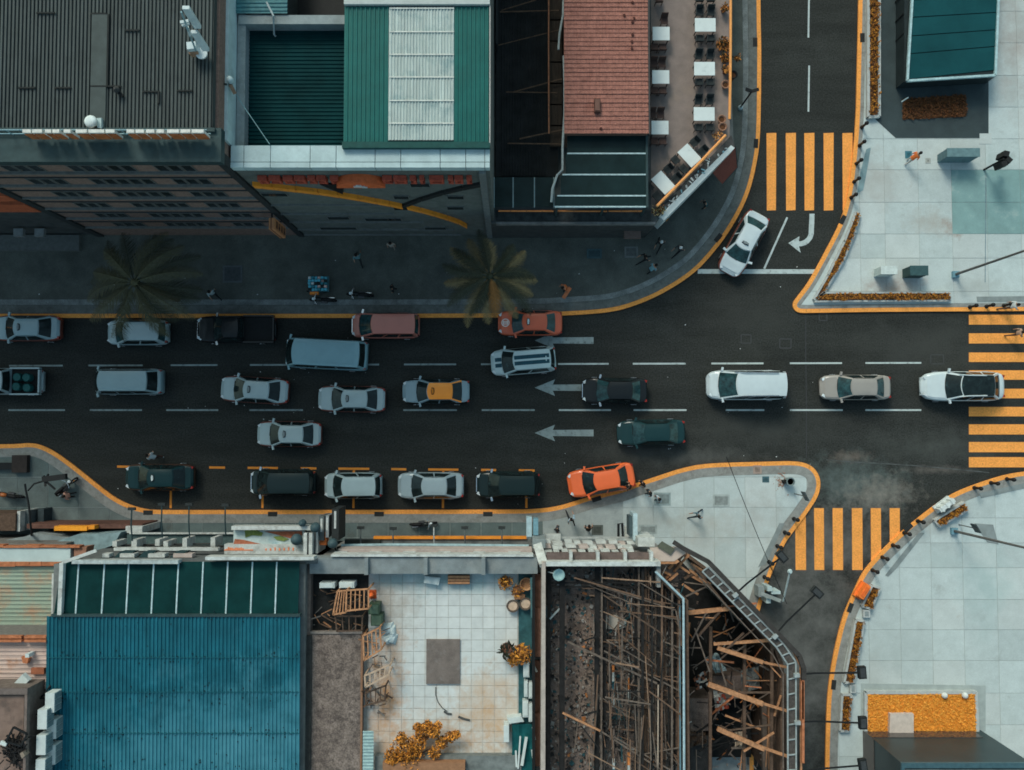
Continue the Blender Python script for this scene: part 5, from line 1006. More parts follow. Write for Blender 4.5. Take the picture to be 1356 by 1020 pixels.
for a, b, r_ in ((392, 715, .34), (417, 699, .30), (440, 720, .30), (400, 693, .22)):
    x, y = P(a, b, 7.2); t = thing('spot_lamp', {392: 'round dark lamp before the billboard picture', 417: 'round dark lamp at the billboard corner', 440: 'round dark lamp among the upright signs', 400: 'small black lamp above the billboard frame'}[a], 'lamp', (x, y, 6.6))
    MB().lathe([(r_ * .5, 6.7), (r_, 7.0), (r_ * .9, 7.25), (r_ * .3, 7.4)], x, y, 14).build('lamp_head', M('lamp_slate', (0.05, 0.085, 0.095), 0.5), t, smooth=True); MB().tube([(x, y, 6.8), (x + .1, y - .8, 6.2)], .04, 5).build('bracket', TRIM, t)
# upright blade signs at the corner
for i, (a, b, c, d, z1, m1) in enumerate([(420, 423, 697, 733, 6.6, WHT), (424, 431, 684, 716, 6.4, M('blade_grey', (0.10, 0.115, 0.115), 0.6)), (433, 437, 683, 712, 6.5, M('blade_pale_grey', (0.27, 0.29, 0.29), 0.6)), (441, 450, 674, 716, 6.6, M('blade_black', (0.025, 0.028, 0.028), 0.6))]):
    t = thing('blade_sign', ['narrow white upright sign nearest the billboard', 'grey upright sign, second from the billboard', 'pale grey upright sign next to the black one', 'tall black upright sign at the house corner'][i], 'sign', P3((a + b) / 2, (c + d) / 2, 4), 'upright signs at the corner'); mb = MB(); pbox(mb, a, b, c, d, 4.4, z1); mb.build('sign_box', m1, t)
    mb = MB(); pbox(mb, (a + b) / 2 - 1.5, (a + b) / 2 + 1.2, c + 3, c + 3 + (d - c) * .55, z1, z1 + .02); mb.build('sign_trim', WHT, t)
mb = MB(); pbox(mb, 421, 434, 705, 722, 5.5, 6.2); tag(mb.build('orange_banner', M('orange_banner', (0.62, 0.17, 0.05), 0.7, 0.2)), 'orange banner folded behind the upright signs', 'banner')
# ---- J: house with concrete parapet and tiled roof yard
zJ = 8.0; zF = 7.0
J = thing('courtyard_building', 'house with grey concrete parapet around a pale tiled roof yard', 'building', (bx(560, 0), WS, 0))
MB().box(bx(404, zJ), bx(717, zJ), SB, WS, 0, zF - .12).build('wall', M('yard_wall', (0.20, 0.2, 0.19), 0.85, 0.2), J)
CP = M('weathered_concrete', (0.20, 0.225, 0.23), 0.85, 0.22, 1.2, bump=0.2, dirt_glint=((0.27, 0.28, 0.27), 0.4, 0.8), fleck=0.12, rand=0.08)
for a, b in zip([412, 486, 563, 640, 712], [486, 563, 640, 712]):
    mb = MB(); pbox(mb, a + .5, b - .5, 738.5, 760, zJ - 1.0, zJ); mb.build('parapet_slab', CP, J)
for a, h in ((484, .3), (562, .3), (638, .5)): mb = MB(); pbox(mb, a, a + 5, 739, 761.5, zJ - 1, zJ + h); mb.build('parapet_rib', CP, J)
mb = MB(); pbox(mb, 440, 706, 734.5, 737.5, zJ - .8, zJ + .15); mb.build('white_coping', WHT, J); mb = MB(); pbox(mb, 450, 704, 727, 734, zJ - 2.4, zJ - 1.2); mb.build('pink_cornice', PINKW, J)
for a in (445, 491, 535, 581, 627, 673): mb = MB(); pbox(mb, a, a + 16, 730.5, 734, zJ - 1.2, zJ - 1.02); mb.build('cornice_block', WHT, J)
mb = MB(); mb.tube([P3(452, 723, 5.0), P3(520, 722, 5.0), P3(600, 722.5, 5.0), P3(700, 723.5, 5.0)], .11, 8); mb.build('blue_pipe', M('pale_blue_pipe', (0.30, 0.42, 0.45), 0.5, 0.25, 3), J)
mb = MB(); pbox(mb, 448, 702, 724.5, 727, 4.2, 4.8); mb.build('dark_gap', TRIM, J); mb = MB(); pbox(mb, 458, 704, 714, 721, 2.9, 3.1); mb.build('shop_canopy', M('canopy_grey', (0.15, 0.155, 0.15), 0.8, 0.2), J)
mb = MB(); pbox(mb, 496, 697, 710.5, 714, 2.9, 3.25); mb.build('orange_fascia', M('fascia_orange', (0.80, 0.27, 0.035), 0.6, 0.1), J); mb = MB(); pbox(mb, 458, 505, 715, 721, 3.1, 3.4); mb.build('dark_signboard', M('signboard_dark', (0.035, 0.04, 0.035), 0.7), J)
mb = MB(); pbox(mb, 705, 722, 714, 726, zJ - 4, zJ - 1.5); mb.build('end_pier', GREYC, J)
MB().beam(P3(712, 722, zJ - 1), P3(720, 748, zJ + .6), .5, .25).build('sloping_coping', WHT, J)
MB().box(bx(404, zF), bx(717, zF), SB, by(742, zJ), zF - .12, zF - .03).build('yard_screed', M('screed', (0.43, 0.41, 0.37), 0.85, 0.25, 2), J)
def yard_tile(name, col):
    m = M(name, col, 0.6, 0.07, 2, rand=0.04, dirt_glint=((0.40, 0.34, 0.28), 0.22, 1.3))
    return blobs(m, [(510, 910, 1.5, 4.6, (0.50, 0.235, 0.085), .95, 1.5), (650, 950, 3.4, 3.2, (0.52, 0.33, 0.19), .9, 1.0), (560, 1000, 4.6, 2.4, (0.50, 0.27, 0.12), .9, 1.0), (510, 790, 2.6, 3.0, (0.33, 0.27, 0.22), .85, 1.6), (590, 768, 6.5, 1.1, (0.22, 0.36, 0.37), .85, 1.2), (524, 850, 1.0, 1.6, (0.42, 0.32, 0.25), .8, 1.5), (650, 905, 3.0, .6, (0.55, 0.40, 0.28), .7, 1.5)], zF)  # rusty patches, and a dark teal strip along the top edge
TL = [yard_tile('pale_yard_tile_a', (0.56, 0.575, 0.56)), yard_tile('pale_yard_tile_b', (0.54, 0.56, 0.545))]
slabs(J, [(bx(489, zF), by(1001, zF)), (bx(686, zF), by(1001, zF)), (bx(686, zF), by(757, zF)), (bx(489, zF), by(757, zF))], sorted(bx(489 + 15.1 * k, zF) for k in range(14)), sorted(by(757 + 15.1 * k, zF) for k in range(17)), zF - .05, zF, TL, .022, 'floor_tile', .003)
mb = MB(); pbox(mb, 566, 610, 847, 906, zF - .02, zF + .12); sk = mb.build('roof_hatch', M('rusty_slab', (0.165, 0.135, 0.12), 0.85, 0.2, 2, bump=0.15, dirt_glint=((0.22, 0.2, 0.19), 0.4, 1.5), fleck=0.15), J)
# left pit and rough roof
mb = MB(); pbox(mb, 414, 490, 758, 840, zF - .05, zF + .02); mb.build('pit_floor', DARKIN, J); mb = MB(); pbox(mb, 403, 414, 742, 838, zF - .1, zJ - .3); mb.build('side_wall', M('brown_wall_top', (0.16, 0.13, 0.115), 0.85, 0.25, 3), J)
RR = M('rough_brown_roof', (0.185, 0.145, 0.125), 0.9, 0.3, 1.5, bump=0.5, bscale=8, dirt_glint=((0.07, 0.055, 0.05), 0.6, 2.4), fleck=0.35, fsc=12); zr_ = 7.7
mb = MB(); pbox(mb, 402, 482, 838, 1060, zF - .1, zr_); mb.build('rough_roof', RR, J); mb = MB(); pbox(mb, 401.5, 416, 842, 1060, zr_, zr_ + .15); mb.build('roof_gully', M('gully_dark', (0.045, 0.045, 0.043), 0.9, 0.3), J)
mb = MB(); pbox(mb, 414, 482, 836.5, 839.5, zr_ - .2, zr_ + .08); mb.build('roof_edge', M('edge_grey_brown', (0.22, 0.19, 0.17), 0.85), J); mb = MB(); pbox(mb, 480.5, 483, 838, 1060, zr_ - .2, zr_ + .05); mb.build('roof_edge', M('edge_rust', (0.24, 0.13, 0.08), 0.85), J)
mb = MB(); corrugated(mb, bx(484, zF + .9), bx(498, zF + .9), by(1060, zF + .9), by(968, zF + .9), zF + .9, .18, .05, along='x'); mb.build('teal_sheet', M('pale_teal_sheet', (0.30, 0.42, 0.42), 0.6, 0.2), J)
mb = MB(); pbox(mb, 500, 690, 1001, 1060, zF - .1, zF + .5); mb.build('back_ledge', M('ledge_slate', (0.16, 0.175, 0.17), 0.85, 0.3, 2), J); mb = MB(); pbox(mb, 510, 617, 1010, 1060, zF + .5, zF + 1.0); mb.build('brown_tank', M('tank_brown', (0.28, 0.14, 0.075), 0.8, 0.2), J)
mb = MB(); pbox(mb, 686.5, 704, 760, 1060, zF - .08, zF - .01); mb.build('wet_gutter', M('teal_gutter', (0.035, 0.10, 0.11), 0.4, 0.4, 1.5), J)
for a, b in ((790, 830), (835, 870), (905, 945), (975, 1015)): mb = MB(); pbox(mb, 708, 715.5, a - 30, b, zF, zJ - .6 + rnd.uniform(-.2, .2)); mb.build('brown_wall_panel', M('brown_panel', (0.20, 0.105, 0.075), 0.85, 0.3, 3), J)
mb = MB(); pbox(mb, 704.5, 708, 762, 1060, zF, zF + 1.2); mb.build('low_wall', TRIM, J)
MB().tube([P3(704, 765, zF + 1), P3(705, 818, zF + 1)], .09, 6).build('teal_pipe', M('teal_pipe', (0.06, 0.13, 0.14), 0.5), J)
# ---- yard clutter: things
def boxthing(name, label, cat, pts, z0, z1, mat, part, group=None, lid=None):
    c = (sum(p[0] for p in pts) / len(pts), sum(p[1] for p in pts) / len(pts)); t = thing(name, label, cat, P3(*c, z0), group); MB().prism(PL(pts, z1), z0, z1).build(part, mat, t)
    if lid: MB().prism(PL([(c[0] + (p[0] - c[0]) * .8, c[1] + (p[1] - c[1]) * .8) for p in pts], z1), z1, z1 + .04).build('lid', lid, t)
    return t
rect = lambda a, b, c, d: [(a, c), (b, c), (b, d), (a, d)]
ACW = M('ac_white', (0.52, 0.57, 0.56), 0.6, 0.12, 3, dirt_glint=((0.36, 0.36, 0.33), 0.3, 3))
boxthing('air_conditioner', 'white unit in the dark pit, left of two', 'air conditioner', rect(423, 443, 772, 779), zF, zF + .95, ACW, 'casing', 'air conditioners', ACW); boxthing('air_conditioner', 'white unit in the dark pit, right of two', 'air conditioner', rect(449, 469, 771, 779), zF, zF + .95, ACW, 'casing', 'air conditioners', ACW)
GB = M('green_bin', (0.05, 0.085, 0.055), 0.6, 0.2, 4); GBL = M('green_bin_lid', (0.075, 0.115, 0.08), 0.6, 0.2, 4)
boxthing('waste_bin', 'green bin beside the wooden racks, upper one', 'bin', rect(488, 502, 800, 814), zF, zF + 1.0, GB, 'body', lid=GBL); boxthing('waste_bin', 'green bin beside the wooden racks, lower one', 'bin', rect(491, 506, 814.5, 829), zF, zF + 1.0, GB, 'body', lid=GBL)
boxthing('white_crate', 'tilted white box at the top of the tiled yard', 'box', [(562.5, 763), (583, 765), (580.5, 775.5), (561, 772)], zF, zF + .4, ACW, 'casing', lid=ACW)
t = boxthing('wooden_bench', 'brown slatted bench at the top of the tiled yard', 'bench', rect(593, 622, 762, 774), zF + .1, zF + .4, WOODD, 'frame')
for k in range(3): MB().prism(PL(rect(593, 622, 762.5 + 4 * k, 765.5 + 4 * k), zF + .45), zF + .4, zF + .45).build('slat', WOOD, t)
oc = thing('orange_cone', 'orange traffic cone beside the wooden racks', 'cone', P3(491, 788, zF)); x, y = P(491, 789, zF + .5); MB().lathe([(.2, zF + .03), (.05, zF + .75)], x, y, 12).build('cone', M('cone_orange', (0.85, 0.16, 0.04), 0.6), oc, smooth=True); MB().obox(x, y, zF, zF + .05, .5, .5).build('base', M('cone_base', (0.5, 0.1, 0.03), 0.7), oc)
sk_ = thing('white_sacks', 'heap of crumpled white sacks on the yard tiles', 'sacks', P3(515, 840, zF)); 
for a, b, w_, h_, an_ in ((513, 834, 16, 14, .2), (517, 846, 15, 13, -.3), (512, 848, 8, 12, .5), (519, 838, 9, 16, .1)):
    x, y = P(a, b, zF + .3); mb = MB(); rr = []
    for j in range(6):
        rr.append([(x + (w_ / 21) * (i / 5 - .5) * math.cos(an_) - (h_ / 21) * (j / 5 - .5) * math.sin(an_), y + (w_ / 21) * (i / 5 - .5) * math.sin(an_) + (h_ / 21) * (j / 5 - .5) * math.cos(an_), zF + .02 + (.34 * math.sin(math.pi * i / 5) ** .5 * math.sin(math.pi * j / 5) ** .5 + rnd.uniform(-.04, .04))) for i in range(6)])
    mb.grid(rr).build('sack', M('sack_white', (0.50, 0.57, 0.57), 0.7, 0.12), sk_)
def rack(label, corners, z, n, mat, w_=.07, legs=True):
    """open wooden frame: rectangle of rails with rungs"""
    p = [P3(a, b, z) for a, b in corners]; c = sum(p, Vector()) / 4; t = thing('wooden_rack', label, 'rack', (c.x, c.y, zF), 'wooden racks in the yard')
    for i in range(4): MB().beam(p[i], p[(i + 1) % 4], w_ * 1.25, w_).build('rail', mat, t)
    for k in range(1, n + 1): u = k / (n + 1); MB().beam(p[0].lerp(p[1], u), p[3].lerp(p[2], u), w_ * .9, w_ * .7).build('rung', mat, t)
    if legs:
        for q_ in p: MB().beam(q_, (q_.x, q_.y, zF), w_).build('leg', mat, t)
    return t
rack('orange wood rack standing over the dark pit', [(459, 782), (488, 780), (488, 806), (458, 809)], zF + 1.9, 4, WOOD); rack('slanting wooden rack left of the standing one', [(447, 783), (459, 782), (458, 811), (441, 814)], zF + 1.6, 3, WOOD)
rack('dark wooden rack below the standing ones', [(444, 816), (480, 816), (479, 835), (446, 836)], zF + 1.2, 3, WOODD); rack('orange framed rack on the rough roof edge, upper', [(481, 842), (503, 831), (505, 860), (482, 875)], zF + 1.7, 3, WOOD); rack('pale framed rack on the rough roof edge, lower', [(483, 895), (517, 880), (515, 893), (484, 910)], zF + 1.5, 4, M('pale_wood', (0.46, 0.33, 0.24), 0.8, 0.2, 4))
rack('dark rack leaning at the lower roof edge', [(484, 918), (511, 908), (509, 928), (485, 934)], zF + 1.0, 3, WOODD)
mb = MB()
for _ in range(46):
    a, b = rnd.uniform(484, 512), rnd.uniform(835, 945); p = P3(a, b, zF + rnd.uniform(.05, .6)); q_ = p + Vector((rnd.uniform(-.6, .6), rnd.uniform(-.5, .5), rnd.uniform(-.05, .3))); mb.beam(p, q_, rnd.uniform(.03, .08), .04, rnd.randrange(3))
for _ in range(40):
    a, b = rnd.uniform(416, 486), rnd.uniform(782, 836); p = P3(a, b, zF + rnd.uniform(.05, .5)); q_ = p + Vector((rnd.uniform(-.9, .9), rnd.uniform(-.6, .6), rnd.uniform(-.05, .3))); mb.beam(p, q_, rnd.uniform(.03, .08), .04, rnd.randrange(3))
o = stuff(mb.build('scrap_wood', [WOODD, WOOD, M('scrap_grey', (0.14, 0.13, 0.12), 0.8)])); o['label'] = 'scrap wood and poles heaped along the yard edge'; o['category'] = 'scrap wood'
for i, (a, b, c, d) in enumerate([(693, 701, 878, 897), (694, 699, 902, 923), (700, 708, 904, 925), (692, 699.5, 928, 950), (700, 708.5, 932, 956)]): boxthing('white_box', 'white box in the teal gutter, %s from the top' % ORD[i], 'box', rect(a, b, c, d), zF, zF + .5, ACW, 'casing', 'white boxes in the gutter', ACW)
boxthing('white_basin', 'long white basin lying across the gutter end', 'basin', [(671, 951), (690, 948), (694, 956), (675, 959)], zF, zF + .5, ACW, 'casing', lid=ACW); boxthing('white_cabinet', 'tall white cabinet at the lower yard corner', 'cabinet', rect(667, 674, 961, 983), zF, zF + .9, ACW, 'casing')
tp_ = thing('tarpaulin', 'dark teal tarp spread at the bottom of the gutter', 'tarp', P3(692, 990, zF)); mb = MB(); rr = [[(P(678 + 32 * i / 7, 959 + 90 * j / 7, zF + .4)[0], P(678 + 32 * i / 7, 959 + 90 * j / 7, zF + .4)[1], zF + .35 + rnd.uniform(-.08, .08)) for i in range(8)] for j in range(8)]; mb.grid(rr).build('sheet', M('tarp_teal', (0.008, 0.085, 0.09), 0.5, 0.3, 2), tp_)
for i, (a, b, c, d, w_) in enumerate([(697, 976, 691, 1014, .16), (689, 975, 686, 1018, .09), (683, 994, 684, 1016, .1), (705, 963, 709, 980, .08), (704, 993, 707, 1017, .07), (707, 882, 711, 890, .1)]): tag(MB().beam(P3(a, b, zF + .55), P3(c, d, zF + .6), w_, .05).build('white_plank', ACW), 'white plank by the teal tarp, %s of the loose planks' % ORD[i], 'plank', 'white planks')
bt = thing('basket', 'round wicker basket beside the palm pot', 'basket', P3(697, 773, zF)); x, y = P(697, 774, zF + .5); MB().lathe([(.3, zF), (.38, zF + .45), (.36, zF + .5), (.30, zF + .4), (.26, zF + .1)], x, y, 18).build('bowl', M('wicker', (0.42, 0.24, 0.13), 0.8, 0.3, 10), bt)
for i, (a, b, r_) in enumerate([(679, 803, .34), (696, 800, .34)]):
    x, y = P(a, b, zF + .4); t = thing('clay_bowl', ['round clay bowl on the tiles, left of two', 'round clay bowl on the gutter edge, right of two'][i], 'bowl', (x, y, zF)); MB().lathe([(.2, zF), (r_, zF + .3), (r_ + .03, zF + .36), (r_ - .05, zF + .36), (r_ - .08, zF + .28)], x, y, 16).build('bowl', M('bowl_dark', (0.10, 0.075, 0.06), 0.8), t); MB().cyl(x, y, zF + .2, zF + .3, r_ - .07, 14).build('sand_fill', M('sand', (0.52, 0.38, 0.28), 0.9, 0.2), t)
boxthing('wooden_tray', 'small wooden tray above the clay bowls', 'tray', rect(681, 695, 788, 794), zF, zF + .25, WOOD, 'tray')
LY = [M('leaf_yard_rust', (0.34, 0.135, 0.03), 0.7, 0.3, 8), M('leaf_yard_orange', (0.62, 0.26, 0.04), 0.7, 0.3, 8), M('leaf_yard_brown', (0.10, 0.055, 0.03), 0.7, 0.3, 8)]
pot_plant(669, 772, zF, .45, LY, 'spiky brown plant in the top right yard corner', 90); pot_plant(685, 782, zF, .4, LY, 'rusty plant beside the wicker basket', 70, size=.1)
pot_plant(690, 866, zF, .62, LY[:2], 'orange bush halfway down the yard edge', 190, h=.8); pot_plant(671, 862, zF, .5, [LEAF_D[0], M('leaf_charcoal', (0.03, 0.032, 0.025), 0.7)], 'dark leafed bush next to the orange one', 60, size=.17, h=.9); pot_plant(680, 873, zF, .45, LY[:2], 'small amber bush under the dark leafed one', 110)
bt_ = thing('amber_bush', 'big amber bush spilling over the bottom of the tiled yard', 'bush', P3(545, 990, zF)); mb = MB(); AM = [M('leaf_amber_bush', (0.78, 0.31, 0.05), 0.7, 0.3, 8), M('leaf_amber_dark', (0.50, 0.19, 0.03), 0.7, 0.3, 8), M('leaf_amber_brown', (0.10, 0.045, 0.015), 0.7, 0.3, 8)]
for a, b, r_, n in ((535, 995, .8, 330), (520, 1002, .5, 160), (552, 985, .5, 150), (560, 972, .45, 190), (566, 962, .3, 100), (575, 968, .35, 120), (580, 960, .25, 60), (552, 965, .25, 60), (532, 975, .3, 90), (585, 985, .35, 120), (596, 977, .32, 110), (604, 972, .25, 80), (575, 998, .35, 100), (545, 1012, .8, 260)):
    x, y = P(a, b, zF + .9); leaf_blob(mb, (x, y, zF + .8 + rnd.uniform(-.2, .3)), r_ * 1.05, r_ * 1.05, r_ * .6, int(n * 2.6), .085, 0, 3)
mb.build('foliage', AM, bt_); mb = MB()
for a, b in ((535, 995), (560, 972), (590, 980), (575, 965)): mb.tube([P3(545, 1005, zF), P3((a + 545) / 2, (b + 1005) / 2, zF + .5), P3(a, b, zF + .9)], [.06, .04, .02], 5)
mb.build('branches', WOODD, bt_)
mb = MB()
for pts in ([(577, 910), (577, 920), (580, 930), (586, 938), (592, 942)], [(588, 942), (592, 945), (598, 946)], [(607, 949), (614, 952), (622, 954)]): mb.tube([P3(a, b, zF + .04) for a, b in pts], .025 if len(pts) > 3 else .06, 5)
tag(mb.build('hose', M('hose_dark', (0.06, 0.065, 0.065), 0.6)), 'thin dark hose curling over the pale tiles', 'hose')
# ---- K: roofless burnt shell
zK2 = 9.0; zKf = 6.6
Kb = thing('burnt_shell', 'roofless burnt building shell full of beams and rubble', 'building', (bx(800, 0), WS, 0))
MB().box(bx(718, zK2), bx(868, zK2), SB, WS - .2, 0, zKf - .1).build('lower_storey', DARKIN, Kb)
RUB = M('rubble_floor', (0.17, 0.13, 0.112), 0.95, 0.4, 1.6, bump=0.6, bscale=10, dirt_glint=((0.30, 0.235, 0.195), 0.45, 0.7), fleck=0.35)
MB().box(bx(719, zK2), bx(906, zK2), SB, by(748, zK2), zKf - .1, zKf).build('rubble_floor', RUB, Kb)
BEIGE = M('beige_wall_top', (0.40, 0.34, 0.30), 0.8, 0.2, 2, dirt_glint=((0.27, 0.2, 0.17), 0.35, 1.5))
MB().prism(PL([(717.5, 745), (722.5, 745), (722, 1060), (716, 1060)], zK2), 0, zK2).build('side_wall', BEIGE, Kb)
mb = MB(); pbox(mb, 722.5, 873, 744, 750, zKf, zK2 - .05); mb.build('front_wall', WHT, Kb); mb = MB(); pbox(mb, 868, 873, 750, 778, zKf, zK2 - .3); mb.build('stub_wall', M('stub_grey', (0.22, 0.22, 0.21), 0.85), Kb)
MB().box(bx(720, 0), bx(862, 0), WS - .25, WS + .02, 0, zKf).build('street_front', M('front_dirty', (0.24, 0.23, 0.22), 0.85, 0.25, 2), Kb)
BRP = M('brown_slate', (0.135, 0.10, 0.092), 0.85, 0.25, 3, dirt_glint=((0.25, 0.17, 0.13), 0.3, 2))
for a, b in ((723.5, 754), (758, 789), (793, 826), (829, 860)): mb = MB(); pbox(mb, a, b, 733, 743.5, zK2 - 1.4, zK2 - .8); mb.build('gutter_panel', BRP, Kb)
for a in (755.5, 791, 827, 861.5): mb = MB(); pbox(mb, a - 2, a + 2, 731, 744, zK2 - 1.4, zK2 - .35); mb.build('stone_post', WHT, Kb)
for zz, y0, n in ((zK2 - 2.2, 731, 12), (zK2 - 3.0, 724.5, 11), (zK2 - 3.8, 719, 11)):
    a = 718
    for k in range(n):
        w_ = rnd.uniform(7, 15)
        if a + w_ > 850: break
        mb = MB(); yy = y0 + rnd.uniform(-1.5, 1.5); p = PL([(a, yy - 2.2), (a + w_ * .9, yy - 2.4), (a + w_, yy + 1.9), (a + w_ * .1, yy + 2.2)], zz); mb.prism(p, zz - .7, zz + rnd.uniform(-.1, .3)); mb.build('baluster_stone', WHT if rnd.random() < .8 else PINKW, Kb); a += w_ + rnd.uniform(.3, 3)
mb = MB(); pbox(mb, 735, 850, 711.5, 713.5, 3.4, 3.7); mb.build('canopy_edge', M('edge_pale', (0.40, 0.42, 0.41), 0.8), Kb); mb = MB(); pbox(mb, 722, 742, 708, 716, 3.3, 3.9); mb.build('sign_box', WHT, Kb)
mb = MB(); pbox(mb, 697, 704, 685, 711, 4.2, 5.0); tag(mb.build('blue_white_sign', M('sign_blue_white', (0.36, 0.48, 0.52), 0.5)), 'pale blue upright sign over the southern pavement, left of two', 'sign'); mb = MB(); pbox(mb, 706, 712.5, 687, 709, 4.2, 5.0); tag(mb.build('blue_white_sign', M('sign_teal_white', (0.16, 0.30, 0.36), 0.5)), 'teal upright sign over the southern pavement, right of two', 'sign')
# long dark timbers, joists and diagonals inside the shell
BLK = M('charred_timber', (0.018, 0.017, 0.017), 0.9, 0.4, 4, fleck=0.3); GREYT = M('grey_timber', (0.13, 0.10, 0.082), 0.85, 0.35, 4); BLU = M('rusty_steel', (0.15, 0.09, 0.06), 0.6, 0.3, 4)
def kb(a, b, c, d, za, zb, w_, m, nm='beam', h=None): return MB().beam(P3(a, b, za), P3(c, d, zb), w_, h or w_).build(nm, m, Kb)
kb(744.5, 752, 744, 1050, 8.0, 8.0, .30, BLK); kb(727, 752, 726, 1050, 7.0, 7.0, .22, M('charred_wide', (0.05, 0.042, 0.038), 0.9, 0.4, 3))
kb(791, 752, 790, 1050, 7.8, 7.8, .28, BLK); kb(797, 752, 796, 1050, 8.0, 8.0, .10, GREYT); kb(800.5, 752, 800, 1050, 7.7, 7.7, .16, BLK)
xs_ = [842, 846, 851, 855, 859, 863.5, 868, 872, 876.5, 881, 885.5, 890, 894, 898.5]
for i, a in enumerate(xs_): kb(a, 752 + max(0, (a - 868)) * .95, a - .5, 1050, 8.0 + (i % 3) * .25, 8.0 + (i % 3) * .25, rnd.choice([.07, .1, .14]), [BLK, GREYT, BLK, BLU, WOODD][i % 5], 'joist')
for y_ in (772, 777, 857, 865, 955, 963): kb(730 if y_ < 780 else 788, y_, 900 if y_ < 780 else 850, y_ + rnd.uniform(-8, 2), 7.9, 8.1, .10, BLK)
for a in [(752, 850, 870, 905, .1, GREYT), (745, 944, 795, 968, .10, WOOD), (795, 968, 880, 1022, .08, GREYT), (770, 850, 790, 843, .08, BLK), (770, 948, 790, 942, .08, BLK), (800, 862, 900, 915, .07, GREYT), (812, 975, 905, 1030, .07, GREYT), (760, 765, 880, 800, .08, BLU), (790, 775, 895, 808, .07, GREYT), (835, 790, 890, 800, .05, BLU), (770, 962, 792, 990, .06, BLK), (880, 850, 910, 862, .06, GREYT), (848, 890, 905, 905, .06, BLU), (845, 1000, 900, 990, .06, GREYT)]: kb(a[0], a[1], a[2], a[3], 8.4, 8.5, a[4], a[5], 'diagonal_brace')
for k in range(135):
    a, b = rnd.uniform(770, 900), rnd.uniform(765, 1000); L = rnd.uniform(25, 110); an_ = rnd.choice([rnd.gauss(math.pi / 2, .06), rnd.gauss(math.pi / 2, .06), rnd.gauss(-.5, .12), rnd.gauss(.1, .1)]); c_, d_ = a + L * math.cos(an_), b + L * abs(math.sin(an_))
    if a > 868 and b < 760 + (a - 868): continue
    zq = rnd.uniform(7.4, 8.9); kb(a, b, min(max(c_, 735), 902), d_, zq, zq + rnd.uniform(-.2, .3), rnd.choice([.035, .05, .07]), rnd.choice([GREYT, BLK, WOODD, BLU, GREYT, M('pole_tan', (0.24, 0.15, 0.10), 0.8, 0.3), BLU]), 'scaffold_pole')
mb = MB(); mb.tube([P3(868, 757, zK2), P3(905, 793, zK2), P3(905.5, 900, zK2), P3(906, 1050, zK2)], .07, 8); mb.build('edge_pipe', M('pale_blue_rail', (0.34, 0.45, 0.49), 0.5, 0.2), Kb); kb(900, 800, 901, 1050, 8.7, 8.7, .08, M('blue_rail_dark', (0.11, 0.2, 0.24), 0.5), 'inner_pipe'); kb(871.5, 907, 871, 1030, 8.6, 8.6, .07, M('pale_wood_pole', (0.36, 0.28, 0.22), 0.8), 'pale_pole')
mb = MB(); pbox(mb, 906, 909, 795, 1050, 0, zK2 - .3); mb.build('east_wall', WOODD, Kb); MB().prism(PL([(873, 762), (909, 798), (906, 800), (870, 765)], zK2 - .3), 0, zK2 - .4).build('chamfer_wall', WOODD, Kb)
def pole(a, segs, nm, label):
    t = thing('painted_pole', label, 'pole', P3(a, segs[0][0], 5.4), 'painted poles in the rubble')
    for y0, y1, m in segs: MB().beam(P3(a, y0, 7.3), P3(a, y1, 7.3), .13, .13).build('pole_section', m, t)
PO, PW_, PT = M('pole_orange', (0.75, 0.26, 0.08), 0.6), M('pole_white', (0.50, 0.52, 0.5), 0.6), M('pole_teal', (0.02, 0.13, 0.17), 0.5)
pole(812, [(881, 890, PO), (890, 902, PW_), (902, 920, PT), (920, 936, PW_)], '', 'orange, white and teal pole lying in the rubble'); pole(833, [(898, 913, PO), (913, 930, PW_)], '', 'orange and white pole lying right of the teal one'); pole(832.5, [(997, 1013, PO), (1013, 1030, PW_)], '', 'short orange pole at the bottom of the shell'); pole(812.5, [(1005, 1018, PW_), (1018, 1030, PT)], '', 'short white pole at the bottom of the shell')
boxthing('white_board', 'pale board lying in the rubble, with a white sheet beside it', 'board', [(800, 815), (818, 815), (821, 834), (801, 833)], zKf, zKf + .2, M('board_cream', (0.46, 0.42, 0.37), 0.8, 0.15), 'board'); boxthing('white_sheet', 'small white sheet next to the cream board in the rubble', 'sheet', [(820.5, 820), (830, 821), (829, 830), (820.5, 833)], zKf, zKf + .15, ACW, 'sheet')
ds = thing('satellite_dish', 'round pale teal dish on the front wall of the burnt shell', 'dish', P3(740, 761, 8)); x, y = P(740, 761.5, 8.6); MB().lathe([(.06, 8.35), (.22, 8.45), (.34, 8.62), (.33, 8.64), (.2, 8.5), (.05, 8.42)], x, y, 20).build('dish', M('dish_teal', (0.28, 0.43, 0.44), 0.6, 0.15), ds, smooth=True); MB().beam((x - .3, y + .1, 8.6), (x - .6, y + .12, 8.3), .05).build('arm', ACW, ds)
tag(MB().beam(P3(746.5, 823, 7.2), P3(746.5, 840, 7.2), .09, .06).build('white_stick', ACW), 'white stick lying beside the left dark beam', 'stick'); tag(MB().prism(PL([(723.5, 803), (730, 812), (733, 815), (727, 821), (723.5, 818)], 7.1), 6.5, 7.1).build('grey_sheet', M('sheet_grey_blue', (0.16, 0.2, 0.21), 0.7)), 'torn grey sheet against the beige wall', 'sheet'); tag(MB().beam(P3(728, 820, 7.2), P3(741, 806, 7.2), .1, .06).build('white_stick', ACW), 'white stick leaning by the torn grey sheet', 'stick')
boxthing('paper_stack', 'cream boards leaning in the top right corner of the shell', 'boards', [(858, 764), (863, 763), (866, 772), (862, 777)], zKf, 8.2, M('board_tan', (0.45, 0.33, 0.25), 0.8, 0.2), 'board')
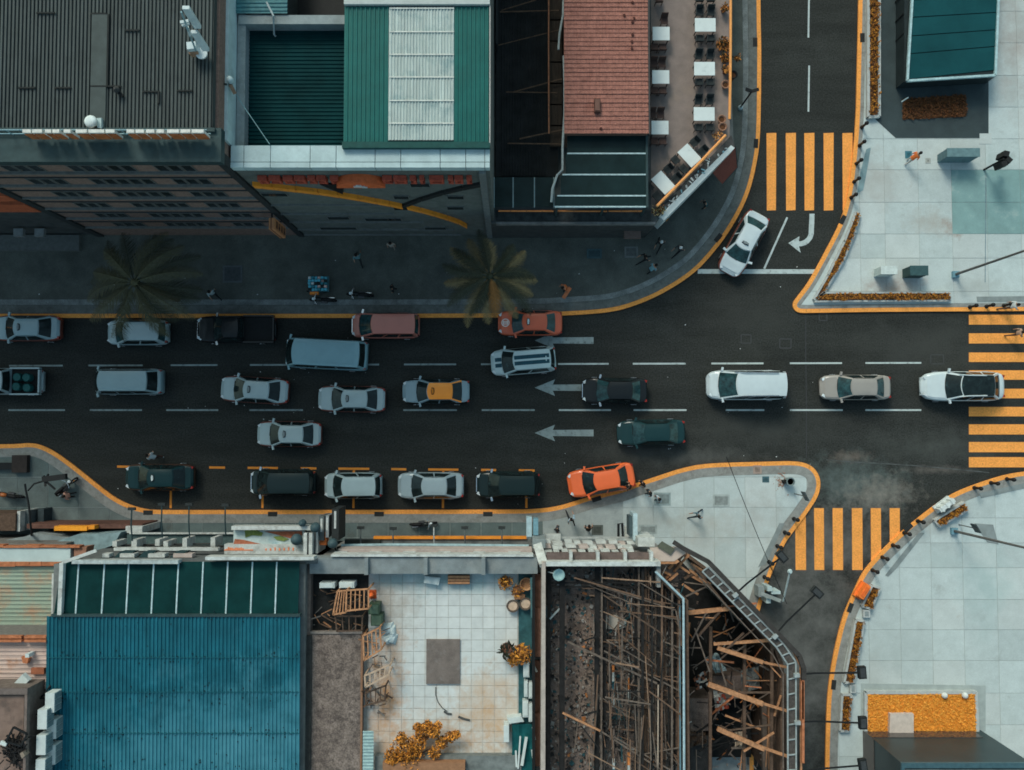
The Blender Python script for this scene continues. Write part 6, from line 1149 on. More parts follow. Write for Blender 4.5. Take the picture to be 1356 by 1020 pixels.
mb = MB(); dm = [M('debris_brown', (0.20, 0.15, 0.125), 0.9, 0.3), M('debris_grey', (0.30, 0.28, 0.26), 0.9, 0.3), M('debris_teal', (0.03, 0.08, 0.09), 0.7), M('debris_dark', (0.03, 0.028, 0.027), 0.9), M('debris_orange', (0.45, 0.17, 0.06), 0.8)]
for _ in range(3200):
    a, b = rnd.uniform(724, 904), rnd.uniform(753, 1025)
    if a > 868 and b < 757 + (a - 868): continue
    x, y = P(a, b, zKf); s_ = rnd.choice([.05, .07, .1, .14, .2]) * rnd.uniform(.7, 1.2); mb.obox(x, y, zKf - .02, zKf + rnd.uniform(.03, .16), s_, s_ * rnd.uniform(.3, 1), rnd.uniform(0, 3), rnd.choice([0, 0, 0, 0, 1, 1, 3, 3, 2] + ([4] if rnd.random() < .2 else [])))
for _ in range(130):
    a, b = rnd.uniform(800, 900), rnd.uniform(770, 1020); p = P3(a, b, rnd.uniform(zKf, zKf + 1.2)); an_ = rnd.gauss(math.pi / 2, .35) if rnd.random() < .7 else rnd.uniform(0, 3); L = rnd.uniform(.4, 2.2); mb.beam(p, p + Vector((math.cos(an_) * L, math.sin(an_) * L, rnd.uniform(-.2, .3))), rnd.uniform(.03, .08), .04, rnd.choice([0, 3, 3, 2, 1, 0]))
stuff(mb.build('rubble', dm, Kb))
# ---- L: timber framed corner building with catwalk
zL2 = 7.6
Lb = thing('timber_frame_building', 'roofless corner building of orange timbers with a metal catwalk rim', 'building', (bx(980, 0), by(840, 0), 0))
out = [(874, 724), (905, 727), (938, 748), (1046, 866), (1058, 888), (1058, 1060), (909, 1060), (909, 797), (874, 762)]
inn = PL([(884, 765), (930, 765), (1028, 868), (1036, 890), (1036, 1060), (909, 1060), (909, 798)], zL2)
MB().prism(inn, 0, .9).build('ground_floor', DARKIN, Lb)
mb = MB()
for a, b in zip([(936, 757), (1032, 866), (1040, 888)], [(1032, 866), (1040, 888), (1040, 1060)]):
    p, q_ = P3(*a, zL2), P3(*b, zL2); mb = MB(); mb.add([(p.x, p.y, 0), (q_.x, q_.y, 0), (q_.x, q_.y, zL2 - 1), (p.x, p.y, zL2 - 1)], [(0, 1, 2, 3)]); d = (q_ - p).normalized(); n_ = Vector((d.y, -d.x, 0)) * -.2
    MB().prism([(p.x, p.y), (q_.x, q_.y), (q_.x + n_.x, q_.y + n_.y), (p.x + n_.x, p.y + n_.y)], 0, zL2 - .9).build('outer_wall', WOODD, Lb)
# floor levels seen inside
mb = MB(); pbox(mb, 909.5, 938, 925, 968, .5, 3.4); mb.build('inner_floor', RUB, Lb); mb = MB(); pbox(mb, 940, 985, 895, 925, .5, 2.8); mb.build('inner_floor', RUB, Lb); mb = MB(); pbox(mb, 909.5, 938, 975, 1060, .5, 3.2); mb.build('inner_floor', M('charcoal_floor', (0.055, 0.05, 0.047), 0.9, 0.35, 2, fleck=0.3), Lb)
for i in range(9): mb = MB(); pbox(mb, 1006 + 3.4 * i, 1008.5 + 3.4 * i, 905 - i * 1.5, 1060, 2.6, 3.0 + rnd.uniform(-.1, .1)); mb.build('floor_plank', [WOODD, M('plank_rust', (0.13, 0.075, 0.05), 0.85, 0.3, 4, stretch=(5, .5, 1))][i % 2], Lb)
for i, (a, y0, y1) in enumerate([(1004, 932, 1060), (1011.5, 935, 1060), (1018, 932, 975), (1017.5, 985, 1060)]): mb = MB(); pbox(mb, a, a + (6 if i < 2 else 3.5), y0, y1, 4.2, 4.5); mb.build('wide_plank', [GREYT, M('plank_tan', (0.30, 0.165, 0.095), 0.8, 0.3, 3), WOOD, WOOD][i], Lb)
def lb(a, b, c, d, za, zb, w_, m, nm='beam', h=None): return MB().beam(P3(a, b, za), P3(c, d, zb), w_, h or w_).build(nm, m, Lb)
for a in (941, 986, 1022): lb(a, 830 if a < 950 else 850, a - 1, 1060, 6.6, 6.6, .17, WOODD, 'purlin')
for a in [(908, 812, 965, 806, .22, WOOD), (945, 853, 1020, 848, .15, WOOD), (950, 858, 1010, 877, .22, WOOD), (1010, 877, 1044, 884, .12, WOOD), (938, 906, 1010, 932, .26, WOOD), (1008, 931, 1044, 942, .14, WOOD), (950, 965, 1012, 992, .24, WOOD), (1010, 990, 1044, 1002, .15, WOOD), (955, 866, 985, 838, .10, WOODD), (925, 842, 960, 802, .12, WOODD), (915, 850, 935, 812, .08, GREYT), (960, 862, 1000, 832, .07, WOODD), (908, 790, 950, 770, .08, GREYT), (985, 995, 1025, 970, .1, WOOD), (960, 968, 1020, 960, .08, WOODD), (950, 917, 1020, 917, .1, WOODD), (906, 771, 935, 775, .06, GREYT), (920, 832, 940, 890, .08, GREYT), (905, 858, 928, 858, .06, GREYT), (916, 868, 920, 850, .05, GREYT)]: lb(a[0], a[1], a[2], a[3], 7.0, 7.2, a[4], a[5], 'timber')
for k in range(46):
    a, b = rnd.uniform(912, 1030), rnd.uniform(790, 1000)
    if a > 925 + (b - 765) * .93: continue
    L = rnd.uniform(15, 60); an_ = rnd.choice([rnd.gauss(.35, .1), rnd.gauss(-.6, .2), rnd.gauss(math.pi / 2, .1), rnd.gauss(0, .1)]); zq = rnd.uniform(4.5, 7.0); lb(a, b, min(a + L * math.cos(an_), 1034), b + L * math.sin(an_), zq, zq + .2, rnd.choice([.05, .07, .1]), rnd.choice([WOODD, WOOD, GREYT, BLK, RUST]), 'loose_timber')
for k in range(16):   # tangle of battens under the corner deck
    a, b = rnd.uniform(876, 925), rnd.uniform(742, 775); an_ = rnd.choice([.75, .8, -.6, -.55, .7]) + rnd.uniform(-.15, .15); L = rnd.uniform(10, 26); lb(a, b, a + L * math.cos(an_), b - L * math.sin(an_), 6.6 + .1 * (k % 4), 6.7 + .1 * (k % 3), .13, WOOD if rnd.random() < .75 else WOODD, 'batten')
for i in range(5): lb(877, 757 + 3.4 * i, 908 - i * 2, 757 + 3.4 * i, 6.0, 6.0, .12, BRP, 'deck_board')
MB().prism(PL([(861, 726), (905, 724), (908, 733), (893, 743.5), (872, 743.5), (862, 735)], zL2), zL2 - .25, zL2).build('corner_deck', M('deck_pinkish', (0.52, 0.415, 0.355), 0.8, 0.12, 2), Lb); MB().prism(PL([(872, 743.5), (893, 743.5), (897, 741), (900, 744), (895, 747), (870, 747)], zL2 - .02), zL2 - .35, zL2 - .02).build('deck_edge', WOOD, Lb)
tag(MB().prism(PL([(877, 717), (894, 727), (888, 735), (870, 724)], zL2 + .12), zL2 + .02, zL2 + .12).build('olive_mat', M('olive_mat', (0.10, 0.105, 0.08), 0.9, 0.15, 6)), 'olive green mat lying on the pink corner deck', 'mat'); boxthing('white_cabinet', 'white cabinet standing left of the olive mat', 'cabinet', rect(845, 867, 712, 724), 3.6, 6.6, WHT, 'casing')
bl = thing('blade_sign', 'tall pale blue upright sign beside the white cabinet', 'sign', P3(840, 695, 4)); mb = MB(); pbox(mb, 837.5, 843, 680, 716, 3.6, 5.4); mb.build('sign_box', M('sign_pale_blue', (0.42, 0.53, 0.56), 0.5), bl); mb = MB(); pbox(mb, 832.5, 837, 684, 710, 3.6, 5.0); mb.build('dark_back', M('sign_slate', (0.06, 0.09, 0.10), 0.6), bl)
rk = thing('pavement_frame', 'black tube frame with white panel left of the pale blue sign', 'frame', P3(825, 702, .15)); mb = MB(); mb.tube([P3(819, 714, 2.2), P3(819, 694, 2.2), P3(824, 693, 2.2), P3(825, 713, 2.2)], .08, 6); mb.build('tube_frame', TRIM, rk); mb = MB(); pbox(mb, 826.5, 832.5, 697, 714, 2.0, 2.3); mb.build('panel', M('panel_cream', (0.42, 0.42, 0.38), 0.8), rk)
# catwalk and rim
CWM = M('catwalk_steel', (0.30, 0.33, 0.33), 0.5, 0.25, 4); RIMD = M('rim_dark', (0.045, 0.04, 0.037), 0.7, 0.3, 4)
cw = thing('catwalk', 'metal grating catwalk with rungs along the timber building rim', 'catwalk', P3(990, 810, zL2))
inner = [(930, 757), (1028, 857), (1043, 880), (1043.5, 1060)]; outer = [(938, 751), (1037, 852), (1054, 877), (1054.5, 1060)]; zc = zL2 + .3
for path in (inner, outer):
    for a, b in zip(path, path[1:]): MB().tube([P3(*a, zc), P3(*b, zc)], .05, 6).build('rail', CWM, cw)
for (a0, a1), (b0, b1), n in (((inner[0], inner[1]), (outer[0], outer[1]), 10), ((inner[1], inner[2]), (outer[1], outer[2]), 2), ((inner[2], inner[3]), (outer[2], outer[3]), 9)):
    for k in range(n):
        u = k / n; p = P3(a0[0] + (a1[0] - a0[0]) * u, a0[1] + (a1[1] - a0[1]) * u, zc); q_ = P3(b0[0] + (b1[0] - b0[0]) * u, b0[1] + (b1[1] - b0[1]) * u, zc); MB().beam(p, q_, .07, .05).build('rung', CWM, cw)
    MB().prism([P(*a0, zc), P(*a1, zc), P(*b1, zc), P(*b0, zc)], zc - .12, zc - .06).build('grating', M('grating_brown', (0.075, 0.065, 0.06), 0.8, 0.35, 5, fleck=0.35), cw)
for pts, w_, m, z in (([(892, 718), (906, 727), (938, 744), (1058, 868)], .26, RIMD, zc), ([(1058, 868), (1064, 885), (1064, 900)], .26, RIMD, zc), ([(943, 748), (1050, 862)], .1, WOOD, zc - .2), ([(1049, 860), (1060, 882), (1061, 1060)], .1, WOOD, zc - .2), ([(926, 764), (1024, 868), (1037, 892), (1037, 1060)], .06, GREYT, zc - .1), ([(915, 746), (940, 775), (965, 806)], .1, WOODD, zc - .3)):
    for a, b in zip(pts, pts[1:]): MB().beam(P3(*a, z), P3(*b, z), w_, .25 if w_ > .2 else w_).build('fascia', m, cw)
for a, b in ((1062, 902), (1063, 960)): MB().beam(P3(a, b - 60 if b > 950 else b, zc), P3(a, b + 50, zc), .14, .2).build('fascia', RUST, cw)
for i, (a, b, c, d) in enumerate([(978, 783, 1032, 740), (1030, 837, 1079, 788), (1061, 893, 1137, 891), (1062, 956, 1138, 957.5), (1062, 1022, 1138, 1014)]):
    t = thing('arm_floodlight', 'black floodlight on a long arm off the timber building, %s from the top' % ORD[i], 'floodlight', P3(a, b, zc), 'floodlights around the timber building'); p, q_ = P3(a, b, zc), P3(c, d, zc + .4)
    MB().tube([p, p.lerp(q_, .25) + Vector((0, 0, -.15)), q_], .055, 6).build('arm', TRIM, t); dd = (q_ - p).normalized(); an_ = math.atan2(dd.y, dd.x); MB().obox(q_.x + dd.x * .2, q_.y + dd.y * .2, zc + .2, zc + .5, .42, .68, an_).build('lamp_head', M('flood_black', (0.018, 0.02, 0.02), 0.5), t); MB().obox(q_.x + dd.x * .2, q_.y + dd.y * .2, zc + .5, zc + .54, .28, .5, an_).build('heat_sink', M('flood_grey', (0.045, 0.048, 0.05), 0.5), t)
    mb = MB(); mb.obox(p.x - dd.x * .3, p.y - dd.y * .3, zc, zc + .25, .3, .2, an_); mb.build('clamp', CWM, t)
# bundles inside L
def cloth(label, pts, z, mats, nm='tarpaulin', cat='tarp'):
    t = thing(nm, label, cat, P3(sum(p[0] for p in pts) / 4, sum(p[1] for p in pts) / 4, z)); mb = MB(); rr = []
    for j in range(7):
        rr.append([]); 
        for i in range(7):
            u, v_ = i / 6, j / 6; a = [pts[0][k] * (1 - u) * (1 - v_) + pts[1][k] * u * (1 - v_) + pts[2][k] * u * v_ + pts[3][k] * (1 - u) * v_ for k in (0, 1)]; p = P3(a[0] + rnd.uniform(-.8, .8), a[1] + rnd.uniform(-.8, .8), z + rnd.uniform(0, .3)); rr[-1].append(p)
    mb.grid(rr); mb.mi = [rnd.randrange(len(mats)) for _ in mb.f]; mb.build('sheet', mats, t); return t
cloth('crumpled pale blue tarp inside the timber building', [(933, 871), (950, 864), (962, 888), (947, 892)], 3.5, [M('tarp_pale', (0.34, 0.44, 0.46), 0.6, 0.25), M('tarp_mid', (0.16, 0.23, 0.25), 0.6, 0.25)]); cloth('grey sheet spread inside the timber building', [(981, 888), (1004, 882), (1007, 912), (983, 918)], 3.2, [M('sheet_grey', (0.17, 0.18, 0.175), 0.8, 0.3, 2)])
cloth('cream board inside the timber building, near the bottom', [(972, 970), (984, 968), (984, 990), (973, 990)], 3.2, [M('cream_sheet', (0.46, 0.36, 0.27), 0.8, 0.15)], 'cream_board', 'board'); cloth('white and red cloth bundle inside the timber building', [(945, 915), (958, 916), (966, 938), (948, 942)], 3.2, [M('cloth_white', (0.5, 0.5, 0.47), 0.8), M('cloth_red', (0.30, 0.06, 0.035), 0.8), M('cloth_grey', (0.26, 0.25, 0.24), 0.8)], 'cloth_bundle', 'bundle'); cloth('small white and rust bundle left of the red one', [(918, 898), (934, 888), (938, 908), (922, 914)], 3.4, [M('cloth_white', (0.5, 0.5, 0.47)), M('cloth_rust', (0.28, 0.12, 0.07), 0.8), DARKIN], 'cloth_bundle', 'bundle')
cloth('dark brown sheet lying at the lower left inside the timber building', [(912, 968), (935, 970), (936, 985), (914, 990)], 3.5, [WOODD], 'dark_sheet', 'sheet')
mb = MB()
for _ in range(260):
    a, b = rnd.uniform(912, 1034), rnd.uniform(800, 1020)
    if a > 930 + (b - 765) * .95: continue
    p = P3(a, b, rnd.uniform(1.2, 3.6)); an_ = rnd.uniform(0, 3.1); L = rnd.uniform(.1, 1.0); mb.beam(p, p + Vector((math.cos(an_) * L, math.sin(an_) * L, rnd.uniform(-.2, .2))), rnd.uniform(.03, .1), .05, rnd.choice([0, 0, 3, 3, 1, 3, 4]))
stuff(mb.build('scrap', dm, Lb))
# ---- H: small roofs at the lower left
zH = 5.6
Hh = thing('rusty_roof_house', 'house with green rust stained ribbed roof and white front strip', 'building', (bx(30, 0), WS - 1, 0)); MB().box(-50, bx(83, zH), SB, by(722, zH), 0, zH - .9).build('wall', M('house_wall', (0.17, 0.16, 0.15), 0.85, 0.25), Hh)
PGR = M('pale_green_rusty_sheet', (0.27, 0.33, 0.265), 0.65, 0.18, 0.8, stretch=(.4, 3, 1), dirt_glint=((0.42, 0.24, 0.15), 0.6, 0.7), fleck=0.15); PKR = M('pink_rusty_sheet', (0.48, 0.36, 0.315), 0.7, 0.16, 0.8, stretch=(.4, 3, 1), dirt_glint=((0.38, 0.17, 0.085), 0.42, 0.7), fleck=0.12)
mb = MB(); corrugated(mb, -50, bx(82, zH), by(842, zH), by(750, zH), zH - .1, .235, .055, along='x', rnd_=.3); mb.build('green_roof', PGR, Hh); zP = 8.9; MB().box(-50, bx(68, zP), by(918, zP), by(845, zP), 0, zP - .3).build('rear_wall', M('house_wall', (0.17, 0.16, 0.15)), Hh); mb = MB(); corrugated(mb, -50, bx(69, zP), by(914, zP), by(844, zP), zP - .25, .235, .05, along='x', rnd_=.3); mb.build('pink_roof', PKR, Hh)
mb = MB(); pbox(mb, -160, 98, 726, 744, zH - .8, zH + .1); mb.build('white_strip', M('white_felt', (0.46, 0.54, 0.53), 0.8, 0.1, 1, dirt_glint=((0.36, 0.43, 0.42), 0.35, 0.6)), Hh)
for y0, y1, x1 in ((722.5, 725.5, 110), (744.5, 750, 86)):
    a = -40
    while a < x1: b = min(a + rnd.uniform(14, 30), x1); mb = MB(); pbox(mb, a, b, y0 + rnd.uniform(-.8, .8), y1 + rnd.uniform(-.5, .5), zH - .4, zH + .2); mb.build('ridge_tile', RUST, Hh); a = b + .4
for a, b in ((-30, 37), (40, 69)):
    for y in (842.5, 847.5): mb = MB(); pbox(mb, a, b - .6, y, y + 3.2, zP - .2, zP + .12 + .06 * (y > 845)); mb.build('rust_flashing', RUST, Hh)
mb = MB(); pbox(mb, 50, 67, 885, 893, zP - .2, zP); mb.build('rust_patch', M('rust_red', (0.28, 0.095, 0.05), 0.85, 0.25), Hh); MB().prism(PL([(28, 870), (38, 872), (36, 879), (30, 878)], zP + .1), zP - .2, zP + .1).build('rust_patch', RUST, Hh)
mb = MB(); pbox(mb, 42, 47, 866, 871, zP - .2, zP + .4); mb.build('white_vent', ACW, Hh); MB().beam(P3(25, 908, zP + .4), P3(36, 896, zP + .5), .5, .3).build('white_duct', ACW, Hh); mb = MB(); pbox(mb, 74.5, 78, 760, 815, zH - .8, zH + .5); mb.build('gap_gutter', WHT, Hh)
MB().prism(PL([(98, 726), (115, 724), (112, 740), (98, 743)], zH), zH - 1, zH).build('brick_corner', M('brick_corner', (0.30, 0.15, 0.10), 0.85, 0.25), Hh)
GP = thing('pavement_roofs', 'low grey lean to roofs between the pavement and rusty house', 'roof', P3(60, 712, 0)); MB().prism(PL([(-80, 728), (30, 712), (45, 706), (120, 716), (100, 722), (-80, 732)], 3.2), 0, 3.2).build('lean_to_roof', GREYC, GP); MB().prism(PL([(60, 722), (105, 707), (120, 708), (160, 705), (150, 722), (125, 731)], 3.8), 0, 3.8).build('lean_to_roof', M('lean_teal', (0.22, 0.31, 0.33), 0.8, 0.25, 2), GP)
mb = MB(); pbox(mb, 40, 192, 694, 700, 0, 2.6); mb.build('brown_wall', M('brown_fence', (0.13, 0.065, 0.05), 0.85, 0.3, 4), GP)
yl_ = thing('yellow_beam', 'bright amber beam lying along the brown wall', 'beam', P3(102, 699, 2.8)); mb = MB(); pbox(mb, 76, 119, 697, 703, 2.6, 3.3); mb.build('beam', M('amber_beam', (0.88, 0.34, 0.03), 0.6, 0.1), yl_); mb = MB(); pbox(mb, 119.5, 129, 696, 701, 2.6, 3.2); mb.build('beam_end', M('amber_beam2', (0.80, 0.29, 0.03), 0.6, 0.1), yl_)
mb = MB(); pbox(mb, 170, 192, 697, 706, 0, 3.0); mb.build('white_hut_roof', WHT, GP)
kio = thing('kiosk', 'dark brown kiosk roof at the left pavement edge', 'kiosk', P3(10, 692, 0)); mb = MB(); pbox(mb, -40, 25, 680, 703, .14, 2.6); mb.build('roof', WOODD, kio); mb = MB(); pbox(mb, 27, 31, 677, 704, .14, 2.4); mb.build('white_post', WHT, kio); mb = MB(); pbox(mb, 33, 44, 676, 702, .14, 1.8); mb.build('grey_panel', M('kiosk_grey', (0.09, 0.11, 0.115), 0.7), kio); mb = MB(); pbox(mb, 54, 62, 674, 693, .14, 1.2); mb.build('side_bench', M('bench_slate', (0.04, 0.055, 0.06), 0.7), kio)
zB = 10.5
Bq = thing('brown_roof_house', 'taller house with flat brown roof and a parapet at lower left', 'building', (bx(0, 0), by(950, 0), 0)); MB().box(-50, bx(46, zB), SB, by(912, zB), 0, zB).build('wall', M('brown_house_wall', (0.15, 0.12, 0.105), 0.85, 0.25), Bq); mb = MB(); pbox(mb, -200, 42, 921, 1080, zB, zB + .05); mb.build('roof_screed', M('brown_screed', (0.20, 0.135, 0.11), 0.9, 0.25, 1.2, bump=0.2, dirt_glint=((0.10, 0.075, 0.065), 0.4, 0.8)), Bq)
mb = MB(); pbox(mb, -200, 46, 912, 920, zB, zB + .3); mb.build('parapet', M('parapet_brown', (0.14, 0.11, 0.10), 0.85, 0.25), Bq); mb = MB(); pbox(mb, 42.5, 46, 920.3, 1080, zB, zB + .3); mb.build('parapet', M('parapet_brown2', (0.17, 0.13, 0.115), 0.85, 0.25), Bq)
jk = thing('wrecked_frame', 'black frame with bundle lying on the flat brown roof', 'frame', P3(24, 985, zB)); mb = MB()
for a, b in (((18, 963), (36, 972)), ((36, 972), (28, 988)), ((28, 988), (8, 982)), ((8, 982), (18, 963))): MB().beam(P3(*a, zB + .5), P3(*b, zB + .5), .09).build('frame_bar', TRIM, jk)
cl = MB()
for _ in range(160): a, b = rnd.gauss(20, 7), rnd.gauss(993, 9); p = P3(a, b, zB + rnd.uniform(.05, .4)); cl.beam(p, p + Vector((rnd.uniform(-.4, .4), rnd.uniform(-.4, .4), rnd.uniform(-.1, .1))), .06, .03)
stuff(cl.build('charred_heap', BLK, jk)); MB().prism(PL([(26, 998), (30, 996), (33, 1001), (29, 1005)], zB + .6), zB + .1, zB + .6).build('tan_box', M('tan_box', (0.24, 0.19, 0.15), 0.8), jk); MB().beam(P3(1, 983, zB + .4), P3(9, 986, zB + .4), .2, .12).build('white_tube', ACW, jk)
ACG = M('ac_grille', (0.14, 0.19, 0.205), 0.6, 0.25, 6)
for i, (a, b, z) in enumerate([(66, 931, 10.0), (56, 953, 10.4), (68, 966, 9.7), (54.5, 987, 10.4), (67, 1000, 9.7), (53.5, 1019, 10.4)]):
    x, y = P(a, b, z); t = thing('air_conditioner', 'white air conditioner on the brown house wall, %s from the top' % ORD[i], 'air conditioner', (x, y, z - .9), 'air conditioners on the brown house'); MB().box(x - .26, x + .24, y - .52, y + .52, z - .8, z).build('casing', ACW, t)
    for k in range(3): MB().box(x + .24, x + .27, y - .48 + .33 * k, y - .19 + .33 * k, z - .74, z - .06).build('fan_grille', ACG, t)
    mb = MB(); mb.beam((x - 1.2, y, z - .85), (x + .3, y, z - .85), .08); mb.build('wall_bracket', TRIM, t)
mb = MB(); pp = [P3(52, 925, 9), P3(60, 918, 9.2), P3(66, 908, 9), P3(60, 925, 8.6), P3(55, 945, 8.6)]; mb.tube(pp, .05, 5); tag(mb.build('cable_loop', TRIM), 'black cable loop above the wall air conditioners', 'cable')
# ================================================================== PAVILIONS
PD = M('pavilion_dark', (0.022, 0.03, 0.032), 0.35, 0.25, 1.5); TG = M('teal_roof_glass', (0.008, 0.058, 0.066), 0.45, 0.18, 0.4, spec=0.08, fleck=0.1)
NP = thing('glass_pavilion', 'low pavilion with teal glass roof and pale frame on the north east plaza', 'pavilion', P3(1255, 60, 0))
zp = 1.75; base = PL([(1186, 117.5), (1305, 111), (1309, -120), (1186, -120)], .14); MB().prism(base, .13, 1.5).build('wall', PD, NP)
rc = lambda u, v: P3(1199.7 + (1319 - 1199.7) * u + (6.5 - 2.5 * u) * v, 107.5 - 7.5 * u - 107.5 * v + 7.5 * u * v, zp)
MB().prism([tuple(rc(0, 0)[:2]), tuple(rc(1, 0)[:2]), tuple(rc(1, 2.2)[:2]), tuple(rc(0, 2.2)[:2])], 1.5, zp - .06).build('roof_deck', PD, NP)
vs = [0.02, .335, .555, .785, 1.0, 1.22, 1.45, 1.7, 2.0]
for a, b in zip(vs, vs[1:]):
    p = [rc(.025, a + .006), rc(.975, a + .006 + .05), rc(.975, b - .006 + .05), rc(.025, b - .006)]; MB().prism([(q_.x, q_.y) for q_ in p], zp - .1, zp).build('glass_panel', TG, NP)
FR = M('pale_blue_frame', (0.36, 0.50, 0.52), 0.5, 0.25, 4)
for a, b in ((rc(.012, 0), rc(.988, 0)), (rc(.012, 0), rc(.012, 2)), (rc(.988, 0), rc(.988, 2))): MB().beam(a, b, .14, .2).build('roof_frame', FR, NP)
for k in range(7): y = by(100 - 26 * k, 1); xw = P(1186, 50, .14)[0]; MB().box(xw - .03, xw, y - .04, y + .04, .15, 1.45).build('mullion', TRIM, NP)
tag(MB().tube([P3(1194, 135, .5), P3(1203, 129, .9)], .045, 6).build('spotlight_stake', PALEC), 'thin pale stake at the corner of the rust bed', 'stake')
SP = thing('dark_pavilion', 'dark glossy pavilion block at the lower right corner', 'pavilion', P3(1220, 990, 0)); zs = 6.0
x0, x1, y1 = P(1142, 965)[0], P(1297, 965)[0], P(1220, 966)[1]
WD = M('glossy_dark_wall', (0.022, 0.040, 0.045), 0.35, 0.15, 0.8, spec=0.2); WDB = M('brown_dark_wall', (0.085, 0.07, 0.064), 0.3, 0.15, 1)
MB().box(x0, x1, y1 - 14, y1, .13, zs - .25).build('wall', WD, SP); MB().box(x0 - .03, x1 - .6, y1, y1 + .03, .13, 1.6).build('glass_plinth', M('glass_plinth', (0.05, 0.045, 0.045), 0.07, 0.1, 1, spec=0.6), SP); MB().box(x0 - .04, x0 - .01, y1 - 14, y1, .13, 1.9).build('side_plinth', WDB, SP)
MB().box(x0 - .05, x1 + .05, y1 - 14, y1 + .05, zs - .25, zs - .12).build('roof_slab', WD, SP)
MB().box(x0 + .1, x1, y1 - 14, y1 - .35, zs - .12, zs - .06).build('roof_glass', M('roof_glass_warm', (0.16, 0.17, 0.16), 0.3, 0.4, 1.2), SP)
for b in ((x0 - .05, x1 + .05, y1 - .25, y1 + .05), (x0 - .05, x0 + .12, y1 - 14, y1 - .25)): MB().box(*b, zs - .12, zs + .06).build('roof_frame', M('slate_blue_frame', (0.05, 0.10, 0.12), 0.4), SP)
# ================================================================== STREET FURNITURE
BOLM = M('bollard_black', (0.016, 0.015, 0.015), 0.5)
def bollard_tree():
    t = thing('bollard', 'x', 'bollard', group='black bollards along the plazas'); MB().lathe([(.13, 0), (.13, .08), (.085, .1), (.08, .78)], 0, 0, 12).build('post', BOLM, t); MB().lathe([(.08, .78), (.13, .81), (.14, .88), (.11, .98), (.04, 1.02)], 0, 0, 12).build('cap', BOLM, t, smooth=True); return t
BT = bollard_tree(); first = True
for lst, txt in (([(1141, 169), (1138, 193), (1134, 217), (1131, 241), (1127, 262)], 'black bollard beside the side street crosswalk, %s from the top'), ([(1284, 407), (1306, 406), (1329, 405)], 'black bollard at the plaza edge by the east crosswalk, %s from the left'),
                 ([(1290, 646), (1312, 639.5), (1333, 634.5)], 'black bollard on the curved kerb under the east crosswalk, %s from the left'), ([(1215, 690), (1197, 705.5), (1182, 722), (1168, 738), (1155, 755)], 'black bollard on the curve right of the lower crosswalk, %s from the top'),
                 ([(1051, 687), (1039, 705), (1029, 723), (1018, 744), (1012, 764)], 'black bollard on the corner left of the lower crosswalk, %s from the top')):
    for i, (a, b) in enumerate(lst):
        o = BT if first else copy_tree(BT); first = False; x, y = P(a, b, .14); o.location = (x, y, .14); o['label'] = txt % ORD[i]
def lamp_post(px, py, h, label, mat, arm=None, r=.09, head=True):
    x, y = P(px, py, .14); t = thing('street_lamp', label, 'street lamp', (x, y, .14)); MB().obox(x, y, .13, .4, .42, .42).build('base', M('lamp_base_blue', (0.14, 0.27, 0.33), 0.6), t); MB().tube([(x, y, .14), (x, y, h * .5), (x, y, h)], [r, r * .85, r * .65], 10).build('pole', mat, t)
    ax, ay = arm or (1.2, 0); MB().tube([(x, y, h - .2), (x + ax * .4, y + ay * .4, h + .15), (x + ax, y + ay, h + .2)], .045, 6).build('arm', mat, t); MB().obox(x + ax, y + ay, h + .1, h + .24, .7, .28, math.atan2(ay, ax)).build('lamp_head', M('lamp_head_grey', (0.2, 0.21, 0.21), 0.5), t); return t
LP_ = M('lamp_pole_brown', (0.11, 0.105, 0.10), 0.5)
lamp_post(1264, 364, 10, 'tall lamp post on the upper plaza leaning out to the right edge', LP_, (1.5, -.5)); lamp_post(1262, 703, 10, 'tall lamp post on the lower right plaza beside the askew planter', LP_, (1.5, .5))
x, y = P(980, 143, .14); t = thing('street_lamp', 'short black lamp with round pale base near the side street', 'street lamp', (x, y, .14)); MB().lathe([(.17, .13), (.15, .3), (.05, .34)], x, y, 14).build('base', M('lamp_base_pale', (0.34, 0.42, 0.43), 0.6), t); MB().tube([(x, y, .14), (x, y, 3.2)], .05, 8).build('pole', TRIM, t)
for s_ in (-1, 1): MB().beam((x, y, 3.15), (x + .42 * s_, y + .1, 3.25), .2, .08).build('lamp_head', TRIM, t)
def small_sign(px, py, h, label, adx, ady, nm='pole_sign'):
    x, y = P(px, py, .14); t = thing(nm, label, 'sign', (x, y, .14)); MB().tube([(x, y, .13), (x, y, h)], .035, 6).build('pole', LP_, t); MB().obox(x + .02, y, h - .7, h, .07, .62, math.atan2(ady, adx)).build('plate', M('sign_back_slate', (0.05, 0.065, 0.07), 0.5), t); return t
small_sign(1052, 654, 2.6, 'small dark pole sign at the island tip', 1, .5); small_sign(1270, 695, 2.6, 'small dark pole sign beside the lower right lamp post', 1, .6)
def cab(label, a, b, c, d, z, mat, lidm):
    t = thing('utility_cabinet', label, 'cabinet', P3((a + b) / 2, (c + d) / 2, .14)); mb = MB(); pbox(mb, a, b, c, d, .13, z); mb.build('body', mat, t); mb = MB(); pbox(mb, a - .6, b + .6, c - .5, d + .5, z, z + .06, 0, z); mb.build('lid', lidm, t); mb = MB(); pbox(mb, a + 2, (a + b) / 2 - .3, d + .1, d + .4, .4, z - .1, 0, z); mb.build('door', mat, t); return t
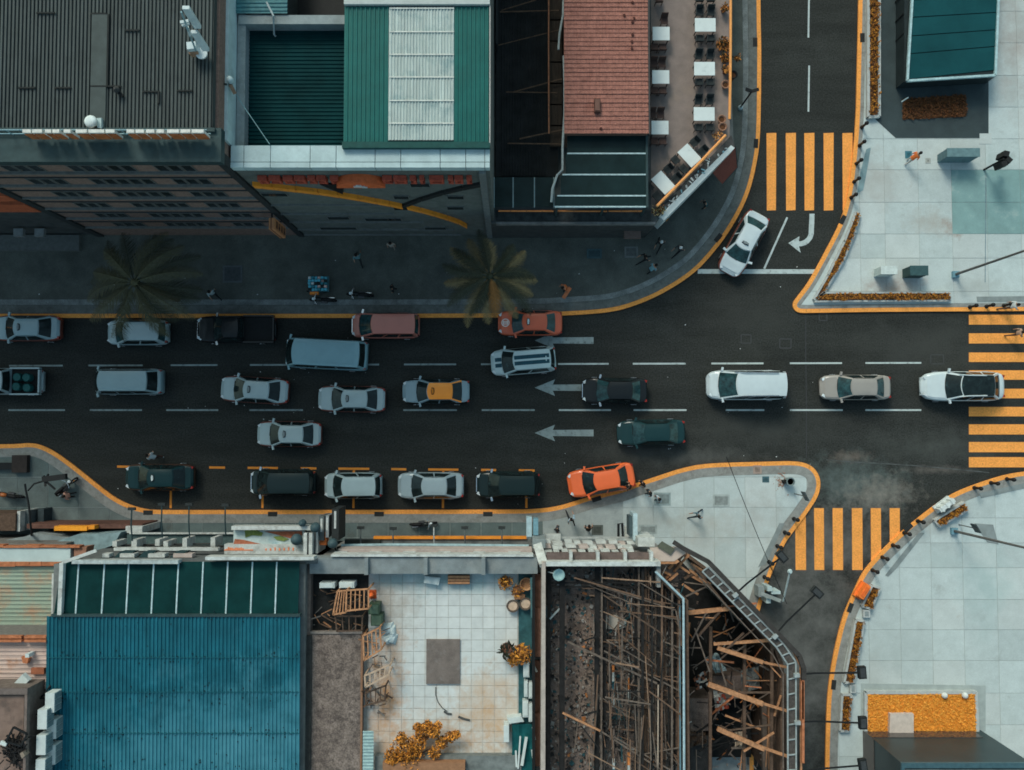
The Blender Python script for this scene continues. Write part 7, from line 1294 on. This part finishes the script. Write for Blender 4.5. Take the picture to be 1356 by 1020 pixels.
cab('white utility cabinet near the plaza hedge corner', 1169.5, 1190.5, 353, 363, 1.35, M('cab_white', (0.46, 0.52, 0.50), 0.6), M('cab_white_lid', (0.52, 0.57, 0.55), 0.6)); cab('dark green utility cabinet right of the white one', 1208.5, 1231.5, 352.5, 364.5, 1.35, M('cab_green', (0.03, 0.06, 0.06), 0.6), M('cab_green_lid', (0.04, 0.085, 0.09), 0.6))
cab('grey teal vent box below the pavilion forecourt', 1261, 1304, 197, 207.5, 1.5, M('cab_teal', (0.10, 0.17, 0.19), 0.6), M('cab_teal_lid', (0.12, 0.20, 0.215), 0.6))
ts = thing('traffic_signal', 'black traffic signal cluster beside the grey vent box', 'traffic signal', P3(1304, 222, .14)); x, y = P(1303, 225, .14); MB().tube([(x, y, .13), (x, y, 2.6)], .07, 8).build('pole', TRIM, ts)
for dx, dy, an_ in ((.05, -.28, .3), (.2, .35, 1.3), (.35, -.05, 2.4)): MB().obox(x + dx, y + dy, 1.6, 2.6, .36, .34, an_).build('signal_head', M('signal_black', (0.018, 0.018, 0.018), 0.6), ts)
MB().obox(x + .8, y + .05, .8, 1.1, .3, .25, .2).build('controller', M('controller_tan', (0.28, 0.27, 0.23), 0.7), ts); MB().beam((x, y, 1.2), (x + .8, y + .05, 1.0), .06).build('bracket', TRIM, ts)
MB().beam(P3(1305.5, 236, .146), P3(1304.5, 374, .146), .045, .02).build('paving_line', M('paving_line_blue', (0.16, 0.23, 0.26), 0.7), pNE)  # thin blue grey line laid over the slabs
wb_ = thing('barrier', 'white plastic barrier on the curved kerb', 'barrier', P3(1247, 668, .14)); c = P3(1247, 668, .14); an_ = math.atan2(P3(1258, 659)[1] - P3(1237, 675)[1], P3(1258, 659)[0] - P3(1237, 675)[0]); WB = M('barrier_white', (0.58, 0.62, 0.61), 0.55)
MB().obox(c.x, c.y, .13, .35, 1.25, .5, an_).build('foot', WB, wb_); MB().obox(c.x, c.y, .35, .95, 1.2, .26, an_).build('panel', WB, wb_)
for k in (-.4, 0, .4): MB().obox(c.x + k * math.cos(an_), c.y + k * math.sin(an_), .3, 1.0, .14, .36, an_).build('rib', WB, wb_)
ob = thing('barrier', 'orange plastic barrier on the curved kerb', 'barrier', P3(1139, 780, .14)); c = P3(1139, 781, .14); OB = M('barrier_orange', (0.85, 0.20, 0.04), 0.55); MB().obox(c.x, c.y, .13, .4, 1.1, .6, 1.0).build('foot', OB, ob); MB().obox(c.x, c.y, .4, .95, .95, .36, 1.0).build('panel', OB, ob); MB().obox(c.x, c.y, .95, 1.0, .7, .16, 1.0).build('top_rib', M('barrier_orange_dark', (0.7, 0.14, 0.03), 0.6), ob)
for a, b, c_, d in ((1138, 1147, 808, 818), (1119, 1127, 907, 918)): mb = MB(); pbox(mb, a, b, c_, d, .13, .42); o = mb.build('stone_seat', PLST); tag(o, 'stone seat between the curved kerb beds, %s one' % ('upper' if c_ < 850 else 'lower'), 'seat'); mb = MB(); pbox(mb, a + 2, b - 2, c_ + 2, d - 2, .42, .44); mb.build('seat_inset', GREYC, o)
tc = thing('litter_bin', 'round steel litter bin near the island tip', 'bin', P3(1046, 638, .14)); x, y = P(1047, 638, .9); MB().lathe([(.22, .13), (.27, .85), (.28, .95), (.22, .95), (.2, .8)], x, y, 16).build('body', M('bin_steel', (0.16, 0.2, 0.205), 0.5), tc); MB().cyl(x, y, .5, .8, .2, 12).build('liner', TRIM, tc); MB().obox(x - .25, y, .2, .8, .25, .2, .3).build('dark_bag', TRIM, tc)
mb = MB()
for _ in range(60): a, b = rnd.gauss(1034, 4), rnd.gauss(637, 6); x, y = P(a, b, .15); s_ = rnd.uniform(.04, .12); mb.obox(x, y, .14, .14 + rnd.uniform(.01, .05), s_, s_ * .6, rnd.uniform(0, 3))
o = stuff(mb.build('brick_crumbs', M('brick_crumbs', (0.33, 0.19, 0.14), 0.9, 0.3))); o['label'] = 'reddish crumbs scattered beside the round litter bin'; o['category'] = 'rubble'
sp = thing('signal_pole', 'pale traffic pole leaning over the road by the timber building', 'pole', P3(1030, 795, .14)); MB().tube([P3(1034, 797, .2), P3(1034.5, 797, 2.5), P3(1037, 796, 3.4), P3(1046, 757, 4.2)], .06, 8).build('pole', M('pole_pale_teal', (0.33, 0.40, 0.41), 0.5), sp); x, y = P(1046, 757, 4.2); MB().lathe([(.1, 4.05), (.16, 4.2), (.1, 4.35)], x, y, 10).build('lamp', PALEC, sp)
for a, b, c_, d, z in ((1001, 1009, 777, 791, 1.2), (1013, 1019, 777, 783, 1.6), (1011, 1017, 793, 799, 1.4), (1018, 1030, 783, 787, 1.5)): mb = MB(); pbox(mb, a, b, c_, d, .14, z); mb.build('control_box', PALEC if a != 1001 else GREYC, sp)
MB().beam(P3(1008, 786, 1.5), P3(1034, 796, 1.9), .22, .14).build('arm', GREYC, sp)
mb = MB(); p, q_ = P3(962, 605, 5.5), P3(1042, 800, 5.5); mb.tube([p.lerp(q_, k / 8) + Vector((0, 0, -.35 * (1 - (2 * k / 8 - 1) ** 2))) for k in range(9)], .02, 4); tag(mb.build('overhead_cable', TRIM), 'thin overhead cable crossing above the island', 'cable')
tg_ = thing('traffic_signal', 'curved black signal arm over the left pavement', 'traffic signal', P3(42, 708, 0)); x, y = P(42, 706, .14); MB().tube([P3(42, 708, 4.6), P3(40, 690, 5.0), P3(38, 668, 5.0), P3(34, 648, 5.0), P3(33, 641, 5.0)], .06, 8).build('arm', TRIM, tg_); MB().tube([P3(37, 650, 5), P3(45, 641, 5), P3(58, 637, 5)], .05, 6).build('arm', TRIM, tg_); MB().beam(P3(57, 635, 5), P3(88, 631, 5), .34, .3).build('signal_head', M('signal_black', (0.018, 0.018, 0.018)), tg_)
for a, b in ((58, 630), (64, 628), (60, 644), (73, 648)): MB().beam(P3(60, 637, 5), P3(a, b, 5.1), .1).build('visor', TRIM, tg_)
MB().tube([(P3(42, 708)[0], P3(42, 708)[1], .1), P3(42, 708, 4.6)], .08, 8).build('pole', TRIM, tg_)
pl = thing('dark_hood', 'square dark brown hood at the left pavement edge', 'hood', P3(27, 614, .14)); mb = MB(); pbox(mb, 18, 38, 603, 626, .14, .55); mb.build('hood', M('hood_brown', (0.035, 0.028, 0.026), 0.8, 0.25), pl); mb = MB(); pbox(mb, -60, 18, 613, 622, .14, .5); mb.build('duct', M('duct_black', (0.014, 0.016, 0.017), 0.7), pl)
# vendor stall
vs_ = thing('vendor_cart', 'street vendor cart piled with blue and white goods', 'cart', P3(420, 376, .12)); z = .95
mb = MB(); pbox(mb, 408, 434, 366, 386, .75, z); mb.build('tray', M('cart_teal', (0.05, 0.13, 0.15), 0.6), vs_)
for a, b in ((410, 368), (432, 368), (410, 384), (432, 384)): MB().tube([P3(a, b, .12), P3(a, b, .75)], .03, 5).build('leg', TRIM, vs_)
for s_ in (-1, 1): mb = MB(); mb.tube([(P3(421 + 10 * s_, 386, .4) + Vector((.24 * math.cos(k * math.pi / 6), 0, .24 * math.sin(k * math.pi / 6)))) for k in range(13)], .03, 5); mb.build('wheel', TYRE, vs_)
gm = [M('goods_blue', (0.10, 0.42, 0.52), 0.6, 0.2), M('goods_white', (0.55, 0.6, 0.6), 0.6), M('goods_pink', (0.62, 0.42, 0.38), 0.6), M('goods_teal', (0.04, 0.2, 0.24), 0.6), M('goods_black', (0.02, 0.025, 0.025), 0.6)]
for i in range(6):
    for j in range(5): x, y = P(410.5 + 4.2 * i, 368.5 + 3.8 * j, z); MB().obox(x, y, z, z + rnd.uniform(.06, .3), .17, .15, rnd.uniform(-.2, .2)).build('goods_packet', rnd.choice([gm[0], gm[0], gm[3], gm[1], gm[2], gm[4]]), vs_)
mb = MB(); pbox(mb, 409, 420, 386.5, 390, .6, .9); mb.build('orange_box', M('goods_orange', (0.75, 0.22, 0.04), 0.6), vs_)
# ================================================================== MOTORCYCLES
def moto(px, py, deg, label, col, z=.12):
    t = thing('motorcycle', label, 'motorcycle', group='parked motorcycles')
    for x in (-.62, .62):
        wv = MB(); n = 18
        for k in range(n):
            a0, a1 = 2 * math.pi * k / n, 2 * math.pi * (k + 1) / n
            for (ra, ya), (rb, yb_) in zip([(.20, .03), (.28, .055), (.31, 0), (.28, -.055), (.20, -.03)], [(.28, .055), (.31, 0), (.28, -.055), (.20, -.03), (.20, .03)]):
                wv.add([(x + r_ * math.cos(a), y_, .31 + r_ * math.sin(a)) for r_, y_, a in ((ra, ya, a0), (rb, yb_, a0), (rb, yb_, a1), (ra, ya, a1))], [(0, 1, 2, 3)])
        w_o = wv.build('wheel', TYRE, t, fixn=True); rm = MB()
        for k in range(3): a = math.pi * k / 3; rm.beam((x - .2 * math.cos(a), 0, .31 - .2 * math.sin(a)), (x + .2 * math.cos(a), 0, .31 + .2 * math.sin(a)), .03)
        rm.build('rim', RIM, w_o)
    MB().tube([(-.62, 0, .34), (-.25, 0, .42), (.25, 0, .45), (.46, 0, .78)], [.06, .11, .11, .05], 8).build('frame', TRIM, t)
    mb = MB(); mb.tube([(-.02, 0, .74), (.16, 0, .82), (.36, 0, .80), (.46, 0, .74)], [.08, .15, .14, .06], 10); mb.build('tank', col, t, smooth=True)
    mb = MB(); mb.tube([(-.70, 0, .84), (-.5, 0, .80), (-.2, 0, .76), (.02, 0, .76)], [.07, .12, .13, .09], 10); mb.build('seat', M('seat_black', (0.012, 0.012, 0.013), 0.6), t, smooth=True)
    MB().tube([(.62, 0, .31), (.50, 0, .66), (.42, 0, .98)], .045, 6).build('fork', CHROME, t); MB().tube([(.30, .36, 1.0), (.40, .2, 1.02), (.44, 0, 1.0), (.40, -.2, 1.02), (.30, -.36, 1.0)], .025, 6).build('handlebar', CHROME, t)
    MB().lathe([(.03, .80), (.10, .84), (.10, .93), (.04, .96)], .54, 0, 10).build('headlight', HEADL, t); MB().box(-.30, .1, -.2, .2, .28, .52).build('engine', M('engine_grey', (0.10, 0.10, 0.105), 0.5, metal=0.5), t); MB().tube([(.1, -.16, .3), (-.3, -.18, .28), (-.75, -.18, .36)], [.03, .04, .05], 6).build('exhaust', CHROME, t)
    for s_ in (1, -1): MB().beam((.36, .3 * s_, 1.02), (.40, .34 * s_, 1.16), .03).build('mirror', CHROME, t)
    x, y = P(px, py, z + .6); t.location = (x, y, z); t.rotation_euler = (0, 0, R(deg)); return t
moto(560, 694, 4, 'dark scooter parked on the southern pavement before the grey parapet', paint('moto_black', (0.02, 0.025, 0.025)), .14); moto(427, 397, 178, 'dark motorcycle just below the vendor cart', paint('moto_black', (0.02, 0.025, 0.025)))
moto(476, 390, 176, 'black motorcycle right of the vendor cart', paint('moto_black2', (0.014, 0.016, 0.017))); moto(86, 645, 42, 'motorcycle standing askew on the left pavement', paint('moto_grey', (0.05, 0.055, 0.055)), .14); moto(11, 656, 170, 'motorcycle with orange pack at the left photo edge', paint('moto_orange', (0.45, 0.13, 0.03)), .14)
# ================================================================== PEOPLE
def person_mesh(st, arm, bend):
    me = bpy.data.meshes.new('person'); V = []; E = []; Rr = []
    def v(p, r, link=None):
        V.append(p); Rr.append(r if isinstance(r, tuple) else (r, r)); i = len(V) - 1
        if link is not None: E.append((link, i))
        return i
    b = lambda z: bend * max(0, z - .95)
    pel = v((0, 0, .95), (.15, .115)); sp1 = v((b(1.15), 0, 1.15), (.15, .11), pel); ch = v((b(1.34), 0, 1.34), (.175, .115), sp1); nk = v((b(1.47), 0, 1.47), .06, ch); h0 = v((b(1.56) + .02, 0, 1.55), (.078, .085), nk); h1 = v((b(1.62) + .02, 0, 1.63), (.082, .095), h0); v((b(1.68) + .015, 0, 1.70), (.05, .06), h1)
    for s_, k in ((1, 1), (-1, -1)):
        sh = v((b(1.4), .185 * s_, 1.40), .062, ch); el = v((b(1.2) - arm * .10 * k + (.05 if bend else 0), .245 * s_, 1.13), .043, sh); v((b(1.1) - arm * .26 * k + .07 + bend * .3, .25 * s_, .90), .032, el)
        hp = v((0, .09 * s_, .88), (.095, .09), pel); kn = v((.16 * st * k + .03, .10 * s_, .50), .06, hp); an_ = v((.34 * st * k - (.1 if st * k < 0 else 0), .10 * s_, .10), .042, kn); v((.34 * st * k + .15 - (.08 if st * k < 0 else 0), .105 * s_, .045), (.04, .035), an_)
    me.from_pydata(V, E, []); o = bpy.data.objects.new('tmp_person', me); COL.objects.link(o); o.modifiers.new('s', 'SKIN'); sv = me.skin_vertices[0].data
    for i, r_ in enumerate(Rr): sv[i].radius = r_; sv[i].use_root = (i == 0)
    ss_ = o.modifiers.new('u', 'SUBSURF'); ss_.levels = ss_.render_levels = 2
    dg = bpy.context.evaluated_depsgraph_get(); dg.update(); m2 = bpy.data.meshes.new_from_object(o.evaluated_get(dg)); bpy.data.objects.remove(o); bpy.data.meshes.remove(me)
    m2.polygons.foreach_set('use_smooth', [True] * len(m2.polygons)); hand = [V[i] for i, p in enumerate(V) if abs(abs(p[1]) - .25) < .001 and abs(p[2] - .90) < .001]
    return m2, hand, (b(1.62) + .02)
POSE = {'walk': person_mesh(1.0, 1.0, 0), 'stand': person_mesh(.12, .1, 0), 'lean': person_mesh(.25, .2, .45), 'stride': person_mesh(1.35, 1.3, .1)}
SKIN = M('skin', (0.33, 0.19, 0.13), 0.6); HAIR = M('hair_black', (0.012, 0.010, 0.009), 0.6); SHOE = M('shoe_dark', (0.02, 0.02, 0.022), 0.7)
def fabric(c): return M('fabric_%d_%d_%d' % tuple(int(q_ * 1000) for q_ in c), c, 0.85, 0.15, 8)
def person(px, py, deg, label, shirt, trousers, pose='walk', z=.12, hair=None, hat=None, scale=1.0):
    m2, hands, hx = POSE[pose]; t = thing('person', label, 'person', group='people on foot'); me = m2.copy()
    for m in (fabric(shirt), fabric(trousers), SKIN, SHOE): me.materials.append(m)
    idx = []
    for p in me.polygons:
        c = p.center; zc_ = c.z
        if abs(c.y) > .215 and .78 < zc_ < 1.2: k = 2 if zc_ < 1.12 else 0
        elif zc_ > 1.455: k = 2
        elif zc_ > .94: k = 0
        elif zc_ > .085: k = 1
        else: k = 3
        idx.append(k)
    me.polygons.foreach_set('material_index', idx); bo = bpy.data.objects.new('body', me); COL.objects.link(bo); bo.parent = t
    hm = MB(); rows = []
    for i in range(7):
        ph = math.pi * .58 * i / 6; rows.append([(hx - .012 + .118 * math.sin(ph) * math.cos(2 * math.pi * j / 12), .102 * math.sin(ph) * math.sin(2 * math.pi * j / 12), 1.625 + .125 * math.cos(ph) + (.03 * math.cos(2 * math.pi * j / 12) if i > 4 else 0)) for j in range(13)])
    hm.grid(rows); hm.build('hair' if not hat else 'cap', hat or hair or HAIR, t, smooth=True, fixn=True)
    fm = MB(); fm.beam((hx + .085, 0, 1.60), (hx + .115, 0, 1.575), .022, .03, 0)
    for s_ in (1, -1): fm.box(hx + .082, hx + .094, .032 * s_ - .012, .032 * s_ + .012, 1.605, 1.62, 1); fm.box(hx - .02, hx + .02, .088 * s_ - .01, .088 * s_ + .01, 1.565, 1.62, 0)
    fm.box(hx + .078, hx + .09, -.024, .024, 1.535, 1.545, 1); fm.build('face', [SKIN, HAIR], t)
    for h in hands:
        hb = MB(); s_ = 1 if h[1] > 0 else -1; hb.obox(h[0] + .005, h[1], .80, .90, .075, .032)
        for k in range(4): xx = h[0] - .03 + .022 * k; L = [.055, .07, .075, .062][k]; hb.tube([(xx, h[1], .81), (xx + .004, h[1] - .006 * s_, .81 - L * .55), (xx + .012, h[1] - .022 * s_, .81 - L)], [.009, .0085, .007], 5)
        hb.tube([(h[0] + .035, h[1], .87), (h[0] + .06, h[1] - .01 * s_, .84), (h[0] + .065, h[1] - .02 * s_, .81)], [.011, .010, .008], 5); hb.build('hand', SKIN, t)
    x, y = P(px, py, z + 1.4); t.location = (x, y, z); t.rotation_euler = (0, 0, R(deg)); t.scale = (scale,) * 3; return t
DK, NV, BR, WT = (0.02, 0.022, 0.024), (0.03, 0.05, 0.09), (0.09, 0.05, 0.035), (0.55, 0.58, 0.58)
person(278, 387, -60, 'person in pale shirt on the dark pavement above the black pickup', (0.30, 0.38, 0.40), DK); person(472, 340, 100, 'person in teal top walking on the dark pavement', (0.10, 0.22, 0.25), DK, 'stride'); person(517, 323, -90, 'person in cream clothes close to the grey facade', (0.34, 0.30, 0.26), (0.28, 0.24, 0.2), 'stand')
person(750, 378, 215, 'person in orange top carrying a long orange board', (0.55, 0.15, 0.05), DK, 'lean'); tag(MB().beam(P3(755, 381, 1.1), P3(746, 395, .5), .24, .05).build('orange_board', M('board_orange', (0.60, 0.20, 0.09), 0.7)), 'long orange board held beside a person in orange', 'board')
person(863, 355, 30, 'person in light blue top near the curved dark kerb', (0.16, 0.32, 0.38), DK, 'lean'); person(856, 340, 200, 'person in black beside the one in light blue', DK, DK, 'stride'); person(938, 267, 200, 'person with teal bag colour top under the slanting white wall', (0.03, 0.09, 0.10), DK, 'lean')
person(876, 320, 250, 'person with white cap near the pale access cover', DK, DK, 'stride', hat=fabric(WT)); person(902, 328, 220, 'person in dark clothes with white cap closest to the curve', (0.04, 0.045, 0.05), DK, 'stride', hat=fabric((0.6, 0.6, 0.6)))
person(519, 381, 180, 'person in black beside the black motorcycle', DK, DK, 'stand'); person(201, 606, 150, 'person in white shirt leaning into the dark green taxi', (0.5, 0.56, 0.58), (0.10, 0.05, 0.04), 'lean', z=.004)
person(873, 661, 210, 'person in white and blue shirt, last of the group by the orange car', (0.42, 0.50, 0.55), DK, 'stand', .14); person(861, 653, 200, 'person in slate top, second from the end of the group', (0.045, 0.065, 0.075), DK, 'stand', .14); person(852, 641, 210, 'person in black carrying white papers by the orange car', DK, DK, 'stand', .14); person(836, 646, 160, 'person in dark maroon right behind the orange car', (0.05, 0.02, 0.016), DK, 'lean', .14)
person(757, 689, 110, 'person in pale blue top striding on the southern pavement', (0.28, 0.40, 0.48), DK, 'stride', .14); person(926, 683, 200, 'person in blue grey walking alone on the pale island', (0.09, 0.16, 0.20), (0.03, 0.04, 0.05), 'stride', .14); person(1212, 207, 30, 'person in orange on the north east plaza', (0.80, 0.19, 0.05), (0.45, 0.42, 0.38), 'lean', .14)
person(1345, 404, 0, 'person in white stepping onto the east crosswalk', WT, BR, 'stride', .06); person(1353, 440, 0, 'person at the right edge on the east crosswalk', (0.45, 0.3, 0.22), BR, 'walk', .01); person(738, 702, 0, 'person in dark top by the lower shop front, left of the grey cover', (0.06, 0.06, 0.07), DK, 'stand', .14); person(780, 703, 90, 'person in black beside the dark access cover', DK, DK, 'lean', .14)
person(86, 657, 200, 'person in pink top beside the askew motorcycle', (0.50, 0.28, 0.22), DK, 'stand', .14); person(696, 411, 250, 'person hidden under the right palm beside the red taxi', DK, NV, 'stand')
